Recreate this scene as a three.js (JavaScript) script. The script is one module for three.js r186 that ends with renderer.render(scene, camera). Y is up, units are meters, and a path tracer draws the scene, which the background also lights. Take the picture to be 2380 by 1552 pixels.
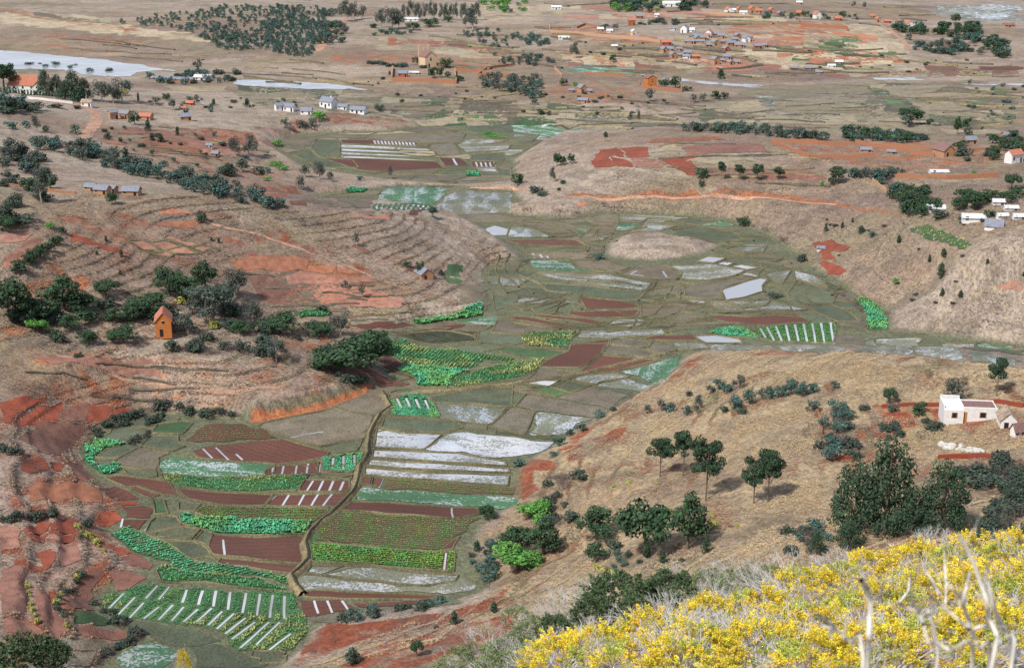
import * as THREE from 'three';
import { mergeGeometries } from 'three/addons/utils/BufferGeometryUtils.js';

// ---------------------------------------------------------------- camera, sky, sun, exposure
const scene = new THREE.Scene();
const K = 125 / 110;                                  // metres per layout unit
const CAM_H = 110 * K, PITCH = 18.9 * Math.PI / 180, VFOV = 27;
const camera = new THREE.PerspectiveCamera(VFOV, 1024 / 667, 0.1, 20000);
camera.position.set(0, CAM_H, 0);
camera.rotation.set(-PITCH, 0, 0);
camera.focus = 300;
camera.userData.fStop = 5;

const SUN = new THREE.Vector3(-0.42, 0.74, 0.46).normalize();
const skyTexture = (() => {
  const w = 256, h = 128, d = new Float32Array(w * h * 4);
  for (let j = 0; j < h; j++) for (let i = 0; i < w; i++) {
    const el = ((j + 0.5) / h - 0.5) * Math.PI, az = ((i + 0.5) / w - 0.5) * Math.PI * 2;
    const dir = [Math.cos(az) * Math.cos(el), Math.sin(el), Math.sin(az) * Math.cos(el)];
    const up = Math.max(0, Math.sin(el));
    let c = [0.44 + 1.3 * (1 - up) ** 4, 0.55 + 1.35 * (1 - up) ** 4, 0.82 + 1.3 * (1 - up) ** 4];
    const glow = Math.max(0, dir[0] * SUN.x + dir[1] * SUN.y + dir[2] * SUN.z) ** 6;
    c = c.map((v, k) => v * 0.43 + glow * [0.5, 0.47, 0.42][k]);
    if (el < 0) c = [0.16, 0.14, 0.12];
    d.set([...c, 1], (j * w + i) * 4);
  }
  const t = new THREE.DataTexture(d, w, h, THREE.RGBAFormat, THREE.FloatType);
  t.mapping = THREE.EquirectangularReflectionMapping; t.magFilter = THREE.LinearFilter; t.needsUpdate = true;
  return t;
})();
scene.background = skyTexture; scene.environment = skyTexture;
const sun = new THREE.DirectionalLight(new THREE.Color(1, 0.95, 0.86), 3.5);
sun.position.copy(SUN).multiplyScalar(1500).add(new THREE.Vector3(0, 0, -500));
sun.target.position.set(0, 0, -500);
sun.castShadow = true; sun.shadow.radius = 8; sun.shadow.mapSize.set(4096, 4096);
Object.assign(sun.shadow.camera, { left: -900, right: 900, top: 900, bottom: -900, near: 10, far: 4000 });
scene.add(sun, sun.target);
const renderer = new THREE.WebGLRenderer({ antialias: true });
renderer.toneMapping = THREE.LinearToneMapping;
renderer.toneMappingExposure = 1.3;
renderer.shadowMap.enabled = true;

// ---------------------------------------------------------------- numbers, noise, small helpers
function rng(seed) { let s = seed | 0; return () => { s = (s + 0x6d2b79f5) | 0; let t = Math.imul(s ^ (s >>> 15), 1 | s); t = (t + Math.imul(t ^ (t >>> 7), 61 | t)) ^ t; return ((t ^ (t >>> 14)) >>> 0) / 4294967296; }; }
const clamp = (x, a, b) => Math.min(b, Math.max(a, x)), mix = (a, b, t) => a + (b - a) * t;
const smooth = (a, b, x) => { const t = clamp((x - a) / (b - a), 0, 1); return t * t * (3 - 2 * t); };
const hash = (i, j, s) => { let n = Math.imul(i, 374761393) + Math.imul(j, 668265263) + Math.imul(s, 1442695041); n = Math.imul(n ^ (n >>> 13), 1274126177); return ((n ^ (n >>> 16)) >>> 0) / 4294967296; };
function noise(x, y, s = 0, p = 0) {
  const i = Math.floor(x), j = Math.floor(y), fx = x - i, fy = y - j, u = fx * fx * (3 - 2 * fx), v = fy * fy * (3 - 2 * fy);
  const w = (k) => (p ? ((k % p) + p) % p : k);
  return mix(mix(hash(w(i), w(j), s), hash(w(i + 1), w(j), s), u), mix(hash(w(i), w(j + 1), s), hash(w(i + 1), w(j + 1), s), u), v);
}
const fbm = (x, y, s, o = 3, p = 0) => { let a = 0, k = 0.5, n = 0; for (let i = 0; i < o; i++) { a += k * noise(x, y, s + i * 17, p); n += k; x *= 2; y *= 2; p *= 2; k *= 0.5; } return a / n; };
const col = (r, g, b) => new THREE.Color().setRGB(r, g, b);

// direction of the ray through a point (x, y) of the 2379 x 1552 layout drawing of the place
const FD = 776 / Math.tan(VFOV * Math.PI / 360), CP = Math.cos(PITCH), SP = Math.sin(PITCH);
function ray(x, y) { const a = x - 1189.5, b = 776 - y; return new THREE.Vector3(a, b * CP - FD * SP, -b * SP - FD * CP).normalize(); }
function onPlane(x, y, h) { const d = ray(x, y), t = (CAM_H - h) / -d.y; return [d.x * t, d.z * t]; }
// layout points are listed in sheets of 595 x 388 units, quarter units each: S(col, row, 'u,v u,v ...')
const S = (c, r, s) => s.trim().split(/\s+/).map((p) => { const [u, v] = p.split(',').map(Number); return [595 * c + u / 4, 388 * r + v / 4]; });
const D = (s) => s.trim().split(/\s+/).map((p) => p.split(',').map(Number));

// ---------------------------------------------------------------- the lie of the land
// spot heights (layout x, y, height)
const SPOT = `0,0,6 600,0,5 1200,0,6 1800,0,8 2379,0,2 300,60,5 900,50,6 1500,50,9 2100,50,5 0,115,1 200,130,0 400,165,0 0,175,1 250,185,2
0,215,13 100,220,13 200,245,12 300,260,9 0,300,20 120,310,17 200,300,13 330,310,12 480,300,8 620,290,4 700,265,5 800,255,4 700,290,2.5 900,280,3 950,300,0 100,380,23 0,400,26 60,450,28
250,350,16 400,380,12 550,370,6 640,390,2 300,395,16 200,440,27 330,458,26 450,475,24 580,485,22 700,490,20 900,496,15.5 1050,508,9 1130,545,4 500,440,12 620,468,7 400,425,14
200,520,25 350,540,21 500,550,18 650,560,15 800,560,12 950,570,8.5 1000,610,6.3 1090,620,3 100,560,26 100,620,22 250,620,19 400,620,15 550,640,12 700,650,9 850,670,7 950,690,5 1040,690,2.5
0,560,28 0,700,18 120,700,16 200,720,14 380,770,10 480,740,10 600,740,7 700,760,4 800,740,2 860,720,2.5 0,800,14 200,810,11.5 400,820,9 600,830,7 720,830,5 820,870,3 0,880,11 200,880,9 400,880,7.5 600,900,5.5 750,890,3.4 840,890,2.2
580,955,1.9 700,930,1.9 450,940,3 300,930,4.5 100,940,8 250,985,3 100,1020,6 0,1000,9 0,1080,8.5 120,1100,4.5 180,1150,2.5 0,1180,8 120,1200,4.5 200,1220,2.6 240,1290,1.6 0,1300,8 130,1300,4.5 230,1340,1.8 0,1400,8 120,1400,4.5 180,1450,2.2 0,1500,8 120,1500,5 200,1530,2.4 0,1552,8
1000,150,5 1000,190,4 1200,100,5 1300,150,3 1515,210,4 1350,220,4 1250,250,1 1600,240,3 1450,260,2 1420,100,9 1600,80,11 1750,90,11 1900,110,8 2000,60,8 2150,80,6 2300,80,6 1900,150,3 2100,160,1 2300,160,1 1700,170,1 1250,190,3 700,130,4 600,60,6 800,90,6 600,160,3 800,170,2
1190,400,1 1250,360,5 1300,345,7 1420,318,9 1500,312,10 1600,335,12 1800,325,12 1700,370,12.5 1700,410,11.5 1550,400,10 1400,400,8 1400,430,6.5 1250,420,4 1250,440,3 1900,400,12.5 2000,320,12 2200,320,12 2379,320,12 2000,400,13.5 2200,400,14.5 2379,420,16 1600,450,8 1700,443,9 1800,440,10.5 1900,452,11.5 1500,458,5 2050,480,14 1700,462,5 1800,462,6 1900,475,7 1500,475,2.5 1600,485,2 1750,495,2 1850,530,2.5 1950,510,7 1900,560,2 1950,600,3 2000,640,2.6 2050,560,10 2100,500,16 2250,500,20 2379,540,23 2150,580,13 2300,620,17 2379,650,16 2200,660,10 2100,640,8 2080,710,3 2200,720,6 2379,730,9 2150,765,2 2379,780,4
1610,830,2.5 1660,818,6 1750,814,10 1900,820,15 2000,822,17.5 2100,826,19.5 2250,840,22 2379,858,24 1600,880,4 1700,900,10 1900,900,16.5 2100,920,19 2300,960,20.5 2379,1000,22 1500,945,3.5 1400,1020,3.2 1550,1000,8 1700,1000,13 1550,1060,10 1700,1060,15 1900,1060,18.5 2100,1060,20 1300,1090,4.5 1240,1130,2 1240,1200,2.5 1400,1120,7.5 1450,1200,9 1600,1170,14 1700,1200,17 1850,1200,20 2000,1200,22 2300,1150,24 1200,1290,2.5 1350,1300,8 1480,1290,12.5 1600,1280,16 1800,1295,22 2000,1298,27 2200,1260,29 2379,1240,30
1150,1390,3.5 1100,1440,5 900,1435,2 1000,1425,2.5 760,1470,2 720,1500,2.5 800,1510,5 1000,1490,8 680,1552,2.5 850,1552,8 1100,1552,15 1300,1400,12 1250,1340,7.5 1500,1350,17 1400,1450,17`;
// spot heights on the ground itself (x, z, height)
const SPOT2 = `0,0,107.6 0,30,108 3,-4,105.6 -3,-4,104.6 8,-10,102 15,-24,92 5,-30,88 15,-40,86 8,-40,83.5 0,-40,80 -15,-40,74 26,-40,88 16,-60,72 32,-60,75 0,-60,66 -25,-60,58 0,-80,52 20,-80,58 45,-80,63 -30,-80,46 0,-110,34 30,-110,44 60,-110,48 -40,-110,26 -70,-110,22 -80,-140,12 -30,-140,14 10,-140,21 -100,-170,8 -60,-20,80 -100,-60,50 60,-20,98 110,-60,85 140,-120,60 120,-180,32 160,-250,26 220,-330,18 260,-420,30 -130,-220,12 -160,-300,30 -200,-380,40 -250,-480,40 -350,-700,20 350,-600,16 -200,0,90 200,0,105 0,150,110 -200,150,95 200,150,110 -600,-900,8 600,-900,4 -600,-300,50 600,-300,40 -900,-1500,10 900,-1500,6 0,-1600,8 -300,-1500,6 300,-1500,6 -600,100,80 600,100,80 170,-262,0 230,-275,0 300,-290,0`;
const FLOOR = [
  D('236,1560 285,1490 245,1432 205,1400 250,1370 330,1330 352,1308 300,1270 246,1230 290,1185 275,1150 205,1096 190,1050 232,1003 335,962 450,968 565,978 700,952 800,925 862,903 905,882 880,835 900,778 980,748 1095,730 1125,712 1135,672 1105,652 1150,612 1216,604 1190,575 1120,530 1030,497 900,482 760,483 690,474 740,455 860,440 930,432 1060,434 1190,447 1215,480 1130,490 1200,503 1330,508 1400,494 1550,499 1700,514 1785,545 1852,592 1885,625 1950,655 1995,695 2062,722 2064,770 2155,777 2379,808 2500,826 2500,900 2379,884 2250,860 2100,838 1950,826 1800,818 1700,812 1640,818 1592,826 1545,870 1482,916 1400,962 1330,1002 1288,1032 1232,1066 1200,1090 1198,1150 1190,1172 1130,1202 1102,1232 1078,1290 1122,1330 1138,1352 1100,1386 1000,1404 905,1412 800,1430 722,1452 700,1500 632,1560'),
  D('640,345 652,328 700,312 900,306 1000,290 1200,292 1330,300 1300,318 1235,345 1192,372 1190,425 1060,428 900,415 800,402 700,385'),
];
const spots = [...D(SPOT).map(([x, y, h]) => [...onPlane(x, y, h * K), h * K]), ...D(SPOT2).map((a) => a.map((v) => v * K))];
const MQ = 14;
const rbf = (() => {                                    // multiquadric through the spot heights
  const n = spots.length, A = [];
  for (let i = 0; i < n; i++) { A.push(new Float64Array(n + 1)); for (let j = 0; j < n; j++) A[i][j] = Math.hypot(spots[i][0] - spots[j][0], spots[i][1] - spots[j][1], MQ); A[i][i] -= 6; A[i][n] = spots[i][2] - 10; }
  for (let k = 0; k < n; k++) {
    let p = k; for (let i = k + 1; i < n; i++) if (Math.abs(A[i][k]) > Math.abs(A[p][k])) p = i;
    [A[k], A[p]] = [A[p], A[k]];
    for (let i = k + 1; i < n; i++) { const f = A[i][k] / A[k][k]; if (f) for (let j = k; j <= n; j++) A[i][j] -= f * A[k][j]; }
  }
  const w = new Float64Array(n);
  for (let i = n - 1; i >= 0; i--) { let s = A[i][n]; for (let j = i + 1; j < n; j++) s -= A[i][j] * w[j]; w[i] = s / A[i][i]; }
  return (x, z) => { let s = 10; for (let i = 0; i < n; i++) { const dx = x - spots[i][0], dz = z - spots[i][1]; s += w[i] * Math.sqrt(dx * dx + dz * dz + MQ * MQ); } return s; };
})();
const inside = (P, x, z) => { let c = false; for (let i = 0, j = P.length - 1; i < P.length; j = i++) { const [xi, zi] = P[i], [xj, zj] = P[j]; if ((zi > z) !== (zj > z) && x < ((xj - xi) * (z - zi)) / (zj - zi) + xi) c = !c; } return c; };
const segDist = (x, z, a, b) => { const dx = b[0] - a[0], dz = b[1] - a[1], t = clamp(((x - a[0]) * dx + (z - a[1]) * dz) / (dx * dx + dz * dz || 1), 0, 1); return Math.hypot(x - a[0] - dx * t, z - a[1] - dz * t); };
const floors = FLOOR.map((P) => P.map(([x, y]) => onPlane(x, y, 0)));
const floorDist = (x, z) => { let d = 1e9; for (const P of floors) { if (inside(P, x, z)) return 0; for (let i = 0, j = P.length - 1; i < P.length; j = i++) d = Math.min(d, segDist(x, z, P[j], P[i])); } return d; };
const island = S(2, 1, '850,800 890,710 1000,645 1230,605 1400,615 1560,655 1760,675 1950,735 1800,805 1580,850 1350,875 1100,870 900,845').map(([x, y]) => onPlane(x, y, 0));
const cliff = D('555,1000 560,930 700,895 850,868 900,880 868,912 700,975').map(([x, y]) => onPlane(x, y, 1));
const GX0 = -700, GZ0 = -1650, GS = 2.5, GNX = 561, GNZ = 721;
const grid = new Float32Array(GNX * GNZ), gridD = new Float32Array(GNX * GNZ);
for (let j = 0; j < GNZ; j++) for (let i = 0; i < GNX; i++) {
  const x = GX0 + i * GS, z = GZ0 + j * GS;
  const fd = z > -120 || z < -900 ? 99 : floorDist(x, z);
  const h = Math.max(0.25, rbf(x, z));
  grid[j * GNX + i] = fd === 0 ? 0 : (inside(cliff, x, z) ? h * smooth(0, 1.2, fd) : Math.min(h, 0.9 + fd * 0.55 + Math.max(0, fd - 10) ** 2 * 0.12) * smooth(0, 7, fd + 1.8)); gridD[j * GNX + i] = fd;
  if (fd === 0 && inside(island, x, z)) { let e = 1e9; for (let a = 0, b = island.length - 1; a < island.length; b = a++) e = Math.min(e, segDist(x, z, island[b], island[a])); grid[j * GNX + i] = 2.3 * smooth(0, 6, e) + 0.8 * smooth(8, 16, e); gridD[j * GNX + i] = e; }
}
function lerpGrid(g, x, z) {
  const u = clamp((x - GX0) / GS, 0, GNX - 1.001), v = clamp((z - GZ0) / GS, 0, GNZ - 1.001), i = u | 0, j = v | 0, fx = u - i, fz = v - j, k = j * GNX + i;
  return mix(mix(g[k], g[k + 1], fx), mix(g[k + GNX], g[k + GNX + 1], fx), fz);
}
function riser(h, x, z) { const s = h / 1.55 + noise(x / 40, z / 40, 3) * 3; return s - Math.floor(s); }
function hAt(x, z) {
  let h = lerpGrid(grid, x, z);
  const d = lerpGrid(gridD, x, z), r = smooth(0, 14, d), far = smooth(500, 1000, -z);
  if (r > 0) {
    h += r * (1 - far * 0.5) * ((fbm(x / 22, z / 22, 5, 3) - 0.5) * 1.9 + (noise(x / 4.2, z / 3.4, 9) - 0.5) * 0.42);
    const f = riser(h, x, z);                                                    // old cultivation terraces along the contours
    const spur = smooth(0, 12, x + 12 - (-z - 150) * 0.34) * (1 - smooth(320, 345, -z));
    h += r * (1 - far) * (1 - 0.72 * spur) * (1 + 0.9 * (1 - smooth(-75, -45, x)) * (1 - smooth(250, 290, -z))) * (0.42 + 0.55 * noise(x / 60, z / 60, 8)) * (smooth(0.6, 1, f) - f);
  }
  return Math.max(h, 0);
}
function at(x, y, from = 130) {                          // the point of the ground seen at (x, y) of the layout
  const d = ray(x, y); let t = from, p = from;
  const gap = (s) => CAM_H + d.y * s - hAt(d.x * s, d.z * s);
  while (t < 2600 && gap(t) > 0) { p = t; t += Math.max(0.7, t * 0.004); }
  if (t >= 2600) { const q = onPlane(x, y, 3); return new THREE.Vector3(q[0], 3, q[1]); }
  for (let k = 0; k < 12; k++) { const m = (p + t) / 2; if (gap(m) > 0) p = m; else t = m; }
  return new THREE.Vector3(d.x * t, hAt(d.x * t, d.z * t), d.z * t);
}
const scaleAt = (p) => p.distanceTo(camera.position) / FD;  // metres per layout unit at a place
const xz = (P) => P.map(([x, y]) => { const p = at(x, y); return [p.x, p.z]; });

// ---------------------------------------------------------------- textures of what the ground is made of
function tex(n, f, { srgb = false, repeat = 1 } = {}) {
  const d = new Uint8Array(n * n * 4);
  for (let j = 0; j < n; j++) for (let i = 0; i < n; i++) { const c = f(i / n, j / n), o = (j * n + i) * 4; for (let k = 0; k < 3; k++) d[o + k] = clamp(c[k] ?? c[0], 0, 1) * 255; d[o + 3] = 255; }
  const t = new THREE.DataTexture(d, n, n, THREE.RGBAFormat);
  t.wrapS = t.wrapT = THREE.RepeatWrapping; t.magFilter = THREE.LinearFilter; t.minFilter = THREE.LinearMipmapLinearFilter; t.generateMipmaps = true;
  if (srgb) t.colorSpace = THREE.SRGBColorSpace;
  t.repeat.set(1 / repeat, 1 / repeat); t.needsUpdate = true; return t;
}
const grassHeight = (u, v) => 0.5 * fbm(u * 60, v * 60, 31, 3, 60) + 0.32 * noise(u * 170, v * 120, 33, 170 * 0) + 0.18 * noise(u * 24, v * 24, 35, 24);
// dry grass: pale blades on darker thatch, a few bare specks
const grassMap = tex(1024, (u, v) => { const a = 0.5 * fbm(u * 60, v * 60, 31, 3, 60) + 0.5 * fbm(u * 150, v * 150, 37, 2, 150), k = 0.62 + 0.62 * smooth(0.3, 0.72, a); const w = noise(u * 40, v * 40, 41, 40); return [k * (0.93 + 0.07 * w), k * (0.9 + 0.05 * w), k * (0.9 - 0.1 * w)].map((x) => x * 0.8); }, { repeat: 37 });
const grassBump = tex(1024, (u, v) => [0.5 * fbm(u * 60, v * 60, 31, 3, 60) + 0.5 * fbm(u * 150, v * 150, 37, 2, 150)], { repeat: 37 });
// tilled earth: furrows along u
const soilMap = tex(512, (u, v) => { const r = 0.5 + 0.5 * Math.sin(v * Math.PI * 2 * 9 + noise(u * 8, v * 8, 51, 8) * 2.2), a = fbm(u * 50, v * 50, 52, 3, 50); const k = 0.72 + 0.1 * r + 0.45 * (a - 0.4) ; return [k, k * 0.97, k * 0.95]; }, { repeat: 14 });
const soilBump = tex(512, (u, v) => [0.55 * (0.5 + 0.5 * Math.sin(v * Math.PI * 2 * 9 + noise(u * 8, v * 8, 51, 8) * 2.2)) + 0.45 * fbm(u * 60, v * 60, 52, 3, 60)], { repeat: 14 });
// rice stubble: fine speckle of cut stalks
const stubbleMap = tex(512, (u, v) => { const a = fbm(u * 90, v * 90, 61, 2, 90), b = fbm(u * 9, v * 9, 62, 3, 9); const k = 0.6 + 0.36 * smooth(0.35, 0.68, a) + 0.42 * (b - 0.5); return [k, k * (0.98 + 0.1 * (0.5 - b)), k * 0.95]; }, { repeat: 19 });
// flooded stubble: water between stalks and mud, sky reflection partly painted into its pale colour
const wetMask = (u, v, t) => smooth(t, t + 0.1, 0.45 * fbm(u * 5, v * 9, 71, 4, 5) + 0.3 * fbm(u * 40, v * 64, 72, 3, 40) + 0.25 * noise(u * 130, v * 130, 74, 130));
function wetSet(t, mud, water, seed) {
  const m = (u, v) => wetMask(u + seed, v, t);
  const map = tex(512, (u, v) => { const w = m(u, v), a = 0.7 + 0.5 * fbm(u * 80, v * 80, 73, 2, 80); return mud.map((c, k) => mix(c * a, water[k] * (0.86 + 0.2 * fbm(u * 70, v * 70, 75, 2, 70)), w)); }, { repeat: 29 });
  const rough = tex(512, (u, v) => { const w = m(u, v); return [0, mix(0.95, 0.08, w), 0]; }, { repeat: 29 });
  return { map, roughnessMap: rough };
}
// bare earth: clods and wash marks without rows
const earthMap = tex(512, (u, v) => { const a = fbm(u * 14, v * 14, 55, 4, 14), b = fbm(u * 70, v * 70, 56, 2, 70), k = 0.62 + 0.5 * smooth(0.25, 0.75, a) * 0.55 + 0.3 * b; return [k, k * (0.93 + 0.1 * a), k * (0.9 + 0.16 * a)]; }, { repeat: 17 });
const M = {};
const std = (name, o) => (M[name] = Object.assign(new THREE.MeshStandardMaterial({ roughness: 0.95, ...o }), { name }));
std('ground', { vertexColors: true, map: grassMap, bumpMap: grassBump, bumpScale: 0.22 });
const plain = { vertexColors: true, map: stubbleMap, bumpMap: grassBump, bumpScale: 0.05 };
std('fallow', { ...plain, color: col(0.185, 0.16, 0.12) });
std('olive', { ...plain, color: col(0.118, 0.14, 0.088) });
std('greenish', { ...plain, color: col(0.07, 0.145, 0.06) });
std('straw', { ...plain, color: col(0.42, 0.36, 0.25) });
std('soil', { vertexColors: true, map: soilMap, bumpMap: soilBump, bumpScale: 0.16, color: col(0.125, 0.052, 0.038) });
std('soilgreen', { vertexColors: true, map: soilMap, bumpMap: soilBump, bumpScale: 0.16, color: col(0.125, 0.075, 0.045) });
std('mauve', { vertexColors: true, map: earthMap, bumpMap: grassBump, bumpScale: 0.15, color: col(0.26, 0.125, 0.092) });
std('red', { vertexColors: true, map: earthMap, bumpMap: grassBump, bumpScale: 0.15, color: col(0.27, 0.068, 0.036) });
std('orange', { vertexColors: true, map: earthMap, bumpMap: grassBump, bumpScale: 0.15, color: col(0.38, 0.16, 0.092) });
std('pink', { vertexColors: true, map: earthMap, bumpMap: grassBump, bumpScale: 0.15, color: col(0.36, 0.18, 0.13) });
std('wet', { vertexColors: true, ...wetSet(0.51, [0.16, 0.165, 0.12], [0.4, 0.42, 0.45], 0) });
std('wetwhite', { vertexColors: true, ...wetSet(0.41, [0.2, 0.21, 0.19], [0.5, 0.525, 0.57], 0.37) });
std('wetgreen', { vertexColors: true, ...wetSet(0.51, [0.06, 0.15, 0.075], [0.38, 0.42, 0.43], 0.61) });
std('water', { color: col(0.38, 0.4, 0.43), roughness: 0.06 });  // pale base colour stands in for part of the reflected sky
std('ditch', { color: col(0.43, 0.45, 0.48), roughness: 0.08, vertexColors: true });  // whitish colour carries painted sky reflection besides the real gloss
std('bund', { vertexColors: true, map: stubbleMap, color: col(0.115, 0.105, 0.058) });
std('bank', { vertexColors: true, map: grassMap, bumpMap: grassBump, bumpScale: 0.2, color: col(0.21, 0.18, 0.105) });
std('track', { vertexColors: true, map: stubbleMap, color: col(0.5, 0.3, 0.215) });

// ---------------------------------------------------------------- the ground: one sheet from behind the viewpoint to the horizon
const SAGEG = [0.3, 0.27, 0.18], TAN = [0.38, 0.295, 0.225], MAUVE = [0.31, 0.23, 0.2], GOLD = [0.48, 0.375, 0.25], REDS = [0.35, 0.1, 0.05], FARM = [0.5, 0.425, 0.375], OLIVE = [0.165, 0.18, 0.115], SUNPALE = [0.66, 0.56, 0.42], ORG = [0.46, 0.175, 0.085], SCRUB = [0.14, 0.115, 0.095], DUN = [0.46, 0.37, 0.27];
// [colour, cover 0..1, how ragged, outline]: soil, grass and scrub, plus palest bands with sunlight painted in
const ZONES = [
  [GOLD, 1, 5, D('1592,828 1660,816 1900,818 2150,826 2379,855 2700,900 2700,1552 1000,1552 1150,1392 1110,1250 1200,1180 1240,1070 1330,1003 1482,918')],
  [REDS, 0.62, 4, D('0,900 150,905 330,925 340,962 232,1003 190,1050 205,1096 275,1150 300,1180 246,1230 352,1308 205,1400 285,1490 236,1552 0,1552')],
  [ORG, 0.42, 5, D('0,800 200,815 420,835 700,845 860,895 700,930 570,955 330,925 150,905 0,900')],
  [REDS, 0.5, 5, D('690,760 790,800 900,870 860,895 700,840 600,800 620,760')],
  [ORG, 0.95, 1.2, S(1, 2, '-40,730 300,690 560,625 800,560 960,490 1060,470 1105,490 1020,560 800,640 500,740 0,830 -60,820')],
  [REDS, 0.8, 2.5, S(1, 3, '360,1440 600,1165 900,1150 1300,1080 1900,985 2200,890 2380,780 2380,960 2000,1080 1500,1180 900,1330 500,1500 300,1551')],
  [REDS, 0.75, 2.5, S(1, 3, '700,1551 900,1420 1200,1300 1600,1230 2100,1130 2380,1050 2380,1300 1900,1400 1500,1551')],
  [GOLD, 0.95, 1.2, S(1, 3, '560,1530 800,1400 1000,1330 1300,1270 1560,1200 1900,1090 2300,960 2300,1000 1900,1150 1600,1240 1300,1300 1000,1400 850,1500 700,1551')],
  [REDS, 0.95, 2, S(2, 2, '0,1180 250,1150 410,1200 400,1260 170,1290 250,1430 90,1551 0,1500 30,1270')],
  [REDS, 0.9, 2.5, S(2, 2, '390,1080 480,1030 640,1020 560,1100 460,1130')], [REDS, 0.9, 2.5, S(2, 2, '500,1140 660,1090 660,1150 520,1180')],
  [REDS, 0.92, 2, S(2, 2, '750,1000 940,890 1070,880 980,990 830,1015')], [REDS, 0.85, 3, S(2, 2, '480,1010 560,940 700,870 900,780 950,760 820,840 700,940 560,1020')],
  [REDS, 0.5, 4, S(2, 2, '1000,660 1150,560 1400,440 1540,330 1700,180 1900,150 1750,260 1640,400 1450,540 1150,620')],
  [REDS, 0.55, 4, D('1740,818 1900,815 1830,824 1760,826')],
  [REDS, 0.85, 3, S(3, 2, '880,680 1650,680 1680,660 2380,680 2380,980 1980,940 1700,840 1300,900 900,1010 840,1000 830,880 1000,860 1050,760')],
  [REDS, 0.6, 3, S(3, 2, '560,1160 830,1130 830,1190 580,1190')],
  [REDS, 0.65, 4, S(3, 3, '0,540 650,470 900,430 1500,300 1700,290 1600,420 900,560 500,640 0,690')],
  [SCRUB, 0.5, 5, D('2180,1110 2379,1060 2379,1270 2250,1260 2180,1220')],
  [SCRUB, 0.4, 4, D('1240,1110 1340,1100 1350,1180 1270,1250 1200,1200')],
  [REDS, 0.3, 7, D('60,480 380,500 650,520 850,560 1040,610 1030,690 700,690 500,640 150,620 60,560')],
  [ORG, 0.8, 2.5, D('540,598 700,598 760,610 720,640 555,632')], [ORG, 0.62, 3, D('660,650 700,620 820,632 880,660 870,670 760,665 680,672')],
  [ORG, 0.75, 2, S(0, 1, '190,1220 220,1100 400,1010 430,915 560,925 640,1000 760,980 890,1045 840,1110 520,1210 440,1300 300,1260')],
  [ORG, 0.75, 2, S(0, 1, '0,1500 120,1470 260,1480 230,1560 0,1600')],
  [ORG, 0.45, 4, D('170,540 320,560 300,600 200,560')],
  [REDS, 0.45, 5, D('150,290 420,300 640,300 620,340 430,360 250,330')], [REDS, 0.35, 6, D('250,330 560,380 700,420 660,460 480,420 330,380')],
  [REDS, 0.55, 4, D('560,420 700,440 690,465 600,455')], [REDS, 0.5, 4, S(1, 0, '540,1060 900,1050 1300,1130 1540,1180 1400,1200 700,1190 560,1200 200,1240 60,1200 300,1130')],
  [ORG, 0.5, 5, D('730,125 900,120 1000,130 1180,125 1190,160 1050,160 940,150 800,142')],
  [ORG, 0.55, 4, D('1270,60 1400,62 1540,92 1530,104 1390,100 1280,82')], [ORG, 0.4, 5, D('1400,150 1700,150 1660,170 1420,165')],
  [ORG, 0.55, 4, D('1780,325 2100,330 2330,345 2330,380 2100,400 2000,385 1880,368')], [ORG, 0.42, 4, D('1240,200 1330,190 1460,205 1480,235 1300,238')],
  [SUNPALE, 0.95, 3, S(0, 0, '0,110 300,110 600,160 1000,220 1400,280 1700,300 2000,375 1950,390 1600,370 1300,330 900,310 500,260 0,215')],  // far sunlit band, its brightness put into the ground colour
  [ORG, 0.55, 3, S(0, 0, '0,78 250,105 600,170 1000,230 1300,280 1250,300 900,250 500,190 0,110')],
  [ORG, 0.5, 3, S(0, 0, '330,310 800,340 1290,370 1250,410 900,380 450,350')], [ORG, 0.55, 3, S(0, 0, '380,400 700,430 1140,470 1120,490 700,460 380,430')],
  [SUNPALE, 0.85, 5, D('1760,65 1900,50 2060,62 2105,100 2120,150 1960,165 1850,160 1700,135 1760,100')], [ORG, 0.6, 5, D('1690,48 1780,50 1970,55 1960,75 1800,85 1680,75')],  // first zone paints a sunlit patch of the plain as paler ground
  [SUNPALE, 0.6, 5, D('1080,5 1350,8 1400,20 1300,35 1150,48 1080,45')], [[0.16, 0.22, 0.13], 0.45, 5, D('1800,96 2000,105 2060,125 1980,128 1820,110')],
  [[0.22, 0.3, 0.32], 0.5, 4, D('2150,20 2379,5 2379,50 2250,50 2190,38')], [[0.42, 0.43, 0.46], 0.35, 3, D('2150,20 2379,5 2379,50 2250,50 2190,38')],
  [DUN, 0.5, 8, D('560,145 860,160 1000,200 1200,230 1000,240 700,200')],
  [OLIVE, 0.55, 6, D('560,200 900,215 1160,250 1300,280 1000,292 780,255 560,235')],
  [OLIVE, 0.45, 8, D('1620,235 1900,190 2300,190 2379,240 2379,300 1900,290 1600,275')],
  [ORG, 0.9, 1, S(2, 1, '460,255 1000,262 1060,250 1400,215 1760,225 1880,210 2370,240 2380,275 1860,262 1200,280 1000,290 600,285')],
  [ORG, 0.9, 1, S(3, 1, '0,238 300,275 620,310 760,345 1000,385 1250,425 1230,440 900,395 700,370 620,345 300,325 0,290')],
  [[0.07, 0.15, 0.06], 0.6, 4, D('440,1175 520,1180 530,1230 470,1240')],
].map(([c, k, rag, P]) => { const W = xz(P); let b = [1e9, 1e9, -1e9, -1e9]; for (const [x, z] of W) b = [Math.min(b[0], x - rag), Math.min(b[1], z - rag), Math.max(b[2], x + rag), Math.max(b[3], z + rag)]; return { c, k, rag, W, b }; });
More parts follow.
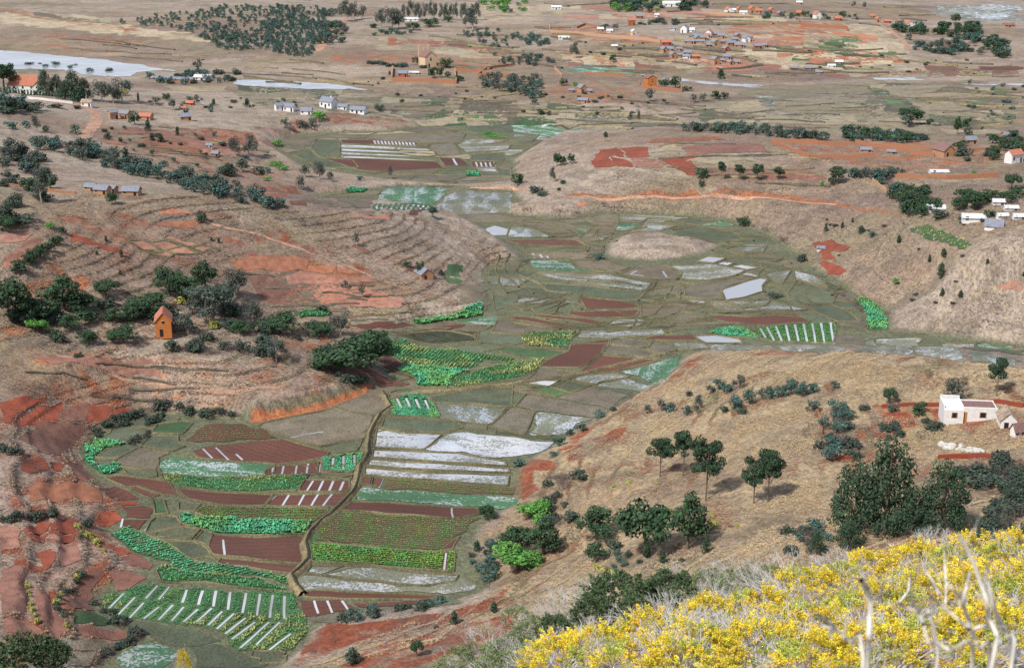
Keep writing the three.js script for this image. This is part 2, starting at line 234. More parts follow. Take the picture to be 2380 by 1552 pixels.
function groundColor(x, z) {
  const d = -z, far = smooth(330, 650, d), fd = lerpGrid(gridD, x, z);
  const n1 = fbm(x / 45, z / 45, 81, 3), n2 = fbm(x / 9, z / 7, 84, 3), n3 = noise(x / 2.2, z / 1.8, 88);
  const n4 = fbm(x / 120, z / 60, 82, 3), n5 = fbm(x / 30, z / 18, 83, 3);
  let c = MAUVE.map((v, k) => mix(mix(mix(v, TAN[k], smooth(0.3, 0.66, n1)), FARM[k], 0.8 * smooth(0.4, 0.56, n4)), SAGEG[k], 0.55 * smooth(0.56, 0.72, n5)));
  const wx = x + (noise(x / 6, z / 6, 90) - 0.5) * 2, wz = z + (noise(x / 6, z / 6, 91) - 0.5) * 2;
  const rr = fbm(x / 5, z / 4, 92, 3);
  const lay = (Z) => {
    if (x < Z.b[0] || x > Z.b[2] || z < Z.b[1] || z > Z.b[3]) return;
    const s = Z.rag * (1 + far * 3) * 0.5;
    if (!inside(Z.W, x + (wx - x) * s, z + (wz - z) * s)) return;
    const t = Z.k >= 0.94 ? 1 : Math.min(1, 0.35 * Z.k + smooth(0.66 - Z.k * 0.5, 1.12 - Z.k * 0.62, rr)) ;
    c = c.map((v, k) => mix(v, Z.c[k], t));
  };
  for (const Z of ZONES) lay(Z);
  const w = smooth(0.52, 0.74, n2) * 0.5;                 // tussocks of old grass and low scrub
  c = c.map((v, k) => mix(v, SCRUB[k], w) * (0.8 + 0.3 * n3 + 0.25 * (n2 - 0.5)));
  { const s = fbm(x / 90, z / 16, 95, 3), q = smooth(0.55, 0.75, fbm(x / 60, z / 12, 96, 2)); c = c.map((v, k) => mix(v, [0.3, 0.2, 0.15][k], 0.3 * q) * (1 + 0.35 * (s - 0.5))); }
  if (fd < 2.5 && d > 150 && d < 900) { const t = 1 - smooth(0, 2.5, fd); const o = OLIVE.map((v) => v * (0.75 + 0.5 * n2)); c = c.map((v, k) => mix(v, o[k], t)); lay(ZONES[4]); }
  return c;
}
const ground = (() => {
  const zs = []; let z = 400; while (z > -100) { zs.push(z); z -= z > 20 ? 20 : z > -70 ? 1.5 : 1; }
  while (z > -1500) { zs.push(z); z -= z > -460 ? 0.62 : 0.62 * (1 + (-z - 460) / 140); }
  while (z > -14000) { zs.push(z); z -= 20 + (-z - 1500) * 0.12; }
  const us = []; for (let i = 18; i > 0; i--) us.push(-1 - (i / 18) ** 3 * 22); for (let i = 0; i <= 500; i++) us.push(-1 + i / 250); for (let i = 1; i <= 18; i++) us.push(1 + (i / 18) ** 3 * 22);
  const nx = us.length, nz = zs.length, pos = new Float32Array(nx * nz * 3), cl = new Float32Array(nx * nz * 3), uv = new Float32Array(nx * nz * 2), idx = new Uint32Array((nx - 1) * (nz - 1) * 6);
  let k = 0;
  for (let j = 0; j < nz; j++) { const half = 34 + 0.43 * Math.abs(Math.min(zs[j], 0)) + Math.max(zs[j], 0) * 0.3;
    for (let i = 0; i < nx; i++, k++) {
      const x = us[i] * half, zz = zs[j];
      pos[k * 3] = x; pos[k * 3 + 1] = hAt(x, zz); pos[k * 3 + 2] = zz; uv[k * 2] = x; uv[k * 2 + 1] = zz;
      cl.set(groundColor(x, zz), k * 3);
    } }
  k = 0; for (let j = 0; j < nz - 1; j++) for (let i = 0; i < nx - 1; i++) { const a = j * nx + i, b = a + 1, c = a + nx, e = c + 1; idx[k++] = a; idx[k++] = b; idx[k++] = c; idx[k++] = b; idx[k++] = e; idx[k++] = c; }
  const g = new THREE.BufferGeometry();
  g.setAttribute('position', new THREE.BufferAttribute(pos, 3)); g.setAttribute('color', new THREE.BufferAttribute(cl, 3)); g.setAttribute('uv', new THREE.BufferAttribute(uv, 2)); g.setIndex(new THREE.BufferAttribute(idx, 1)); g.computeVertexNormals();
  const m = new THREE.Mesh(g, M.ground); m.name = 'terrain'; m.userData = { kind: 'structure', label: 'dry grass hills and red earth round the farmed valley', category: 'terrain' };
  scene.add(m); console.log('ground', nx, nz); return m;
})();

// ---------------------------------------------------------------- farmland: plots, bunds, ditches, crops
function land(name, label) { const g = new THREE.Group(); g.name = name; g.userData = { kind: 'structure', label, category: 'farmland' }; scene.add(g); return g; }
const L = {
  near: land('valley_fields', 'patchwork of paddies and vegetable beds on the near valley floor'),
  basin: land('basin_fields', 'rounded basin of small bunded rice paddies in mid valley'),
  upper: land('upper_fields', 'strip fields with pale flooded bands beyond the grassy spur'),
  hill: land('hillside_fields', 'bare red and pink cultivated plots on the dry slopes'),
  plain: land('plain_fields', 'pale fallow paddies and ponds on the distant plain'),
};
let seed = 1, lift = 0; const plots = [], flatPlots = [];
function densify(P, step, wig, closed = true) {
  const out = []; const n = P.length;
  for (let i = 0; i < (closed ? n : n - 1); i++) {
    const a = P[i], b = P[(i + 1) % n], l = Math.hypot(b[0] - a[0], b[1] - a[1]), k = Math.max(1, Math.round(l / step));
    for (let s = 0; s < k; s++) { const t = s / k, x = mix(a[0], b[0], t), z = mix(a[1], b[1], t); out.push([x + (noise(x / 5, z / 5, 101) - 0.5) * wig, z + (noise(x / 5, z / 5, 102) - 0.5) * wig]); }
  }
  if (!closed) out.push(P[n - 1]);
  return out;
}
function round2(P) { const o = []; for (let i = 0; i < P.length; i++) { const a = P[i], b = P[(i + 1) % P.length]; o.push([mix(a[0], b[0], 0.05), mix(a[1], b[1], 0.05)], [mix(a[0], b[0], 0.95), mix(a[1], b[1], 0.95)]); } return o; }
function geo(pos, idx, colr, uv) {
  const g = new THREE.BufferGeometry();
  g.setAttribute('position', new THREE.Float32BufferAttribute(pos, 3)); if (colr) g.setAttribute('color', new THREE.Float32BufferAttribute(colr, 3)); if (uv) g.setAttribute('uv', new THREE.Float32BufferAttribute(uv, 2));
  g.setIndex(idx); g.computeVertexNormals(); return g;
}
function sheet(W, dy, tint, flat, dir) {                   // a plot of ground, fitted to the terrain
  const C = W.map(([x, z]) => new THREE.Vector2(x, z)); if (THREE.ShapeUtils.isClockWise(C)) { C.reverse(); }
  let tris = THREE.ShapeUtils.triangulateShape(C, []); const V = C.map((c) => [c.x, c.y]);
  const dist = Math.hypot(V[0][0], V[0][1]), max = flat ? Math.max(5, dist / 70) : Math.max(1.4, dist / 220);
  for (let pass = 0; pass < 9; pass++) {
    const mid = new Map(), out = []; let did = false;
    const len = (a, b) => Math.hypot(V[a][0] - V[b][0], V[a][1] - V[b][1]);
    const half = (a, b) => { const k = a < b ? a * 1e6 + b : b * 1e6 + a; if (!mid.has(k)) { mid.set(k, V.length); V.push([(V[a][0] + V[b][0]) / 2, (V[a][1] + V[b][1]) / 2]); } return mid.get(k); };
    for (const [a, b, c] of tris) {
      const e = [len(a, b) > max, len(b, c) > max, len(c, a) > max], n = e[0] + e[1] + e[2];
      if (!n) { out.push([a, b, c]); continue; }
      did = true;
      const r = [[a, b, c], [b, c, a], [c, a, b]];
      if (n === 3) { const x = half(a, b), y = half(b, c), w = half(c, a); out.push([a, x, w], [x, b, y], [w, y, c], [x, y, w]); }
      else if (n === 1) { const [p, q, s] = r[e.indexOf(true)], m = half(p, q); out.push([p, m, s], [m, q, s]); }
      else { const i = e.indexOf(false), [p, q, s] = r[(i + 1) % 3], m = half(p, q), o = half(q, s); out.push([m, q, o], [p, m, o], [p, o, s]); }
    }
    tris = out; if (!did) break;
  }
  const pos = [], cl = [], uv = [], cs = Math.cos(dir), sn = Math.sin(dir);
  for (const [x, z] of V) {
    pos.push(x, flat ? dy : hAt(x, z) + dy, z); const k = 0.72 + 0.56 * fbm(x / 9, z / 6, 111, 3), h = noise(x / 17, z / 17, 113) - 0.5;
    cl.push(tint * k * (1 + 0.12 * h), tint * k, tint * k * (1 - 0.12 * h)); uv.push(x * cs + z * sn, -x * sn + z * cs);
  }
  return geo(pos, tris.flatMap(([a, b, c]) => [a, c, b]), cl, uv);
}
function ribbon(P, w, y0, h, closed, tint = 1) {           // a low ridge (h > 0) or a flat strip
  const n = P.length, pos = [], idx = [], cl = [], uv = []; let run = 0;
  for (let i = 0; i < n; i++) {
    const a = P[closed ? (i + n - 1) % n : Math.max(0, i - 1)], b = P[closed ? (i + 1) % n : Math.min(n - 1, i + 1)]; let dx = b[0] - a[0], dz = b[1] - a[1]; const l = Math.hypot(dx, dz) || 1; dx /= l; dz /= l;
    const [x, z] = P[i], ww = w * (0.75 + 0.5 * noise(x / 3, z / 3, 121)), base = y0 + hAt(x, z), hh = h * (0.7 + 0.6 * noise(x / 2.5, z / 2.5, 122)); run += l / 2;
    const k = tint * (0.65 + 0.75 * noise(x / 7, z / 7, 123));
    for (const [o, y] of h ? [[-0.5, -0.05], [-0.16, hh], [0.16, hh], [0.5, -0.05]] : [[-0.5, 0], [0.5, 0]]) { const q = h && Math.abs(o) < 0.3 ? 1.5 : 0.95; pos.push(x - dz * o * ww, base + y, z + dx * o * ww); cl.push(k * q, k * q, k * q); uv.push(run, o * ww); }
  }
  const c = h ? 4 : 2;
  for (let i = 0; i < (closed ? n : n - 1); i++) { const j = (i + 1) % n; for (let k = 0; k < c - 1; k++) { const a = i * c + k, b = j * c + k; idx.push(a, a + 1, b, a + 1, b + 1, b); } }
  return geo(pos, idx, cl, uv);
}
const NAMES = { fallow: 'fallow_paddy', olive: 'stubble_paddy', greenish: 'grassy_paddy', straw: 'straw_plot', soil: 'ploughed_plot', soilgreen: 'seeded_plot', mauve: 'tilled_terrace', red: 'red_earth_plot', orange: 'orange_earth_plot', pink: 'pink_earth_plot', wet: 'wet_paddy', wetwhite: 'flooded_paddy', wetgreen: 'wet_green_paddy', water: 'pond' };
const longDir = (W) => { let best = 0, d = 0; for (let i = 0; i < W.length; i++) { const a = W[i], b = W[(i + 1) % W.length], l = Math.hypot(b[0] - a[0], b[1] - a[1]); if (l > best) { best = l; d = Math.atan2(b[1] - a[1], b[0] - a[0]); } } return d; };
function add(parent, name, g, m) { const o = new THREE.Mesh(g, m); o.name = name; parent.add(o); return o; }
// leaf tuft used for every crop row: six arching blades
function tuftGeo(n, lean, w, seedN) {
  const r = rng(seedN), pos = [], idx = [];
  for (let i = 0; i < n; i++) { const a = (i + r() * 0.8) / n * 6.283, l = 0.75 + r() * 0.5, cx = Math.cos(a), cz = Math.sin(a), k = pos.length / 3, e = lean * (0.7 + 0.6 * r());
    pos.push(-cz * w * 0.3, 0, cx * w * 0.3, cz * w * 0.3, 0, -cx * w * 0.3, cx * e * 0.5 - cz * w, l * 0.7, cz * e * 0.5 + cx * w, cx * e * 0.5 + cz * w, l * 0.7, cz * e * 0.5 - cx * w, cx * e, l, cz * e);
    idx.push(k, k + 1, k + 2, k + 1, k + 3, k + 2, k + 2, k + 3, k + 4); }
  return geo(pos, idx);
}
const TUFT = { leafy: tuftGeo(6, 0.8, 0.3, 5), maize: tuftGeo(6, 0.45, 0.16, 6), grass: tuftGeo(9, 0.6, 0.045, 7) };
std('leafcrop', { color: col(1, 1, 1), roughness: 0.8 });
function crop(parent, W, kind, o = {}) {
  const r = rng(seed++ * 77), dir = o.dir ?? longDir(W), cs = Math.cos(dir), sn = Math.sin(dir), sp = o.sp ?? 0.5, row = o.row ?? 0.62; let b = [1e9, 1e9, -1e9, -1e9];
  for (const [x, z] of W) { const u = x * cs + z * sn, v = -x * sn + z * cs; b = [Math.min(b[0], u), Math.min(b[1], v), Math.max(b[2], u), Math.max(b[3], v)]; }
  const M4 = [], C = [], q = new THREE.Quaternion(), up = new THREE.Vector3(0, 1, 0);
  for (let v = b[1] + row / 2; v < b[3]; v += row) for (let u = b[0]; u < b[2]; u += sp) {
    const uu = u + (r() - 0.5) * sp * 0.7, vv = v + (r() - 0.5) * row * 0.35, x = uu * cs - vv * sn, z = uu * sn + vv * cs;
    if (!inside(W, x, z) || r() < (o.gap ?? 0.05)) continue;
    if (o.avoid && o.avoid.some(([p, q2]) => segDist(x, z, p, q2) < (o.clear ?? 0.55))) continue;
    const ripe = kind === 'maize' ? smooth(0.35, 0.62, fbm(x / 7, z / 7, 131, 2) + (o.ripe ?? 0)) : kind === 'mixed' ? 0.85 * smooth(0.53, 0.66, fbm(x / 9, z / 6, 132, 3) + (o.ripe ?? 0)) : 0;
    const s = (o.size ?? 0.5) * (0.7 + 0.6 * r()) * (1 + ripe * 0.3), t = (0.75 + 0.5 * r()) * (0.6 + 0.8 * fbm(x / 3, z / 3, 134, 2)), yel = 0.6 * smooth(0.45, 0.75, fbm(x / 6, z / 6, 135, 2));
    const g = kind === 'low' ? [0.09, 0.3, 0.08] : kind === 'blue' ? [0.085, 0.36, 0.19] : [0.1, 0.34, 0.15];
    M4.push(new THREE.Matrix4().compose(new THREE.Vector3(x, hAt(x, z) + (o.y ?? 0.05), z), q.setFromAxisAngle(up, r() * 6.28).clone(), new THREE.Vector3(s, s, s)));
    C.push(col(mix(g[0] * (1 + yel), 0.4, ripe) * t, mix(g[1], 0.41, ripe) * t, mix(g[2] * (1 - 0.6 * yel), 0.16, ripe) * t));
  }
  if (!M4.length) return;
  const I = new THREE.InstancedMesh(kind === 'maize' || kind === 'mixed' ? TUFT.maize : TUFT.leafy, M.leafcrop, M4.length);
  M4.forEach((m, i) => { I.setMatrixAt(i, m); I.setColorAt(i, C[i]); }); I.name = kind === 'maize' ? 'maize_rows' : 'leafy_crop'; I.userData = { kind: 'stuff' }; parent.add(I);
}
// field(parent, type, outline, options): bund 0 = none; ditches = list of two-point lines; crop = kind
function field(par, type, P, o = {}) {
  const W0 = xz(P), flat = W0.every(([x, z]) => lerpGrid(gridD, x, z) <= 0.01) || o.flat, r = rng(seed * 31 + 7);
  const dist = Math.hypot(W0[0][0], W0[0][1]), W = densify(densify(round2(W0), Math.max(1.2, dist / 160), flat ? 0.5 : 1.6), 99, flat ? 0 : 0).map(([x, z]) => flat ? [x, z] : [x + (noise(x / 1.7, z / 1.7, 103) - 0.5) * 0.9 * dist / 250, z + (noise(x / 1.7, z / 1.7, 104) - 0.5) * 0.9 * dist / 250]);
  if (!flat) plots.push(W); if (par !== L.plain) flatPlots.push(W); const dir = o.dir ?? longDir(W0); lift = (lift + 1) % 9;
  const f = add(par, NAMES[type], sheet(W, o.low ? (flat ? 0.012 : 0.05) + lift * 0.003 : (flat ? 0.045 : 0.085) + lift * 0.006, o.tint ?? 0.86 + 0.28 * r(), flat, dir), M[type]); seed++;
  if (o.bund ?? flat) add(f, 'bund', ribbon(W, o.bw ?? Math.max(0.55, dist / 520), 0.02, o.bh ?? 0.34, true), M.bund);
  const lines = (o.ditches ?? []).map((l) => xz(l));
  for (const l of lines) add(f, 'water_ditch', ribbon(densify(l, 3, 0.2, false), o.dw ?? Math.max(0.4, dist / 620), 0.12, 0, false), M.ditch);
  if (o.crop) crop(f, W, o.crop, { dir, avoid: lines, ...o.cropo });
  return f;
}
const dl = (c, r, s) => s.trim().split(/\s*;\s*/).map((l) => S(c, r, l));
{ // near valley
  const F = (t, c, r, s, o) => field(L.near, t, S(c, r, s), o);
  F('greenish', 1, 2, '1240,580 1480,545 1600,600 1660,680 1715,760 1690,790 1270,760 1230,640', { crop: 'blue', cropo: { sp: 0.32, row: 0.42, size: 0.36, clear: 0.7 }, ditches: dl(1, 2, '1300,590 1345,680 1385,775; 1390,600 1430,680 1465,780; 1480,610 1520,690 1545,785; 1570,620 1605,700 1625,785') });
  F('olive', 1, 2, '1610,590 2120,505 2380,500 2380,690 2000,650 1650,640'); F('wet', 1, 2, '1660,650 2000,660 2325,698 2200,830 2150,850 1930,825 1725,790');
  F('olive', 1, 2, '1190,772 1700,800 1880,830 1935,872 1730,922 1400,908 1150,878'); F('fallow', 1, 2, '2350,700 2595,728 2495,945 2175,862'); F('wet', 1, 2, '1945,832 2150,862 2140,888 1945,875');
  F('wetwhite', 1, 2, '1125,885 1400,925 1725,938 1560,1076 1095,1062'); F('wetwhite', 1, 2, '1745,940 1950,920 2380,968 2785,1012 2680,1085 2500,1130 2330,1160 2100,1138 1870,1098 1580,1078');
  F('wetwhite', 1, 2, '1095,1080 1870,1110 2100,1155 2325,1192 2335,1236 1700,1192 1085,1152'); F('wetwhite', 1, 2, '1065,1174 1700,1210 2355,1258 2355,1296 1500,1266 1028,1232'); F('wetwhite', 1, 2, '1015,1250 1500,1290 2345,1320 2335,1415 2050,1400 1700,1366 1180,1336 1005,1318');
  F('soil', 1, 2, '970,1334 1070,1338 1048,1408 962,1398'); F('soil', 1, 2, '1088,1344 1172,1352 1135,1424 1062,1412', { ditches: dl(1, 2, '1082,1340 1055,1410; 1180,1345 1140,1435') });
  F('soilgreen', 1, 2, '1195,1358 1700,1384 2050,1418 2380,1444 2380,1504 1700,1468 1160,1428', { crop: 'low', cropo: { row: 0.85, sp: 0.3, size: 0.2, gap: 0.2 } }); F('wetgreen', 1, 2, '965,1434 1140,1444 1700,1484 2390,1524 2400,1598 2080,1612 1700,1592 1150,1552 915,1552');
  F('soil', 1, 2, '-590,1110 -480,1060 0,1005 270,985 685,1108 640,1150 450,1188 160,1220 -180,1190 -530,1162', { ditches: dl(1, 2, '-590,1105 -540,1160; -500,1070 -410,1160; -380,1060 -260,1175; -190,1120 -130,1175') });
  F('soil', 0, 2, '1720,988 1800,900 1960,838 2240,828 2400,892 2500,932 2555,970 2380,988 1800,1018', { crop: 'low', cropo: { row: 1.2, sp: 0.35, size: 0.2, gap: 0.3 } });
  F('fallow', 1, 2, '0,872 60,832 720,695 1065,768 1076,800 1008,978 955,988 640,1046 600,1052 300,972 130,918', { tint: 1.12, ditches: dl(1, 2, '300,975 450,940 620,912') }); F('fallow', 1, 2, '750,688 1120,485 1250,492 1370,512 1185,580 1190,640 1245,700 1085,758', { tint: 1.1 });
  F('olive', 1, 2, '625,1060 800,1004 990,994 955,1060 925,1098 745,1112');
  F('greenish', 1, 2, '612,1164 700,1154 740,1138 890,1114 995,1104 988,1150 928,1230 888,1292 622,1272', { crop: 'blue', cropo: { sp: 0.32, row: 0.42, size: 0.36 }, ditches: dl(1, 2, '715,1160 705,1250; 810,1140 805,1255; 910,1130 912,1225') });
  F('olive', 1, 2, '592,1298 888,1312 878,1352 582,1330'); F('soil', 1, 2, '72,1322 74,1272 150,1238 586,1194 570,1308 76,1328', { ditches: dl(1, 2, '150,1245 145,1330; 250,1230 230,1330; 380,1215 360,1320; 485,1210 465,1310; 590,1215 580,1290') });
  F('greenish', 1, 2, '-885,1314 -400,1348 0,1338 350,1322 495,1312 440,1390 370,1458 0,1482 -400,1468 -740,1418 -868,1360', { crop: 'mixed', cropo: { ripe: -0.02, size: 0.5, row: 0.8 } });
  F('soil', 1, 2, '455,1362 868,1358 858,1468 394,1468 424,1402', { ditches: dl(1, 2, '540,1350 470,1460; 625,1360 575,1465; 715,1370 675,1465; 810,1375 770,1470; 885,1370 875,1470') });
  F('soil', 1, 2, '-738,1440 -400,1478 0,1497 165,1502 70,1602 -300,1598 -636,1545'); F('soil', 1, 2, '186,1502 858,1482 798,1551 740,1608 84,1604', { ditches: dl(1, 2, '310,1490 235,1610; 450,1490 385,1610; 585,1480 505,1610; 715,1480 620,1600; 190,1500 80,1600') });
  F('soilgreen', 1, 3, '-578,118 -478,44 0,64 692,74 540,198 0,178 -400,163', { crop: 'low', cropo: { row: 0.7, sp: 0.3, size: 0.22, gap: 0.15 } }); F('greenish', 1, 3, '-716,134 -500,154 0,184 516,194 448,318 0,322 -400,308 -696,208', { crop: 'blue', cropo: { row: 0.9, sp: 0.45, size: 0.55 } });
  F('soil', 1, 3, '-408,314 0,344 438,334 438,520 418,586 0,552 -398,498 -456,430', { ditches: dl(1, 3, '-310,365 -295,505') }); F('soil', 1, 3, '-398,524 0,568 408,602 310,676 0,636 -338,598');
  F('soil', 1, 3, '895,14 1150,19 1700,58 2056,73 2076,130 1830,168 1300,128 795,88', { ditches: dl(1, 3, '1815,70 1815,115 1830,160') });
  F('soilgreen', 1, 3, '765,108 1300,144 1750,183 2076,143 1958,230 1680,466 1150,432 556,382 594,260', { crop: 'low', cropo: { row: 0.85, sp: 0.3, size: 0.21, gap: 0.15 } }); F('soil', 1, 3, '1705,468 1888,324 1830,448 1780,463');
  F('soilgreen', 1, 3, '505,398 1150,443 1680,483 1846,478 1846,656 1740,656 1000,597 515,568', { crop: 'low', cropo: { row: 0.72, sp: 0.28, size: 0.32, gap: 0.04 }, ditches: dl(1, 3, '1765,490 1745,655') });
  F('wet', 1, 3, '505,603 1000,608 1600,673 1886,693 1840,757 1560,792 1000,737 455,673'); F('wet', 1, 3, '335,722 430,683 1000,753 1560,808 1860,763 1900,723 2036,790 1960,857 1820,877 1300,847 444,827');
  F('soil', 1, 3, '434,843 560,828 1300,868 1736,887 1590,928 1000,918 454,898'); F('soil', 1, 3, '444,923 780,913 860,953 956,1004 860,1042 474,1076', { ditches: dl(1, 3, '540,930 575,1050; 660,930 705,1045; 795,930 870,1045') }); F('soil', 1, 3, '905,943 1560,943 1400,973 994,998'); F('olive', 1, 3, '1490,960 1830,893 1916,922 1916,948 1700,982 1555,996');
  F('fallow', 1, 3, '470,1090 850,1060 800,1120 500,1140');
  F('greenish', 0, 3, '1014,310 1090,268 1180,258 1500,402 1780,572 2000,592 2380,652 2636,692 2690,776 2380,700 1900,690 1740,648 1600,598 1244,480 1074,350', { crop: 'blue', cropo: { row: 0.95, sp: 0.45, size: 0.36, dir: -0.55 } });
  F('greenish', 0, 3, '1434,642 1550,613 1750,663 2380,723 2736,857 2380,828 1900,758 1500,757', { crop: 'mixed', cropo: { row: 0.8, size: 0.55, ripe: -0.03 } });
  F('greenish', 0, 3, '934,900 1080,853 1450,763 1600,803 2380,853 2736,873 2776,1000 2846,1080 2826,1200 2696,1396 2400,1396 2184,1378 2104,1230 1800,1148 1330,1108 1014,1058 964,980', { crop: 'mixed', dw: 0.45, cropo: { row: 0.5, sp: 0.36, size: 0.36, ripe: 0.0, clear: 0.75, dir: -0.9 }, ditches: dl(0, 3, '1730,830 1690,950; 1880,840 1840,970; 2005,840 1980,985; 2140,850 2115,1015; 2285,860 2250,1045; 2410,870 2385,1070; 2530,880 2505,1090; 2640,890 2640,1100; 1570,800 1470,920; 1460,790 1350,910; 1150,860 1010,1000; 1250,900 1090,1065; 1330,950 1200,1090; 1470,990 1330,1100; 1600,970 1470,1110; 1700,990 1590,1120; 1830,1010 1700,1130; 1960,1000 1820,1130; 2060,1030 1930,1160; 2170,1050 2010,1195; 2280,1090 2090,1240; 2370,1130 2150,1290; 2500,1130 2230,1370; 2600,1130 2380,1340; 2700,1240 2500,1390') });
  F('olive', 0, 3, '1270,1122 1750,1168 2096,1308 1950,1347 1680,1352 1400,1258 1185,1170', { tint: 0.85 }); F('wetgreen', 0, 3, '1400,1293 1560,1333 1646,1400 1626,1470 1500,1560 1104,1560 1054,1490 1150,1402', { tint: 0.9 }); F('olive', 0, 3, '1780,1373 2100,1343 2180,1403 2496,1503 2400,1560 1800,1560', { tint: 0.8 });
  F('wetwhite', 0, 3, '1005,1085 1240,1115 1180,1150 1080,1130'); F('greenish', 0, 3, '660,1060 900,1040 980,1080 1060,1140 800,1150 680,1130', { tint: 0.8 });
  F('soil', 0, 3, '1104,62 1300,48 1396,100 1386,157 1150,148 1114,82'); F('soil', 0, 3, '1140,173 1366,168 1290,272 1132,258', { ditches: dl(0, 3, '1135,170 1118,250') }); F('red', 0, 3, '1080,2 1270,2 1288,38 1082,48');
  F('greenish', 0, 3, '1420,-10 1520,0 1566,118 1432,128'); F('olive', 0, 3, '1660,22 1856,32 1788,108 1652,98'); F('olive', 0, 3, '1434,162 1540,143 1638,152 1686,228 1400,298 1336,298 1390,202', { ditches: dl(0, 3, '1400,200 1340,290') });
  F('olive', 0, 3, '1336,313 1700,243 1856,272 1768,367 1500,367'); F('olive', 0, 3, '1792,372 1880,283 1966,292 1938,380 1910,417'); F('olive', 0, 3, '1524,383 1780,383 1908,442 1966,500 1760,552'); F('olive', 0, 3, '1794,558 1900,523 2076,523 2000,597');
  F('fallow', 0, 2, '1152,1130 1280,1068 1566,1112 1470,1152 1448,1268 1142,1238 1044,1190'); F('olive', 0, 2, '1152,1253 1440,1278 1456,1330 1280,1348 1172,1310'); F('soil', 0, 2, '964,1342 1120,1318 1450,1363 1568,1383 1616,1470 1716,1528 1500,1498 1280,1418 1172,1428'); F('soil', 0, 2, '1194,1432 1270,1423 1476,1502 1400,1528 1302,1498'); F('soil', 0, 2, '934,1452 1080,1408 1248,1490 1296,1538 1004,1518');
  F('wetgreen', 0, 2, '1474,1182 1600,1133 1800,1168 2150,1193 2380,1198 2546,1218 2536,1298 2440,1327 2000,1342 1494,1308 1464,1240'); F('olive', 0, 2, '1384,953 1650,953 1660,1010 1716,1050 1600,1097 1304,1048'); F('greenish', 0, 2, '1454,843 1700,813 1796,832 1680,938 1404,928', { tint: 0.8 });
  F('greenish', 0, 2, '802,1042 900,993 1100,1022 1136,1042 1060,1070 1000,1080 860,1128 802,1110', { crop: 'blue', cropo: { sp: 0.45, row: 0.6, size: 0.55 } }); F('greenish', 0, 2, '882,1250 1000,1232 1110,1212 1128,1278 960,1306', { crop: 'blue', cropo: { sp: 0.45, row: 0.6, size: 0.55 } }); F('greenish', 0, 2, '802,1132 860,1122 850,1200 898,1240 870,1248 792,1172', { crop: 'blue', cropo: { sp: 0.45, row: 0.6, size: 0.55 } });
  F('greenish', 1, 2, '1194,160 1214,74 1370,69 1500,124 1620,144 1850,164 2100,192 2380,236 2390,262 2100,240 2030,310 1850,330 1420,292 1310,240', { crop: 'mixed', cropo: { dir: -1.25, row: 1.05, sp: 0.45, size: 0.55, ripe: 0.03 } });
  F('greenish', 1, 2, '2110,330 2390,264 2676,244 2590,346 2440,416 2000,486 1850,506 1810,480 1850,400 1990,370', { crop: 'mixed', cropo: { row: 0.9, sp: 0.45, size: 0.55, ripe: 0.06 } }); F('greenish', 1, 2, '1310,332 1420,302 1850,340 1980,350 1860,390 1800,430 1810,490 1480,490 1490,420', { crop: 'blue', cropo: { row: 0.6, sp: 0.45, size: 0.7 } });
  F('soil', 1, 2, '1130,215 1230,210 1400,310 1300,340 1470,400 1420,420 1180,300'); F('soil', 1, 2, '930,310 1010,300 1400,450 1380,480 1130,470', { tint: 1.3 });
  // between the spur and the basin
  F('greenish', 2, 2, '92,70 130,-10 616,-10 540,70 500,136 162,128', { crop: 'maize', cropo: { dir: -0.75, row: 1.1, size: 0.55, ripe: 0.02 } });
  F('soil', 2, 2, '514,162 562,94 898,59 908,110 820,188 690,288 620,316 342,312 246,312 332,242'); F('soil', 2, 2, '714,292 822,204 1326,243 1346,250 950,357 720,377 626,350', { tint: 1.25 }); F('fallow', 2, 2, '234,342 330,333 600,358 674,380 110,437 182,402', { tint: 0.9 });
  F('fallow', 2, 2, '922,47 1000,43 1250,73 1288,118 1200,128 922,100'); F('fallow', 2, 2, '824,180 870,113 1000,113 1240,148 1366,206 1366,232'); F('fallow', 2, 2, '1254,140 1310,74 1450,78 1546,150 1390,192'); F('wet', 2, 2, '1494,83 1770,83 1846,133 1560,157');
  F('soil', 2, 2, '1214,50 1330,13 1676,8 1746,68 1400,63 1250,58', { tint: 1.2 }); F('water', 2, 2, '1684,22 1900,13 2116,52 2164,93 1802,88'); F('wet', 2, 2, '1814,97 2180,103 2246,148 1900,138');
  F('wetgreen', 2, 2, '974,362 1300,293 1586,193 1536,310 1438,427 1200,398'); F('wet', 2, 2, '564,422 700,378 960,373 1106,400 830,448 780,473 504,435'); F('wetwhite', 2, 2, '104,460 230,433 456,433 330,498'); F('olive', 2, 2, '344,500 500,443 746,480 540,547'); F('wet', 2, 2, '804,480 830,458 1100,408 1426,442 1300,508 1130,522'); F('olive', 2, 2, '764,502 800,488 1126,540 1060,567');
  F('fallow', 2, 2, '424,600 540,558 740,503 1046,570 1046,580 950,687 600,623'); F('fallow', 2, 2, '0,483 130,503 416,598 140,558 0,520'); F('fallow', 2, 2, '44,690 142,573 480,623 926,697 880,738 740,772 252,723', { tint: 1.05 }); F('olive', 2, 2, '0,533 128,562 20,678 0,678'); F('wet', 2, 2, '244,737 730,783 738,800 600,828 520,927 154,948'); F('olive', 2, 2, '154,960 490,943 498,983 400,998');
  // the track and channel down the middle of the near valley
  const spine = S(1, 2, '1180,560 1215,600 1250,690 1140,760 1085,860 1050,960 1040,1060 1040,1130 965,1240 935,1380 880,1500 830,1560 740,1650 600,1760 480,1870 465,2000 460,2110 380,2190 310,2250 350,2340 435,2430');
  const W = densify(xz(spine), 2.2, 0.9, false), b1 = add(L.near, 'raised_bank', ribbon(W, 2.3, 0.03, 0.7, false), M.bank);
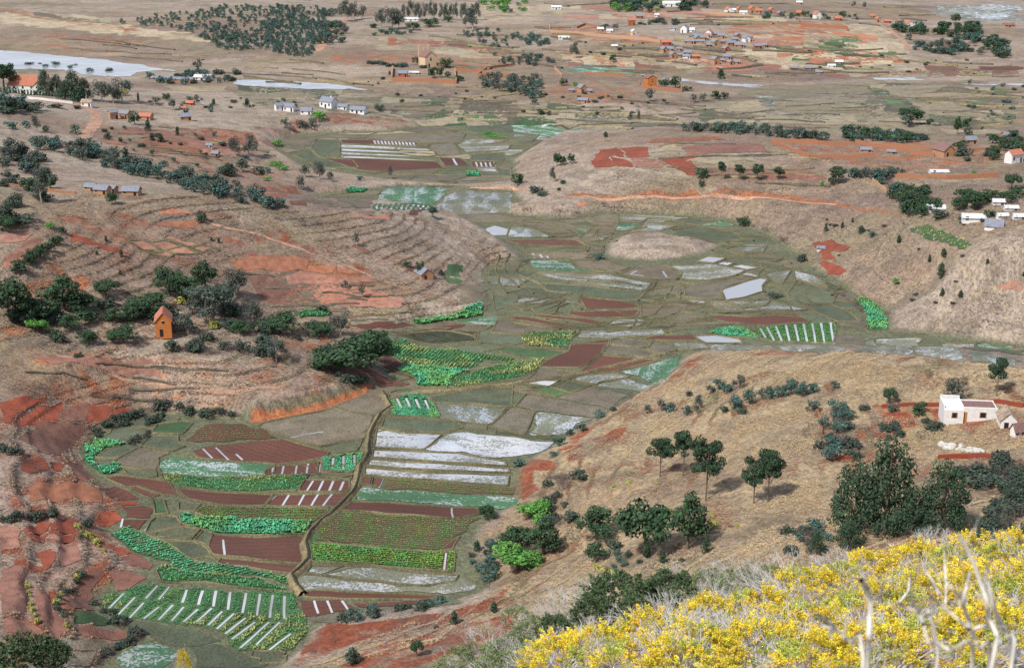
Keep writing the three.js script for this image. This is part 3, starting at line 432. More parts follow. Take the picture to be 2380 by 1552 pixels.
  add(b1, 'channel', ribbon(W.map(([x, z]) => [x + 0.2, z]), 0.34, 0.95, 0, false, 0.4), M.bund);
  for (const s of ['1205,640 1300,595 1500,548 1900,530 2140,490 2380,470 2700,420 3000,380 3300,310 3560,240 3800,190', '1250,590 1500,560']) add(L.near, 'raised_bank', ribbon(densify(xz(S(1, 2, s)), 2.2, 0.7, false), 1.5, 0.03, 0.6, false, 0.8), M.bank);
}
{ // basin
  const F = (t, c, r, s, o) => field(L.basin, t, S(c, r, s), o);
  F('water', 1, 1, '2040,540 2200,547 2390,597 2440,625 2260,638 2130,600', { tint: 1.1 }); F('wet', 2, 1, '-20,555 120,562 250,592 338,632 346,658 -60,662'); F('fallow', 2, 1, '60,512 300,522 440,542 526,610 556,650 362,662 332,610 200,562'); F('mauve', 2, 1, '-60,682 600,682 696,738 100,733', { tint: 0.5 }); F('olive', 2, 1, '110,747 690,747 660,778 110,783'); F('fallow', 2, 1, '130,802 690,792 698,838 640,857 240,853', { ditches: dl(2, 1, '185,805 215,850; 255,815 285,855; 320,830 345,858') });
  F('wetgreen', 2, 1, '142,863 530,873 600,942 985,990 850,978 400,978 182,960'); F('fallow', 2, 1, '564,882 850,873 1106,932 990,977 622,935'); F('wetgreen', 2, 1, '564,572 750,572 640,640 640,657'); F('wet', 2, 1, '652,622 720,613 758,642 740,658 662,650'); F('wet', 2, 1, '792,642 950,613 900,652 840,688 782,662');
  F('wetgreen', 2, 1, '962,560 990,513 1206,503 1180,557 1050,597 954,597'); F('wet', 2, 1, '1224,513 1430,543 1536,552 1360,597 1084,597 1204,552'); F('olive', 2, 1, '1534,602 1730,553 1900,573 2196,678 1560,648'); F('olive', 2, 1, '500,532 700,500 800,545 560,560');
  F('wet', 2, 1, '184,972 900,1003 1190,1063 1286,1082 1238,1158 900,1118 332,1030'); F('olive', 2, 1, '254,1083 600,1103 1226,1167 1178,1242 900,1238 560,1183 322,1150'); F('soil', 2, 1, '624,1213 1000,1243 1186,1292 1186,1308 1000,1328 684,1323', { tint: 1.15 }); F('soil', 2, 1, '544,1347 1000,1343 1186,1328 1148,1388 1060,1402 684,1407 524,1375', { tint: 1.1 }); F('soil', 2, 1, '194,1373 500,1393 856,1440 780,1472 500,1428 204,1400', { tint: 1.1 }); F('soil', 2, 1, '-20,1388 180,1403 596,1482 300,1497 -20,1410', { tint: 1.15 });
  F('fallow', 2, 1, '1004,1000 1170,923 1420,923 1526,960 1556,1010 1528,1047 1250,1047 1104,1020', { ditches: dl(2, 1, '1100,1000 1165,965; 1110,1000 1220,1015; 1400,970 1440,1030'), dw: 0.7 }); F('wet', 2, 1, '1454,923 1880,903 2166,960 2090,1008 1830,1057 1564,1040 1574,980');
  F('water', 2, 1, '1704,880 1820,833 1996,847 1880,897'); F('wetwhite', 2, 1, '1892,907 1970,878 2076,897 2000,923'); F('wetwhite', 2, 1, '2014,930 2150,903 2326,940 2180,958'); F('wetwhite', 2, 1, '2112,1010 2180,973 2288,992 2278,1028'); F('water', 2, 1, '1942,1150 2050,1093 2300,1033 2376,1042 2330,1100 2338,1158 2170,1212 1984,1242'); F('wetwhite', 2, 1, '1564,1240 1700,1237 2106,1280 2100,1290 1700,1268', { tint: 0.9 });
  F('fallow', 2, 1, '1344,1062 1560,1077 1696,1090 1600,1108 1352,1108'); F('fallow', 2, 1, '1304,1140 1470,1118 1586,1122 1558,1168 1302,1178'); F('fallow', 2, 1, '1604,1117 1860,1073 2080,1023 2246,1042 1932,1148 1968,1238 1604,1213');
  F('soil', 2, 1, '1834,1408 1940,1383 2200,1398 2380,1388 2630,1363 2776,1440 2380,1477 2000,1448', { tint: 1.15 }); F('greenish', 2, 1, '1824,1551 1900,1513 2100,1493 2200,1532 2296,1598 2000,1578', { crop: 'blue', cropo: { sp: 0.5, row: 0.7, size: 0.55 } });
  F('greenish', 3, 2, '-168,-30 0,-68 400,-103 608,-108 638,-40 608,92 280,78 30,68 -58,48', { tint: 1.1, crop: 'low', cropo: { sp: 0.5, row: 0.8, size: 0.35, gap: 0.2 }, ditches: dl(3, 2, '-75,-60 -20,40; -10,-65 58,68; 70,-75 130,75; 165,-85 200,75; 250,-90 285,80; 330,-95 365,85; 410,-100 445,90; 490,-105 530,95; 580,-108 612,95') });
  F('greenish', 3, 1, '824,1232 910,1232 1000,1283 1058,1340 1106,1450 1106,1518 924,1512 924,1400 872,1302', { flat: true, crop: 'blue', cropo: { sp: 0.45, row: 0.7, size: 0.6, dir: 1.9 } });
  F('wet', 3, 2, '822,165 900,23 960,18 1366,112 1330,198 1030,182'); F('wet', 3, 2, '1354,200 1390,118 1826,167 1826,268'); F('wet', 3, 2, '1874,273 1874,168 2290,222 2370,328 2500,345 2500,260'); F('olive', 3, 2, '1404,82 1600,63 2375,152 2375,198 1900,150'); F('wet', 3, 2, '4,97 600,103 716,140 700,172 104,163');
  F('wet', 3, 1, '-600,1260 -200,1250 0,1240 300,1310 360,1335 0,1345 -400,1340', { tint: 0.9 }); F('olive', 3, 1, '-600,1350 0,1350 240,1352 0,1370 -500,1385'); F('olive', 3, 1, '350,1280 600,1280 740,1340 860,1440 650,1440 420,1345'); F('olive', 3, 1, '170,1190 270,1060 560,1130 640,1180 600,1275 340,1275', { tint: 1.1 }); F('wet', 3, 1, '250,1050 240,960 440,1010 560,1125'); F('wet', 3, 1, '-40,1000 60,975 220,960 140,1090 60,1060'); F('olive', 3, 1, '-60,890 100,905 230,945 60,970 -60,940');
  F('wet', 2, 1, '850,1480 960,1420 1180,1410 1280,1440 1120,1495', { tint: 1 }); F('olive', 2, 1, '1290,1440 1480,1420 1500,1470 1420,1490 1270,1490'); F('fallow', 2, 1, '1550,1350 1800,1380 1820,1410 1500,1420', { tint: 1.1 }); F('wet', 2, 1, '1750,1350 2100,1340 2330,1380 2000,1385'); F('olive', 2, 1, '1440,1500 1900,1500 1800,1560 1500,1560'); F('olive', 2, 1, '2130,1300 2300,1230 2560,1250 2600,1330 2300,1330'); F('wet', 2, 1, '640,1520 1100,1510 1400,1505 1430,1560 900,1600 600,1590', { tint: 0.9 }); F('olive', 2, 1, '1230,1170 1300,1190 1440,1180 1420,1245 1190,1245'); F('olive', 2, 1, '1440,1185 1540,1180 1550,1235 1430,1240'); F('fallow', 2, 1, '1200,1300 1500,1290 1560,1340 1400,1400 1200,1390', { tint: 0.95 });
  F('olive', 2, 1, '-180,1190 -20,1200 60,1195 40,1260 -160,1340', { flat: true }); F('olive', 2, 1, '180,1320 330,1250 480,1245 420,1290 220,1360'); F('fallow', 2, 1, '-130,1420 100,1430 500,1500 200,1560 -200,1550', { tint: 0.9 });
  for (const [s, c, r] of [['700,495 800,540 1200,520 1260,485 1400,480 1700,545 2000,590 2250,690', 2, 1], ['900,690 980,690', 2, 1], ['1950,735 2100,740 2340,745', 2, 1], ['1660,670 1950,690 2200,680', 2, 1], ['1860,780 1960,770 2080,810 2400,808', 2, 1], ['1800,830 2150,830 2300,890 2440,900', 2, 1], ['1420,920 1540,960 1570,1000 1540,1050', 2, 1], ['990,990 1190,1060 1330,1080 1230,1190 1175,1250', 2, 1], ['60,1010 240,1080 330,1160 480,1170 560,1185', 2, 1], ['-40,1290 200,1250 330,1215 490,1245', 2, 1], ['-60,1370 180,1320 280,1290 480,1250', 2, 1], ['0,1450 300,1500 700,1495 1200,1450 1500,1450 1900,1430', 2, 1]])
    add(L.basin, 'bund', ribbon(densify(xz(S(c, r, s)), 3, 0.6, false), 1.1, 0.03, 0.45, false), M.bund);

  for (const s of ['160,870 60,900 30,980 100,1090 200,1180', '-20,820 -80,900 -60,1010 60,1120', '-120,820 -160,930 -120,1080 -40,1180', '700,850 840,800 860,740 700,700 640,660', '640,700 720,740 700,790', '1100,600 1240,500', '1500,590 1750,540', '1250,560 1080,600', '700,1060 1000,1090', '600,1040 900,1060 1200,1110', '1460,1190 1480,1120 1560,1110 1560,1230', '1590,1110 1580,1180', '1340,1050 1290,1140', '1000,1260 1300,1230 1500,1200', '1200,1290 1500,1260 1900,1300', '1220,1400 1330,1370 1400,1290', '1440,1500 1560,1430 1900,1420', '1100,1500 1150,1440', '1500,1370 1560,1330 1700,1330', '640,1190 600,1260 650,1330', '380,1380 420,1310 520,1270', '2390,1050 2330,1110 2360,1170', '2440,1210 2360,1290 2140,1320', '2150,970 2260,1000 2380,930', '2300,890 2440,900 2520,920', '1980,880 2090,900 2340,945', '2100,1010 2170,970', '2400,810 2520,850 2600,900', '2580,1200 2500,1130 2380,1110', '2720,1290 2960,1280 3090,1330', '2980,1200 3000,1160 3060,1120', '2820,1280 2720,1200 2640,1180', '880,1540 1200,1500 1420,1490', '1420,1540 1700,1500 1900,1500', '1270,1480 1330,1420 1450,1440'])
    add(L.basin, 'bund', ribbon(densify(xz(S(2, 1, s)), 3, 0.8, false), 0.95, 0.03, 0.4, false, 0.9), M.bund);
}

// the remaining valley floor, divided into small bunded paddies that meet edge to edge
function tileFloor(par, P, gap, types, seedN) {
  const r = rng(seedN), R = P.map(([x, y]) => onPlane(x, y, 0)); let b = [1e9, 1e9, -1e9, -1e9]; for (const [x, z] of R) b = [Math.min(b[0], x), Math.min(b[1], z), Math.max(b[2], x), Math.max(b[3], z)];
  const bx = flatPlots.map((W) => { let q = [1e9, 1e9, -1e9, -1e9]; for (const [x, z] of W) q = [Math.min(q[0], x), Math.min(q[1], z), Math.max(q[2], x), Math.max(q[3], z)]; return { W, q }; });
  const taken = (x, z) => lerpGrid(gridD, x, z) > 0.01 || bx.some(({ W, q }) => x > q[0] && x < q[2] && z > q[1] && z < q[3] && inside(W, x, z));
  const seeds = []; for (let k = 0; k < 9000; k++) { const x = mix(b[0], b[2], r()), z = mix(b[1], b[3], r()); if (!inside(R, x, z)) continue; if (seeds.some((s) => Math.hypot((s[0] - x) / 1.9, s[1] - z) < gap)) continue; seeds.push([x, z, taken(x, z)]); }
  for (const [x, z, t] of seeds) {
    if (t) continue;
    let C = [[x - 2.6 * gap, z - 1.5 * gap], [x + 2.6 * gap, z - 1.5 * gap], [x + 2.6 * gap, z + 1.5 * gap], [x - 2.6 * gap, z + 1.5 * gap]];
    for (const [u, v] of seeds) { if (u === x && v === z || Math.abs(u - x) > 6 * gap || Math.abs(v - z) > 4 * gap) continue; const nx = (u - x) / 3.61, nz = v - z, mx = (u + x) / 2, mz = (v + z) / 2, side = ([p, q]) => (p - mx) * nx + (q - mz) * nz, out = []; for (let i = 0; i < C.length; i++) { const p = C[i], q = C[(i + 1) % C.length], sp = side(p), sq = side(q); if (sp <= 0) out.push(p); if ((sp < 0) !== (sq < 0) && sp !== sq) { const f = sp / (sp - sq); out.push([mix(p[0], q[0], f), mix(p[1], q[1], f)]); } } C = out; if (C.length < 3) break; }
    if (C.length < 3) continue;
    C = densify(C, 3, 1.6).map(([p, q]) => { let f = 1; const l = Math.hypot(p - x, q - z) || 1; f = Math.max(0.2, 1 - 0.4 / l); while (f > 0.2 && taken(mix(x, p, f), mix(z, q, f))) f -= 0.06; return [mix(x, p, f), mix(z, q, f)]; });
    let area = 0; for (let i = 0; i < C.length; i++) { const p = C[i], q = C[(i + 1) % C.length]; area += p[0] * q[1] - q[0] * p[1]; } if (Math.abs(area) / 2 < gap * gap * 0.35) continue;
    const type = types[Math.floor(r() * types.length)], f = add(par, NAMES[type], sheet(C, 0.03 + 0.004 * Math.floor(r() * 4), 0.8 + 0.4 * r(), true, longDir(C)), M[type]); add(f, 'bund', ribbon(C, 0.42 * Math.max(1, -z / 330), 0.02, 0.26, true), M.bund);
  }
}
{ // hillside plots
  const F = (t, c, r, s, o) => field(L.hill, t, S(c, r, s), { bund: 0, ...o });
  F('red', 0, 3, '214,240 360,174 448,192 438,272 234,287'); F('red', 0, 3, '464,192 640,168 736,192 718,287 472,282'); F('red', 0, 3, '244,302 438,298 400,372 302,377'); F('red', 0, 3, '484,298 706,302 698,360 660,382 562,377'); F('red', 0, 3, '322,490 420,443 518,482 470,617 402,622');
  F('red', 0, 3, '844,220 960,94 1050,112 1106,170 1020,238', { tint: 1.15 }); F('red', 0, 3, '1004,402 1150,452 1236,490 1080,497 944,382', { tint: 1.15 }); F('mauve', 0, 3, '624,1000 740,723 860,643 956,702 842,850 822,950 896,1028 642,1028', { tint: 0.7 }); F('pink', 0, 3, '0,222 168,232 206,400 196,438 0,467');
  F('mauve', 0, 3, '334,900 480,833 498,1000 556,1100 596,1198 450,1267 402,1200 342,1030', { tint: 1 }); F('mauve', 0, 3, '0,622 280,613 202,760 248,880 238,1058 0,1077', { tint: 1 }); F('mauve', 0, 3, '44,1092 260,1093 396,1230 300,1317 24,1220', { tint: 0.95 }); F('fallow', 0, 3, '544,1292 1056,1303 900,1397 534,1378', { tint: 1.4 }); F('mauve', 0, 3, '684,1162 1130,1203 1246,1250 1050,1287 722,1268', { tint: 0.95 }); F('mauve', 0, 3, '560,400 700,390 690,560 540,600 520,500', { tint: 1.15 }); F('mauve', 0, 3, '1070,520 1260,500 1400,600 1340,650 1180,600', { tint: 0.75 }); F('mauve', 0, 3, '980,660 1150,640 1340,720 1200,830 1090,830', { tint: 0.85 }); F('fallow', 0, 3, '540,1400 880,1410 800,1551 600,1551', { tint: 1.5 });
  F('red', 0, 2, '0,643 280,573 426,573 418,640 260,687 60,817 0,817'); F('red', 0, 2, '54,830 330,684 596,663 520,828 202,857', { tint: 1.05 }); F('mauve', 0, 2, '544,740 650,673 816,664 798,808 522,808', { tint: 0.9 }); F('red', 0, 2, '822,664 1076,673 950,788 804,827', { tint: 1.1 }); F('red', 0, 2, '1094,674 1346,693 1100,757 964,788'); F('mauve', 0, 2, '124,950 400,834 796,843 740,938 640,1087 550,1128 422,1128', { tint: 0.72 });
  F('red', 0, 2, '234,1152 350,1133 466,1278 300,1297 204,1260', { tint: 0.85 }); F('red', 0, 2, '414,1162 526,1192 556,1278 480,1268', { tint: 0.8 }); F('mauve', 0, 2, '614,1213 740,1203 846,1330 800,1387 720,1358 642,1310', { tint: 0.75 }); F('orange', 0, 2, '254,1450 350,1383 650,1378 760,1402 926,1480 936,1560 234,1560', { tint: 0.75 }); F('mauve', 0, 2, '850,1420 1000,1390 960,1410 880,1440'); F('pink', 0, 2, '260,215 480,195 900,210 1300,205 1440,260 1480,400 1320,390 1000,340 700,280 500,290', { tint: 0.85 });
  F('orange', 1, 1, '-195,870 0,832 250,833 486,853 460,948 250,972 -190,962', { tint: 0.95 }); F('orange', 1, 1, '474,950 494,903 756,923 700,982', { tint: 1.1 }); F('orange', 1, 1, '744,980 780,923 966,990 930,998'); F('pink', 1, 1, '264,1000 520,973 770,1003 1096,1033 1080,1077 770,1097 284,1097', { tint: 1 }); F('pink', 1, 1, '794,470 1000,453 1236,443 1246,497 804,478', { tint: 0.95 });
  F('fallow', 1, 1, '1894,1130 1930,1073 2166,1132 2070,1257 1884,1277', { tint: 1.25 }); F('fallow', 1, 1, '1960,985 2100,972 2106,1060 2000,1077', { tint: 1.5 }); F('greenish', 1, 1, '1744,1010 1780,903 1926,912 1888,1028', { tint: 0.75 }); F('greenish', 1, 1, '1750,1040 1850,1030 1900,1060 1880,1085 1800,1080', { tint: 1.1 });
  F('greenish', 1, 1, '1944,1312 2096,1283 2096,1388 1960,1398 1820,1428 1504,1457 1484,1432 1800,1402', { crop: 'blue', cropo: { sp: 0.5, row: 0.7, size: 0.8 } }); F('olive', 1, 1, '864,1422 1240,1412 1230,1425 872,1448'); F('soil', 1, 1, '884,1482 1400,1450 1500,1470 1000,1508'); F('soil', 1, 1, '1234,1530 1960,1463 1900,1498 1302,1548'); F('greenish', 1, 1, '400,1345 660,1340 650,1385 410,1400', { crop: 'mixed', cropo: { size: 0.7 } });
  F('red', 0, 1, '624,690 662,618 790,653 850,702 1100,762 1276,828 1080,797 802,728', { tint: 1 });
  for (const s of ['1184,700 1370,698 1476,778 1322,777', '1384,697 1480,673 1686,740 1512,772', '1494,667 1540,648 1856,732 1760,748', '1534,782 1710,748 1836,788 1652,812', '1774,752 1870,738 2056,770 1862,783', '1330,790 1520,785 1640,818 1560,830']) F('pink', 0, 1, s, { bund: 1, bw: 0.8, bh: 0.3 });
  F('orange', 0, 1, '1484,420 1600,378 1700,403 1776,430 1502,438'); F('orange', 0, 1, '1414,500 1600,493 1846,502 1800,557 1700,568 1422,530', { tint: 0.85 }); F('pink', 0, 1, '0,622 296,622 250,698 0,717'); F('pink', 0, 1, '0,833 240,723 396,663 390,720 240,840 100,930 0,940', { tint: 0.9 }); F('fallow', 0, 1, '0,180 300,190 290,220 120,260 0,330', { tint: 1.6 });
  F('red', 2, 0, '734,1490 822,1404 1000,1373 1056,1468 892,1452 950,1551 794,1560'); F('red', 2, 0, '1014,1373 1256,1363 1286,1458 1082,1477', { tint: 1 }); F('straw', 2, 0, '1294,1400 1520,1343 1576,1408 1292,1418', { tint: 0.85 }); F('orange', 2, 0, '1274,1302 1500,1283 1900,1263 1976,1300 1500,1327 1264,1328', { tint: 0.7 }); F('red', 2, 0, '1344,1472 1800,1453 1650,1492 1740,1560 1452,1551'); F('straw', 2, 0, '1600,1500 1900,1430 2200,1450 2300,1500 1900,1530', { tint: 0.8 }); F('mauve', 2, 0, '1600,1360 2300,1330 2380,1420 1900,1425 1640,1450', { tint: 0.9 }); F('red', 2, 0, '900,1460 1060,1480 1150,1560 960,1551', { tint: 0.85 }); F('pink', 2, 0, '1090,1480 1280,1470 1420,1560 1170,1560', { tint: 0.8 });
  F('red', 2, 1, '1474,2 1700,2 1716,78 1640,83'); F('mauve', 3, 1, '-600,0 -100,20 350,22 556,128 0,108 -600,80', { tint: 0.9 }); F('red', 3, 1, '474,890 520,868 610,868 736,955 700,995 540,990', { tint: 0.95 }); F('red', 3, 1, '400,712 570,680 780,740 700,775 590,780 640,860 530,850 450,770', { tint: 0.95 }); F('pink', 3, 1, '2120,1120 2200,1090 2360,1115 2340,1165 2160,1160', { tint: 1.1 });
  F('greenish', 3, 1, '1320,570 1480,535 1560,570 1900,735 1780,775 1560,690', { tint: 0.9, crop: 'maize', cropo: { row: 2.4, sp: 0.6, size: 0.5, ripe: -0.05, dir: 0.55 } });
  F('orange', 2, 1, '590,360 680,330 730,345 660,380', { tint: 1.25 });
}
{ // strip fields beyond the spur
  const F = (t, c, r, s, o) => field(L.upper, t, S(c, r, s), { bw: 0.9, ...o });
  F('greenish', 1, 1, '824,220 880,188 1036,207 988,238 862,243', { crop: 'blue', cropo: { sp: 0.6, row: 0.8, size: 0.8 } });
  F('wetgreen', 1, 1, '1184,207 1450,183 1700,193 1806,212 1648,352 1500,338 1114,318 1134,272'); F('greenish', 1, 1, '1104,342 1640,362 1598,398 1094,398', { tint: 0.9, dw: 0.8, ditches: [...Array(11)].map((_, i) => S(1, 1, `${1140 + i * 46},${332 + i * 3} ${1118 + i * 46 - i},${396}`)) }); F('soil', 1, 1, '1404,412 1576,398 1500,442 1394,433'); F('fallow', 1, 1, '734,330 900,293 1096,283 1060,378 782,388'); F('fallow', 1, 1, '504,330 690,308 756,380 690,388 562,345'); F('mauve', 1, 1, '294,312 440,312 476,358 352,353', { tint: 0.6 });
  F('wet', 1, 1, '1664,362 1850,218 2376,243 2376,397 1900,437 1564,437', { tint: 0.9 });
  for (const [a, b] of [[1342, 1375], [1382, 1408], [1415, 1440], [1447, 1474]]) F('wetwhite', 1, 0, `${784},${a} ${1600 + (a - 1342) * 0.6},${a + 46} ${1620 + (a - 1342) * 0.6},${b + 24} ${790},${b - 2}`, { tint: 1.2, bw: 0.45, bh: 0.2 });
  F('soil', 1, 0, '784,1302 1100,1302 1480,1322 1556,1358 794,1337', { dw: 0.9, ditches: [...Array(12)].map((_, i) => S(1, 0, `${1095 + i * 33},${1308 + i * 1.6} ${1112 + i * 33},${1344 + i * 1.6}`)) });
  F('soil', 1, 0, '594,1463 1680,1502 1756,1567 1240,1597 964,1587', { tint: 0.95 }); F('olive', 1, 0, '504,1370 552,1303 768,1298 776,1458 582,1458'); F('fallow', 1, 0, '1604,1343 1836,1333 1906,1438 1692,1457'); F('soil', 1, 0, '1694,1468 1900,1473 1986,1538 1762,1548', { ditches: dl(1, 0, '1830,1475 1870,1545') }); F('soil', 1, 0, '1994,1503 2226,1503 2208,1557 2014,1557', { dw: 0.8, ditches: dl(1, 0, '2040,1510 2055,1550; 2085,1512 2098,1552; 2130,1512 2142,1552; 2172,1512 2184,1552; 2215,1512 2220,1552') });
  F('wetwhite', 1, 1, '2010,5 2220,5 2260,60 2100,45'); F('greenish', 1, 1, '1950,60 2060,55 2080,90 1960,92', { crop: 'blue', cropo: { sp: 0.6, row: 0.8, size: 0.9 } });
  F('greenish', 1, 0, '2064,1242 2180,1233 2326,1285 2190,1292', { tint: 1.6, crop: 'low', cropo: { sp: 0.7, row: 1, size: 0.5 } }); F('straw', 1, 0, '1484,1122 1830,1083 1886,1150 1542,1178', { tint: 0.85 }); F('straw', 1, 0, '1884,1122 2090,1113 2156,1170 1972,1168', { tint: 0.8 }); F('wet', 1, 0, '1854,1343 2376,1343 2340,1397 1954,1417'); F('greenish', 1, 0, '1944,1073 2060,1073 2076,1108 1972,1108', { tint: 1.6 });
  F('olive', 1, 0, '2000,1440 2300,1420 2340,1500 2240,1500 2000,1495'); F('fallow', 1, 0, '240,1255 800,1245 1000,1260 1030,1285 560,1290 400,1400 250,1310'); F('fallow', 1, 0, '1030,1260 1500,1240 1950,1240 1900,1330 1600,1330 1050,1290', { tint: 1.05 }); F('olive', 1, 0, '300,1420 500,1390 580,1465 900,1490 950,1560 600,1560'); F('fallow', 1, 0, '1310,1060 1640,1070 1500,1110 1380,1090'); F('olive', 1, 0, '1950,1180 2380,1170 2380,1230 2000,1225'); F('olive', 1, 0, '2330,1290 2640,1250 2560,1320 2400,1330', { tint: 1.2 }); F('wetgreen', 1, 0, '2380,1170 2740,1150 3100,1160 2980,1210 2560,1240 2400,1235', { tint: 1.2 }); F('fallow', 1, 0, '1160,960 1500,950 1800,1000 1640,1060 1320,1050 1080,1000', { tint: 1.1 }); F('greenish', 1, 0, '2100,1070 2200,1065 2260,1100 2130,1105', { tint: 1.1 });
}
tileFloor(L.basin, D('1130,620 1230,600 1350,505 1550,500 1720,515 1870,600 2000,700 2060,760 2379,815 2379,860 2000,830 1640,815 1300,790 950,775 1090,735 1130,680'), 6.5, ['fallow', 'olive', 'olive', 'wet', 'fallow', 'olive', 'wetgreen'], 61);
tileFloor(L.near, D('900,790 1300,790 1640,815 1480,915 1200,1090 1190,1170 1080,1290 1110,1390 720,1455 640,1552 240,1552 210,1400 350,1305 250,1230 200,1060 340,965 565,980 860,905'), 5.5, ['olive', 'fallow', 'olive', 'greenish', 'olive'], 62);
tileFloor(L.upper, D('690,475 860,440 1060,434 1200,447 1210,480 1130,500 1030,497 760,482'), 8, ['fallow', 'olive', 'wet'], 63); tileFloor(L.upper, D('645,340 700,313 900,306 1200,293 1325,300 1240,342 1192,372 1188,424 900,414 700,384'), 9, ['fallow', 'fallow', 'olive', 'wet', 'straw'], 64);
{ // the far plain
  const F = (t, c, r, s, o) => field(L.plain, t, S(c, r, s), { bund: 0, ...o });
  F('water', 1, 0, '-215,745 0,742 400,762 800,792 1056,843 600,830 0,802 -200,790', { tint: 1 }); F('water', 0, 0, '-200,460 0,470 400,502 1000,562 1400,622 1676,660 1500,650 1270,670 1190,713 1060,713 760,690 600,652 300,640 -200,640');
  F('water', 3, 0, '964,722 1420,722 1446,743 1022,743'); F('water', 3, 0, '1744,777 2375,777 2375,793 1902,788'); F('water', 3, 0, '54,952 180,957 170,973 62,968'); F('water', 3, 0, '334,967 556,977 556,998 332,985'); F('wetwhite', 3, 0, '574,982 880,987 896,1008 602,998'); F('greenish', 3, 0, '1084,927 1200,927 1246,963 1132,963', { tint: 1.7 }); F('soil', 3, 0, '1974,612 2375,622 2375,648 1974,643', { tint: 1.2 }); F('straw', 3, 0, '1304,937 1680,943 2156,1093 1502,1068', { tint: 0.72 });
  F('water', 2, 0, '1084,687 1238,692 1238,708 1084,698'); F('water', 2, 0, '1384,732 1600,733 2000,773 2380,792 2380,818 1960,793 1600,758'); F('wetgreen', 2, 0, '450,640 700,600 1000,625 1280,660 1080,690 900,690 560,660', { tint: 1.1 }); F('greenish', 2, 0, '920,675 1070,680 1080,700 920,695', { tint: 1.3 });
  F('straw', 2, 0, '2380,790 2700,830 2900,900 2500,930 2200,900 2080,860', { tint: 0.55 }); F('wet', 2, 0, '2240,880 2500,900 2480,925 2260,910', { tint: 1.1 }); F('straw', 2, 0, '2420,940 3000,930 3300,1010 3000,1060 2500,1040', { tint: 0.62 }); F('straw', 2, 0, '1960,1010 2150,940 2290,930 2330,970 2160,1040', { tint: 0.85 }); F('straw', 2, 0, '1500,990 1950,940 2140,935 1960,1005 1700,1030', { tint: 0.75 }); F('straw', 2, 0, '2180,1045 2340,980 2420,1000 2380,1050', { tint: 0.8 }); F('straw', 3, 0, '0,800 900,800 960,860 500,870 0,850', { tint: 0.6 }); F('fallow', 3, 0, '0,880 500,880 960,870 900,950 300,945 0,925', { tint: 1.5 }); F('straw', 3, 0, '200,1010 850,1015 850,1055 300,1060', { tint: 0.58 }); F('fallow', 3, 0, '430,760 1020,760 1050,790 460,790', { tint: 1.5 }); F('fallow', 3, 0, '1050,800 1700,790 1560,850 1160,890', { tint: 1.6 }); F('straw', 3, 0, '1160,880 1680,860 2000,880 1900,920 1250,910', { tint: 0.75 }); F('straw', 3, 0, '1830,805 2050,810 2100,850 1900,840', { tint: 0.9 });
  F('straw', 2, 0, '1770,1140 1880,1110 2240,1115 2300,1160 1900,1165', { tint: 0.9 }); F('straw', 2, 0, '380,1150 600,1150 720,1215 470,1200', { tint: 0.65 }); F('straw', 2, 0, '610,1150 900,1160 1010,1210 730,1215', { tint: 0.75 }); F('straw', 2, 0, '940,1130 1160,1110 1380,1100 1400,1140 1000,1170', { tint: 0.7 }); F('straw', 3, 0, '390,1145 960,1145 990,1165 420,1165', { tint: 0.85 }); F('straw', 3, 0, '370,1175 900,1180 1480,1175 1560,1250 600,1250', { tint: 0.7 }); F('straw', 3, 0, '1580,1200 2180,1210 2150,1240 1640,1245', { tint: 0.85 }); F('straw', 3, 0, '1800,610 1960,610 1960,645 1780,640', { tint: 0.75 }); F('greenish', 3, 0, '1880,930 2040,935 1990,965 1890,960', { tint: 1.4 });
  F('greenish', 3, 0, '2050,815 2200,830 2250,860 2130,870', { tint: 1.3 }); F('orange', 1, 0, '1230,350 1310,350 1300,420 1220,420', { tint: 0.8 }); F('straw', 0, 0, '1510,800 2080,800 2090,850 1600,840', { tint: 0.85 }); F('straw', 1, 0, '-200,860 280,850 560,880 540,920 0,900', { tint: 0.6 }); F('fallow', 2, 0, '1600,640 1780,630 1780,680 1620,690', { tint: 1.6 });
  for (const s of ['1340,1060 1500,1000 1640,960 1700,930']) void s;
}
// the pale patchwork of the plain: irregular strips between hedge banks
function patchwork(par, P, n, types, seedN, size, o = {}) {
  const r = rng(seedN); let b = [1e9, 1e9, -1e9, -1e9]; for (const [x, y] of P) b = [Math.min(b[0], x), Math.min(b[1], y), Math.max(b[2], x), Math.max(b[3], y)];
  for (let i = 0, k = 0; i < n && k < n * 30; k++) {
    const x = mix(b[0], b[2], r()), y = mix(b[1], b[3], r()), w = size * (0.6 + 1.2 * r()), h = size * (0.1 + 0.13 * r()) * (0.6 + (y / 300)), sk = (r() - 0.4) * h * 2.5, tl = (r() - 0.35) * 0.1 * w;
    const q = [[x - w / 2, y - h / 2 - tl], [x + w / 2, y - h / 2 + tl], [x + w / 2 + sk, y + h / 2 + tl], [x - w / 2 + sk * 0.7, y + h / 2 - tl]]; if (!q.every(([a, c]) => inside(P, a, c))) continue; i++;
    field(par, types[Math.floor(r() * types.length)], q, { low: 1, bund: o.bund ?? 0, bw: 0.8, bh: 0.3, tint: (o.tint ?? 1) * (0.8 + 0.45 * r()) });
  }
}
patchwork(L.plain, D('1620,245 1900,188 2300,185 2379,200 2379,300 1900,292 1600,285'), 60, ['straw', 'straw', 'fallow', 'wet', 'olive', 'straw', 'greenish'], 21, 90, { tint: 0.8 }); patchwork(L.plain, D('880,200 1250,235 1600,262 1600,300 1000,298 880,270'), 40, ['straw', 'fallow', 'olive', 'straw', 'greenish'], 22, 80, { tint: 0.75 }); patchwork(L.plain, D('540,190 860,205 880,240 560,232'), 14, ['straw', 'fallow', 'olive'], 23, 80, { tint: 0.8 });
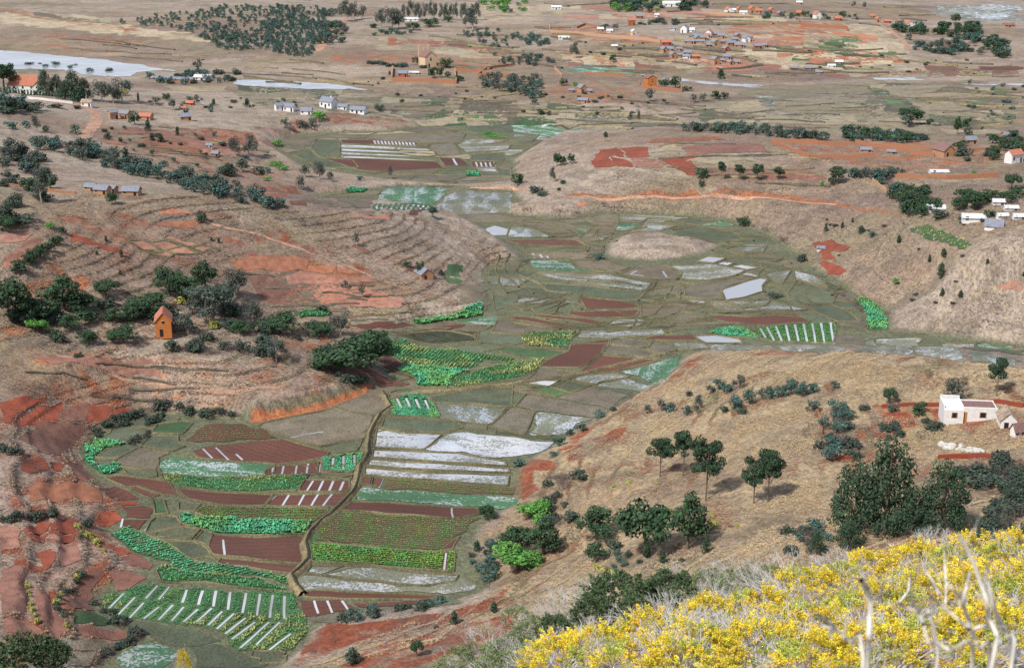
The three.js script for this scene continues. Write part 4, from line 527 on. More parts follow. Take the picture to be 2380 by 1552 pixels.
patchwork(L.plain, D('860,75 1230,100 1260,150 1000,130 800,118'), 26, ['straw', 'pink', 'mauve', 'straw', 'orange'], 24, 70, { tint: 0.85 }); patchwork(L.plain, D('1260,105 1700,130 1900,150 1800,170 1300,160'), 34, ['straw', 'pink', 'mauve', 'orange', 'straw'], 25, 70, { tint: 0.95 }); patchwork(L.plain, D('1700,75 2100,65 2120,150 1900,160 1760,120'), 34, ['straw', 'pink', 'straw', 'greenish', 'orange'], 26, 70, { tint: 1.1 }); patchwork(L.plain, D('1900,150 2379,150 2379,185 1900,185'), 24, ['straw', 'fallow', 'straw', 'mauve'], 27, 80, { tint: 0.9 }); patchwork(L.plain, D('2160,14 2379,4 2379,50 2230,48'), 26, ['wet', 'wetwhite', 'wet'], 28, 70, { tint: 1 });
patchwork(L.plain, D('1240,5 1750,25 1900,45 1700,60 1300,45'), 20, ['straw', 'pink', 'straw'], 29, 80, { tint: 1 }); patchwork(L.plain, D('0,20 270,40 250,60 0,30'), 6, ['straw', 'fallow'], 30, 80); patchwork(L.hill, D('560,600 1040,690 1000,720 780,715 600,700 540,640'), 22, ['pink', 'mauve', 'orange', 'fallow'], 31, 80, { tint: 0.95 }); patchwork(L.hill, D('150,290 600,300 640,400 430,370 250,340'), 18, ['pink', 'mauve', 'orange'], 32, 60, { tint: 0.8 });
// overgrown banks between the plots of plain and slopes: low ridges with rank grass
function banks(par, P, n, seedN, len, w, h, slope = 0.04) {
  const r = rng(seedN); let b = [1e9, 1e9, -1e9, -1e9]; for (const [x, y] of P) b = [Math.min(b[0], x), Math.min(b[1], y), Math.max(b[2], x), Math.max(b[3], y)];
  for (let i = 0, k = 0; i < n && k < n * 20; k++) {
    let x = mix(b[0], b[2], r()), y = mix(b[1], b[3], r()); if (!inside(P, x, y)) continue; const L1 = len * (0.5 + r()), a0 = slope + (r() - 0.5) * 0.12, line = []; let a = a0;
    for (let s = 0; s < 7; s++) { if (!inside(P, x, y)) break; line.push([x, y]); x += L1 / 7; y += a * L1 / 7; a += (r() - 0.5) * 0.12; } if (line.length < 4) continue; i++;
    const m = add(par, 'field_bank', ribbon(densify(xz(line), 6, 1.5, false), w * (0.6 + 0.8 * r()), 0.02, h, false, 0.7 + 0.6 * r()), r() < 0.7 ? M.bankscrub : M.bank); void m;
  }
}
std('bankscrub', { vertexColors: true, map: grassMap, color: col(0.115, 0.1, 0.075) });
banks(L.plain, D('860,170 1250,215 1620,240 2379,185 2379,300 1600,300 1000,300 860,270'), 60, 41, 170, 1.8, 0.6, 0.03); banks(L.plain, D('800,70 1250,60 1900,100 2379,140 2379,185 1300,180 860,150'), 70, 42, 120, 3, 0.8, 0.05); banks(L.plain, D('0,60 500,120 840,140 880,200 540,200 400,150 0,110'), 22, 43, 130, 2.2, 0.6, 0.06); banks(L.plain, D('1240,5 2200,10 2150,60 1300,60'), 36, 44, 100, 3, 0.8, 0.03); banks(L.hill, D('200,290 640,300 640,440 450,410 250,350'), 40, 45, 60, 1.1, 0.4, 0.12); banks(L.hill, D('560,600 1050,700 1000,730 780,735 600,720 540,640'), 12, 46, 110, 0.9, 0.35, 0.02); banks(L.hill, D('1450,330 1800,330 2000,400 1950,440 1500,420'), 14, 47, 160, 1.2, 0.5, 0.02); banks(L.hill, D('0,820 400,850 800,890 560,960 0,900'), 7, 49, 150, 0.7, 0.3, 0.06);
// tracks
function track(c, r, s, w, m = M.track, name = 'dirt_track', tint = 1) { const o = add(scene, name, (() => { const P = densify(xz(S(c, r, s)), 1.6, 0.5, false); const a = []; for (const k of [-0.5, -0.17, 0.17, 0.5]) a.push(k); const pos = [], idx = [], cl = [], uv = []; P.forEach(([x, z], i) => { const p = P[Math.max(0, i - 1)], q = P[Math.min(P.length - 1, i + 1)]; let dx = q[0] - p[0], dz = q[1] - p[1]; const l = Math.hypot(dx, dz) || 1; dx /= l; dz /= l; const ww = w * (0.8 + 0.4 * noise(x / 4, z / 4, 141)); for (const k of a) { const X = x - dz * k * ww, Z = z + dx * k * ww, t = tint * (0.8 + 0.4 * noise(X / 3, Z / 3, 142)); pos.push(X, hAt(X, Z) + 0.1, Z); cl.push(t, t, t); uv.push(X, Z); } if (i) for (let k = 0; k < 3; k++) { const A = (i - 1) * 4 + k, B = i * 4 + k; idx.push(A, A + 1, B, A + 1, B + 1, B); } }); return geo(pos, idx, cl, uv); })(), m); o.userData = { kind: 'structure' }; return o; }
const tracks = [
  [track(0, 0, '800,1290 790,1250 860,1180 895,1110 870,1050 800,1000 740,985', 5.5), 'pinkish dirt road curving below the white gatehouse', ],
  [track(0, 0, '760,985 500,945 250,905 0,880 -200,860', 6), 'pale road running along the estate hedge'],
  [track(1, 0, '560,480 650,380 700,300 800,200 860,170', 6), 'dirt road climbing between the dark woods to tall trees'],
  [track(1, 1, '-500,490 -380,540 0,625 330,740 650,850 900,950 1100,1035 1350,1120 1600,1180 1850,1245', 1, M.track, 'footpath', 0.95), 'orange footpath crossing the long grassy spur'],
  [track(2, 1, '-400,195 0,195 250,220 470,275 800,300 1000,298 1300,275 1860,270 2380,288 2680,330 3020,352', 1.3, M.track, 'footpath', 1), 'pale footpath under the orange cut bank'],
  [track(3, 3, '-300,600 0,575 300,545 650,500 900,450 1500,320 2000,280', 4.5, M.track, 'dirt_track', 0.62), 'red dirt track behind the yellow shrubs'],
  [track(0, 2, '480,185 700,225 1000,345 1400,470 1800,520 2200,545 2600,500', 1.1, M.track, 'footpath', 0.85), 'orange footpath on the slope below the gabled house'],
  [track(2, 0, '460,620 700,720 900,810 1030,880 1200,950 1380,1040', 2.4, M.bank, 'footpath', 1.3), 'pale path running down past the brick tower house'],
  [track(3, 0, '1000,205 1150,290 1250,370 1310,460', 3, M.track, 'footpath', 1), 'orange path beside the dark tree belt on the plain'],
];
{ const seen = new Map(); for (const [o, l] of tracks) { const n = (seen.get(o.name) ?? 0); seen.set(o.name, n + 1); if (n) o.name += '_' + String(n).padStart(3, '0'); o.userData = { kind: 'structure', label: l, category: 'path' }; } }

// ---------------------------------------------------------------- trees and bushes
std('bark', { color: col(0.17, 0.12, 0.09) }); std('palebark', { color: col(0.42, 0.37, 0.33) });
const leafMat = (n, c) => std(n, { color: col(...c), vertexColors: true, roughness: 0.85 });
leafMat('leaf_m', [0.03, 0.07, 0.03]); leafMat('leaf_g', [0.09, 0.25, 0.045]); leafMat('leaf_e', [0.068, 0.09, 0.074]); leafMat('leaf_p', [0.028, 0.064, 0.032]); leafMat('leaf_s', [0.046, 0.07, 0.05]); leafMat('leaf_b', [0.105, 0.07, 0.075]); leafMat('leaf_l', [0.05, 0.108, 0.092]); leafMat('leaf_y', [0.34, 0.34, 0.09]);
function quads(list, r, leafW, leafL) {                    // list of [x, y, z, nx, ny, nz, spread]
  const pos = [], nor = [], cl = [], idx = []; const a = new THREE.Vector3(), b = new THREE.Vector3(), n = new THREE.Vector3();
  for (const [x, y, z, nx, ny, nz, tone] of list) {
    a.set(r() - 0.5, (r() - 0.5) * 0.8, r() - 0.5).normalize(); n.set(nx + (r() - 0.5) * 1.3, ny + (r() - 0.5) * 1.3, nz + (r() - 0.5) * 1.3).normalize(); b.crossVectors(a, n).normalize(); a.crossVectors(n, b);
    const w = leafW * (0.6 + 0.8 * r()), l = leafL * (0.6 + 0.8 * r()), k = pos.length / 3, t = tone * (0.55 + 0.9 * r()), h = (r() - 0.5) * 0.3;
    for (const [u, v] of [[-0.5, 0], [0, -0.5], [0.5, 0], [0, 0.5]]) { pos.push(x + a.x * u * l + b.x * v * w, y + a.y * u * l + b.y * v * w, z + a.z * u * l + b.z * v * w); nor.push(n.x, n.y, n.z); cl.push(t * (1 + h), t, t * (1 - h)); }
    idx.push(k, k + 2, k + 1, k, k + 3, k + 2);
  }
  const g = new THREE.BufferGeometry(); g.setAttribute('position', new THREE.Float32BufferAttribute(pos, 3)); g.setAttribute('normal', new THREE.Float32BufferAttribute(nor, 3)); g.setAttribute('color', new THREE.Float32BufferAttribute(cl, 3)); g.setIndex(idx); return g;
}
function clumpLeaves(clumps, per, r) {
  const out = [];
  for (const [cx, cy, cz, cr, sq = 0.8] of clumps) { const n = Math.max(6, Math.round(per * cr * cr)), tone = 0.8 + 0.45 * r();
    for (let i = 0; i < n; i++) { const u = r() * 2 - 1, p = r() * 6.283, s = Math.sqrt(1 - u * u), rad = cr * (0.72 + 0.36 * r()) ; const d = [s * Math.cos(p), u, s * Math.sin(p)]; out.push([cx + d[0] * rad, cy + d[1] * rad * sq, cz + d[2] * rad, d[0], d[1] + 0.35, d[2], tone]); } }
  return out;
}
function limb(a, b, r0, r1, sides = 5) {
  const A = new THREE.Vector3(...a), B = new THREE.Vector3(...b), l = A.distanceTo(B), g = new THREE.CylinderGeometry(r1, r0, l, sides, 1, true);
  g.translate(0, l / 2, 0); g.applyQuaternion(new THREE.Quaternion().setFromUnitVectors(new THREE.Vector3(0, 1, 0), B.clone().sub(A).normalize())); g.translate(...a); return g;
}
const TYPES = {
  m: { leaf: 'leaf_m', name: 'broadleaf_tree', say: 'dark rounded broadleaf tree', per: [4200, 900], sz: [0.055, 0.1], make: (r) => { const c = []; for (let i = 0; i < 20; i++) { const a = r() * 6.28, q = Math.sqrt(r()) * 0.38; c.push([Math.cos(a) * q, 0.3 + r() * 0.56 * (1 - q * q * 2.6), Math.sin(a) * q, 0.11 + r() * 0.09]); } return { c, t: [[0, 0, 0], [0.02, 0.4, 0]], w: 0.04, br: 5 }; } },
  g: { leaf: 'leaf_g', name: 'leafy_tree', say: 'bright green leafy tree', per: [4200, 900], sz: [0.06, 0.1], like: 'm' },
  e: { leaf: 'leaf_e', name: 'grey_tree', say: 'grey-green feathery tree', per: [5200, 1000], sz: [0.045, 0.09], make: (r) => { const c = []; for (let i = 0; i < 15; i++) { const a = r() * 6.28, y = 0.34 + r() * 0.56, q = Math.sqrt(r()) * 0.36 * (1.15 - Math.abs(y - 0.62)); c.push([Math.cos(a) * q, y, Math.sin(a) * q, 0.1 + r() * 0.09, 1.1]); } return { c, t: [[0, 0, 0], [0.04, 0.7, 0.03]], w: 0.03, br: 6, pale: 1 }; } },
  p: { leaf: 'leaf_p', name: 'pine_tree', say: 'tall bare-trunked pine', per: [7000, 1300], sz: [0.042, 0.09], make: (r) => { const c = []; for (let i = 0; i < 22; i++) { const y = 0.5 + 0.46 * r(), a = r() * 6.28, q = Math.sqrt(r()) * 0.36 * Math.sqrt(Math.max(0.12, 1 - ((y - 0.62) / 0.4) ** 2)); c.push([Math.cos(a) * q, y, Math.sin(a) * q, 0.1 + r() * 0.08, 0.5]); } return { c, t: [[0, 0, 0], [0.03, 0.85, 0]], w: 0.024, br: 8, pale: 0.6 }; } },
  P: { leaf: 'leaf_p', name: 'dense_pine', say: 'dense dark pine', per: [5200, 1200], sz: [0.035, 0.085], make: (r) => { const c = [[0, 0.93, 0, 0.07]]; for (let i = 0; i < 46; i++) { const y = 0.14 + 0.78 * (i / 46), a = i * 2.4 + r(), q = (0.08 + 0.42 * r() ** 0.5) * (1.1 - y * 0.85); c.push([Math.cos(a) * q, y, Math.sin(a) * q, 0.07 + r() * 0.07 + 0.05 * (1 - y), 0.7]); } return { c, t: [[0, 0, 0], [0, 0.9, 0]], w: 0.035, br: 5 }; } },
  c: { leaf: 'leaf_p', name: 'small_conifer', say: 'small dark conifer', per: [2400, 900], sz: [0.07, 0.12], make: (r) => { const c = [[0, 0.9, 0, 0.09]]; for (let i = 0; i < 14; i++) { const y = 0.16 + 0.7 * (i / 14), a = i * 2.4, q = (0.1 + 0.25 * r()) * (1.1 - y); c.push([Math.cos(a) * q, y, Math.sin(a) * q, 0.12 + r() * 0.08]); } return { c, t: [[0, 0, 0], [0, 0.8, 0]], w: 0.03, br: 0 }; } },
  s: { leaf: 'leaf_s', name: 'low_bush', say: 'low dark green bush', per: [2600, 800], sz: [0.08, 0.13], make: (r) => { const c = []; for (let i = 0; i < 11; i++) { const a = r() * 6.28, q = Math.sqrt(r()) * 0.34; c.push([Math.cos(a) * q, 0.2 + r() * 0.5 * (1 - q), Math.sin(a) * q, 0.15 + r() * 0.1, 0.9]); } return { c, t: [[0, 0, 0], [0, 0.3, 0]], w: 0.03, br: 3 }; } },
  l: { leaf: 'leaf_l', name: 'wattle_shrub', say: 'blue-green bushy shrub', per: [2400, 800], sz: [0.07, 0.12], make: (r) => { const c = []; for (let i = 0; i < 12; i++) { const a = r() * 6.28, q = Math.sqrt(r()) * 0.36; c.push([Math.cos(a) * q, 0.18 + r() * 0.64 * (1 - q * 0.7), Math.sin(a) * q, 0.11 + r() * 0.1, 1.1]); } return { c, t: [[0, 0, 0], [0.03, 0.5, 0]], w: 0.022, br: 4 }; } },
  y: { leaf: 'leaf_y', name: 'olive_shrub', say: 'yellow-green leafy bush', per: [2400, 800], sz: [0.08, 0.12], like: 's' },
  b: { leaf: 'leaf_b', name: 'leafless_scrub', say: 'purplish brown leafless scrub', per: [1900, 600], sz: [0.035, 0.07], lw: 0.35, make: (r) => { const c = []; for (let i = 0; i < 10; i++) { const a = r() * 6.28, q = Math.sqrt(r()) * 0.36; c.push([Math.cos(a) * q, 0.16 + r() * 0.55 * (1 - q), Math.sin(a) * q, 0.13 + r() * 0.12, 1]); } return { c, t: [[0, 0, 0], [0, 0.4, 0]], w: 0.02, br: 9 }; } },
};
const protos = {};
function proto(type, lod, v) {
  const key = type + lod + v; if (protos[key]) return protos[key];
  const T = TYPES[type], r = rng(1000 + key.charCodeAt(0) * 31 + lod * 7 + v * 101), sh = (T.make ?? TYPES[T.like].make)(r);
  const g = quads(clumpLeaves(sh.c, T.per[lod], r), r, T.sz[lod] * (T.lw ?? 0.8), T.sz[lod] * 1.15);
  const [a, b] = sh.t, parts = [limb(a, b, sh.w, sh.w * 0.5, lod ? 4 : 6)];
  if (!lod) for (let i = 0; i < (sh.br ?? 0); i++) { const c = sh.c[Math.floor(r() * sh.c.length)], f = clamp(c[1] - 0.12 - 0.1 * r(), 0.1, 0.8); parts.push(limb([b[0] * f, Math.min(f, b[1]), b[2] * f], c.slice(0, 3), sh.w * 0.42, sh.w * 0.16, 4)); }
  return (protos[key] = { crown: g, trunk: mergeGeometries(parts), bark: (sh.pale ?? 0) > 0.9 ? M.palebark : M.bark });
}
// where things stand, in words
const PLACES = [
  [1180, 1130, 1320, 1345, 'below the tan slope'], [1320, 1130, 1660, 1330, 'on the tan slope'], [1660, 980, 1860, 1330, 'beside the dark pine clump'], [1860, 980, 2379, 1330, 'below the long white farmhouse'], [1950, 830, 2379, 985, 'around the long white farmhouse'], [1480, 830, 1960, 990, 'on the open tan spur'], [1190, 900, 1500, 1110, 'along the red paddy edge'],
  [690, 1330, 1200, 1552, 'on the red slope below the fields'], [580, 700, 920, 880, 'at the spur foot'], [0, 600, 580, 830, 'around the orange gabled house'], [0, 880, 580, 1060, 'above the near fields'], [0, 1060, 360, 1552, 'among the red terraces'],
  [0, 425, 330, 600, 'near the blue-roofed houses'], [330, 490, 1060, 700, 'on the long grassy spur'], [60, 325, 690, 490, 'in the upper slope belt'], [0, 210, 700, 330, 'on the slope below the estate'], [0, 100, 330, 260, 'around the estate house'], [330, 100, 560, 200, 'by the lakeside sheds'],
  [600, 225, 900, 300, 'beside the white hamlet'], [600, 300, 1200, 440, 'beside the striped upper fields'], [840, 100, 1110, 200, 'around the pale ruined house'], [250, 0, 850, 140, 'at the edge of the far plantation'], [850, 0, 1250, 115, 'in the far avenue'], [1100, 110, 1290, 290, 'in the thicket on the plain'], [1290, 170, 1700, 300, 'near the brick tower house'], [1250, 0, 1850, 170, 'in the far village'], [1560, 270, 1960, 345, 'in the plain hedge'], [1180, 300, 1560, 450, 'on the rounded hill'], [1560, 340, 1960, 450, 'above the cut bank'], [1850, 0, 2379, 150, 'in the plain tree belt'], [1950, 270, 2379, 385, 'near the red walled yards'], [1950, 380, 2379, 530, 'around the white sheds'], [1850, 500, 2379, 800, 'above the paddy basin'], [1080, 440, 1890, 830, 'round the paddy basin'], [1650, 150, 2379, 300, 'on the pale plain'],
];
const placeOf = (x, y) => { for (const [a, b, c, d, s] of PLACES) if (x >= a && x <= c && y >= b && y <= d) return s; return 'out on the open plain'; };
const taken = new Map(), numbered = (n) => { const k = taken.get(n) ?? 0; taken.set(n, k + 1); return k ? n + '_' + String(k).padStart(3, '0') : n; };
const planted = [];
const tr = rng(4242);
const wanted = [];
function plant(type, x, y, hpx, wpx, o = {}) { wanted.push({ type, x, y, hpx, wpx, o, seed: Math.floor(tr() * 1e9) }); }
function raise() {                                          // the 260 largest of each kind stand as single plants, the tiny rest as one mass
  const by = {}; for (const q of wanted) (by[q.type] ??= []).push(q);
  for (const [type, list] of Object.entries(by)) {
    const T = TYPES[type]; list.sort((a, b) => b.hpx * b.wpx - a.hpx * a.wpx); const M4 = [], C = [];
    list.forEach(({ x, y, hpx, wpx, o, seed }, i) => {
      const r = rng(seed), p = o.p ?? at(x, y), k = scaleAt(p), h = hpx * k * 1.06, w = wpx * k * 1.2, lod = hpx * 0.43 > 15 ? 0 : 1, P = proto(type, lod, Math.floor(r() * 3)), ry = r() * 6.28, sz = 0.9 + 0.2 * r();
      if (i >= 260) { M4.push(new THREE.Matrix4().compose(new THREE.Vector3(p.x, p.y - 0.02 * h, p.z), new THREE.Quaternion().setFromAxisAngle(new THREE.Vector3(0, 1, 0), ry), new THREE.Vector3(w, h, w * sz))); return; }
      const g = new THREE.Group(); g.name = numbered(T.name); g.position.set(p.x, p.y - 0.02 * h, p.z); g.scale.set(w, h, w * sz); g.rotation.y = ry;
      add(g, 'trunk', P.trunk, P.bark); add(g, 'crown', P.crown, M[T.leaf]);
      g.userData = { category: /bush|shrub|scrub/.test(T.name) ? 'bush' : 'tree' };
      scene.add(g); planted.push({ g, x, y, say: o.say ?? T.say, label: o.label, place: o.place ?? placeOf(x, y) });
    });
    if (M4.length) { const I = new THREE.InstancedMesh(proto(type, 1, 1).crown, M[T.leaf], M4.length); M4.forEach((m, i) => I.setMatrixAt(i, m)); I.name = 'far_' + T.name; I.userData = { kind: 'stuff', label: 'tiny scattered ' + T.say.replace(/^low /, '') + ' specks across the far slopes', category: 'scrub' }; scene.add(I); }
  }
}
function plants(list) { for (const s of list.trim().split(/\s*\n\s*|\s*;\s*/)) { const [t, ...n] = s.split(/[ ,]+/); plant(t, ...n.map(Number)); } }
// scatter n plants inside an outline, or along a line with a spread
function strew(types, n, P, h, w, o = {}) {
  const r = rng(o.seed ?? Math.round(P[0][0] * 7 + P[0][1])); let b = [1e9, 1e9, -1e9, -1e9]; for (const [x, y] of P) b = [Math.min(b[0], x), Math.min(b[1], y), Math.max(b[2], x), Math.max(b[3], y)];
  for (let i = 0, k = 0; i < n && k < n * 40; k++) { const x = mix(b[0], b[2], r()), y = mix(b[1], b[3], r()); if (!inside(P, x, y)) continue; i++; const s = 0.65 + 0.7 * r(); plant(types[Math.floor(r() * types.length)], x, y, h * s, w * s * (0.85 + 0.3 * r())); }
}
function hedge(types, n, P, spread, h, w) { const r = rng(Math.round(P[0][0] * 3 + P[0][1])); const L0 = [0]; for (let i = 1; i < P.length; i++) L0.push(L0[i - 1] + Math.hypot(P[i][0] - P[i - 1][0], P[i][1] - P[i - 1][1]));
  for (let i = 0; i < n; i++) { const d = (i + r() * 0.7) / n * L0[L0.length - 1]; let k = 1; while (k < P.length - 1 && L0[k] < d) k++; const t = (d - L0[k - 1]) / (L0[k] - L0[k - 1]), s = 0.65 + 0.7 * r(); plant(types[Math.floor(r() * types.length)], mix(P[k - 1][0], P[k][0], t) + (r() - 0.5) * spread, mix(P[k - 1][1], P[k][1], t) + (r() - 0.5) * spread, h * s, w * s); } }
plants(`p 1534,1110,98,58; p 1587,1106,110,64; p 1640,1164,152,74; p 1752,1170,112,58; p 1784,1166,128,66; m 1500,1292,156,122; m 1597,1276,142,92; m 1385,1258,86,100; g 1237,1206,56,76; m 1262,1290,92,84; g 1203,1326,72,98; m 1200,1290,80,70; m 1386,1306,50,52; c 1540,1310,34,24; c 1640,1286,42,30; c 1502,1296,44,26; s 1430,1275,28,38; m 1130,1208,48,34; c 1108,1282,30,22; m 1150,1205,20,16
P 2056,1242,232,128; P 1985,1244,182,122; P 2186,1238,172,104; P 2120,1246,120,84; P 1970,1274,66,56; P 1897,1290,58,34; m 2067,938,44,30; e 2220,942,62,52; p 2317,921,86,48; m 2140,966,34,40; l 2078,958,20,26; s 2010,955,20,24
l 1795,927,30,34; l 1815,922,36,36; l 1840,917,40,40; l 1866,919,36,36; l 1888,913,30,26; l 1937,905,22,26; e 1503,961,22,22; e 1536,955,32,22; l 1556,962,34,28; l 1595,964,28,24; e 1626,950,36,22; s 1604,920,18,16; l 1668,905,28,34; l 1690,912,24,30; e 1716,905,34,30; l 1741,940,56,32; l 1706,952,40,38; s 1682,958,20,20; e 1770,930,30,24; e 1620,963,22,18; s 1725,962,20,24; e 1650,915,24,22; e 1785,925,30,24
s 1350,1001,20,28; s 1326,1012,20,22; m 1300,1036,22,28; b 1278,1042,18,26; l 1391,972,22,28; s 1425,956,16,18; b 1440,945,16,24; b 1467,925,14,24; l 1285,1060,10,30; l 1205,1083,22,30; b 1330,1060,10,20
m 968,1525,48,28; c 1056,1450,34,27; c 1147,1423,28,24; s 820,1541,42,36; b 768,1493,24,32; b 725,1516,24,26; s 1012,1462,12,14; b 940,1480,14,20; s 990,1408,16,14
m 22,748,116,80; m 60,745,70,70; m 147,719,80,88; m 110,745,50,60; m 430,700,60,70; m 520,715,56,60; m 310,745,46,56; m 160,770,40,46; m 560,775,40,50; m 245,686,40,56; m 392,685,80,58; m 478,678,76,60; e 546,694,70,58; e 490,742,72,104; m 345,724,52,82; m 196,727,48,72; m 265,752,38,48; m 195,747,32,56; m 286,797,52,58; m 203,802,46,42; e 436,777,52,64; e 588,757,62,48; g 86,772,36,46; s 60,748,40,60; s 120,745,36,50; m 360,742,30,46; y 422,706,22,32; y 496,762,22,30; s 138,796,28,28; s 300,742,36,40; s 330,735,30,40; s 400,735,34,40; s 540,735,40,44; s 250,715,30,44; s 530,760,26,40; e 460,720,50,60; e 515,725,50,56; s 180,830,14,20; s 480,790,24,34
m 652,777,64,88; m 742,782,44,64; e 790,778,50,56; m 803,866,100,130; m 862,850,84,90; m 872,822,64,72; m 757,852,58,54; g 822,850,60,70; g 790,860,50,50; e 641,842,54,52; s 617,775,40,36; s 610,800,30,34; m 130,790,30,28; s 720,760,20,40; e 700,440,30,26; s 690,790,16,16
m 45,634,34,34; m 60,617,30,30; m 76,606,30,30; m 92,598,28,28; m 107,589,32,38; m 131,571,30,28; m 142,546,22,18; g 115,531,18,20; m 14,538,40,48; s 8,520,50,50; s 50,520,26,60; e 95,471,78,38; m 66,442,32,42; m 116,438,26,28; s 100,465,30,40; s 30,480,40,40; m 259,475,36,24; m 468,518,30,25; c 245,561,14,11; c 224,592,10,10; c 281,598,19,12; c 278,638,11,11; c 490,560,11,8; c 507,565,13,10; b 365,600,12,40; e 828,574,34,17; e 800,672,21,16; e 841,691,32,22; b 735,519,14,44; b 640,508,11,24; b 700,512,8,30; b 618,540,8,10; p 1005,506,25,25; m 975,636,34,22; b 1000,640,26,60; s 1025,640,20,14; s 945,620,18,20; b 942,705,9,10; b 750,720,16,26; s 745,725,20,24; b 1105,745,14,14
e 707,412,28,28; e 742,417,42,27; e 768,423,24,21; e 908,416,30,13; l 835,420,14,18; b 850,415,12,14; s 600,405,24,26; e 560,400,30,40; g 640,385,14,30; g 655,395,14,26; g 645,340,16,26; g 620,420,10,20; e 700,297,18,34; e 720,298,22,30; e 665,297,22,26; g 740,280,24,34; e 880,258,10,16; m 882,256,14,24
m 8,213,74,58; P 105,220,54,32; P 132,222,46,32; P 170,233,64,48; P 196,232,48,32; P 182,236,32,30; P 150,230,40,36; e 236,237,46,38; e 283,240,50,58; y 286,222,18,26; e 262,240,40,36; s 30,205,16,30; m 312,290,32,27; c 343,304,25,19; c 352,327,18,16; c 372,331,21,21; c 411,315,21,13; c 291,371,30,23; c 496,244,15,13; c 573,249,21,19; e 546,362,42,30; e 577,362,48,42; s 531,409,36,42; m 195,352,21,24; s 250,324,20,18; s 277,330,16,10; l 175,312,24,22; e 85,305,36,26; l 60,298,20,22; m 105,308,20,14; l 20,300,18,30; l 210,330,12,14; e 463,168,30,13; e 450,156,12,18; m 385,235,20,18; e 402,255,24,26; e 358,243,16,30; e 457,244,24,14; c 320,235,20,8; s 75,255,22,40; s 20,262,40,50; s 125,250,10,30; s 175,252,12,18
e 806,50,48,38; e 822,46,38,26; e 886,64,42,27; e 911,68,48,42; e 926,66,40,28; m 998,62,22,38; m 1041,51,17,22; e 1098,70,52,36; e 1082,66,40,24; e 840,44,30,20; m 960,70,22,34; s 870,64,14,18
m 972,150,21,27; m 1038,157,24,31; m 1006,182,30,24; m 1023,180,27,17; m 1040,180,18,14; m 1065,188,16,22; c 905,174,10,8; s 985,158,10,20; e 1338,136,38,26; m 1426,145,21,17; P 1675,183,22,15; e 1511,236,30,30; e 1610,238,19,20; e 1631,236,20,18; m 1661,231,23,25; m 1684,229,17,18; m 1543,204,23,25; m 1570,203,32,27; m 1310,199,18,21; g 1336,200,12,12; m 1255,267,17,19; m 1273,268,10,10; e 1464,288,28,15; e 1485,287,31,13; m 1294,386,36,18; m 1303,385,30,29; m 1327,380,27,18; p 1407,329,22,11; b 1480,248,14,20; m 1598,210,10,24; e 1430,70,14,22; m 1406,68,15,22
m 1203,432,34,27; e 1286,424,37,17; s 1310,427,14,14; m 1630,414,28,29; m 1631,435,20,14; p 1676,418,42,24; p 1717,419,36,27; p 1761,420,38,28; p 1808,419,30,27; p 1947,429,40,42; m 1936,430,30,20; m 1963,307,17,20; m 1986,307,18,30; m 2022,320,27,48; m 2062,328,15,18; g 2075,328,15,18; m 2097,332,16,26; m 2113,293,48,52; e 2110,295,30,40; m 2162,290,18,15; m 2226,313,42,18; m 2248,302,30,21; m 2250,312,14,18; m 2222,54,27,20; e 2010,22,16,12; e 1984,18,14,10
m 2352,439,40,34; m 2172,490,30,32; g 2165,488,20,22; m 2110,480,36,40; y 2108,462,22,30; m 2135,485,30,34; m 2150,500,24,34; m 2245,470,40,46; m 2265,485,40,50; m 2285,478,34,36; m 2228,488,36,30; m 2300,462,24,36; m 2340,470,30,40; m 2370,460,30,40; m 2240,518,20,26; m 2300,505,18,26; s 2120,500,20,30; s 2185,505,22,34; b 2200,510,18,44; g 1910,434,16,10; g 2264,412,18,10; m 2152,445,18,12; b 2070,480,10,26; s 2285,515,12,12
c 1920,538,21,13; c 1958,531,17,13; c 1982,517,12,9; c 2001,544,21,22; c 2089,565,20,16; c 2194,598,21,17; c 2160,610,20,11; c 2187,647,38,21; g 2083,660,15,17; c 2190,688,20,12; c 2233,691,18,14; c 2295,613,12,9; c 2379,643,12,8; l 2030,550,14,24; m 1726,526,26,29; b 1750,527,12,20; s 1865,608,24,22; b 1820,560,14,40; b 1785,535,12,30; b 1427,484,19,54; b 1395,475,10,24; b 1380,488,9,14; b 1490,574,10,12; b 1567,577,10,12; l 1390,604,18,28; b 1408,603,15,24; b 1376,606,10,14; s 1803,690,12,32; b 1790,688,14,26; b 1215,608,18,26; b 1207,620,10,18; b 1212,478,10,20; b 1225,488,12,30; b 1205,470,8,12; b 1300,492,12,40; b 1340,495,10,30; s 1245,445,16,34; s 1260,455,14,26; s 1300,442,9,10; b 1310,478,10,16; b 2066,730,12,22; b 2001,725,14,16`);
hedge(['s', 'l', 'b'], 16, D('795,1442 870,1430 950,1418 1035,1404'), 12, 26, 30); hedge(['l', 's', 'b'], 6, D('1120,1330 1140,1375'), 20, 38, 36); hedge(['b'], 9, D('890,432 960,430 1060,436'), 6, 10, 18); hedge(['b'], 16, D('1885,630 1925,665 1975,700 2000,720'), 14, 13, 15);
hedge(['l', 'e', 'l', 's'], 42, D('1585,303 1700,306 1800,314 1925,326'), 8, 20, 22); hedge(['l', 'e'], 14, D('1975,412 2040,416 2100,408'), 6, 22, 26); hedge(['m', 's', 'b', 'l'], 18, D('2045,415 2065,440 2090,470 2120,490'), 16, 26, 28); hedge(['l', 's'], 14, D('850,145 900,152 945,158'), 5, 9, 13); hedge(['b', 's'], 22, D('280,985 330,962 400,945 480,965 560,975'), 16, 22, 26); hedge(['s', 'b'], 14, D('205,1030 250,985 290,970'), 14, 18, 18); hedge(['s', 'b'], 16, D('300,1040 340,1010 350,985 372,970'), 16, 20, 20);
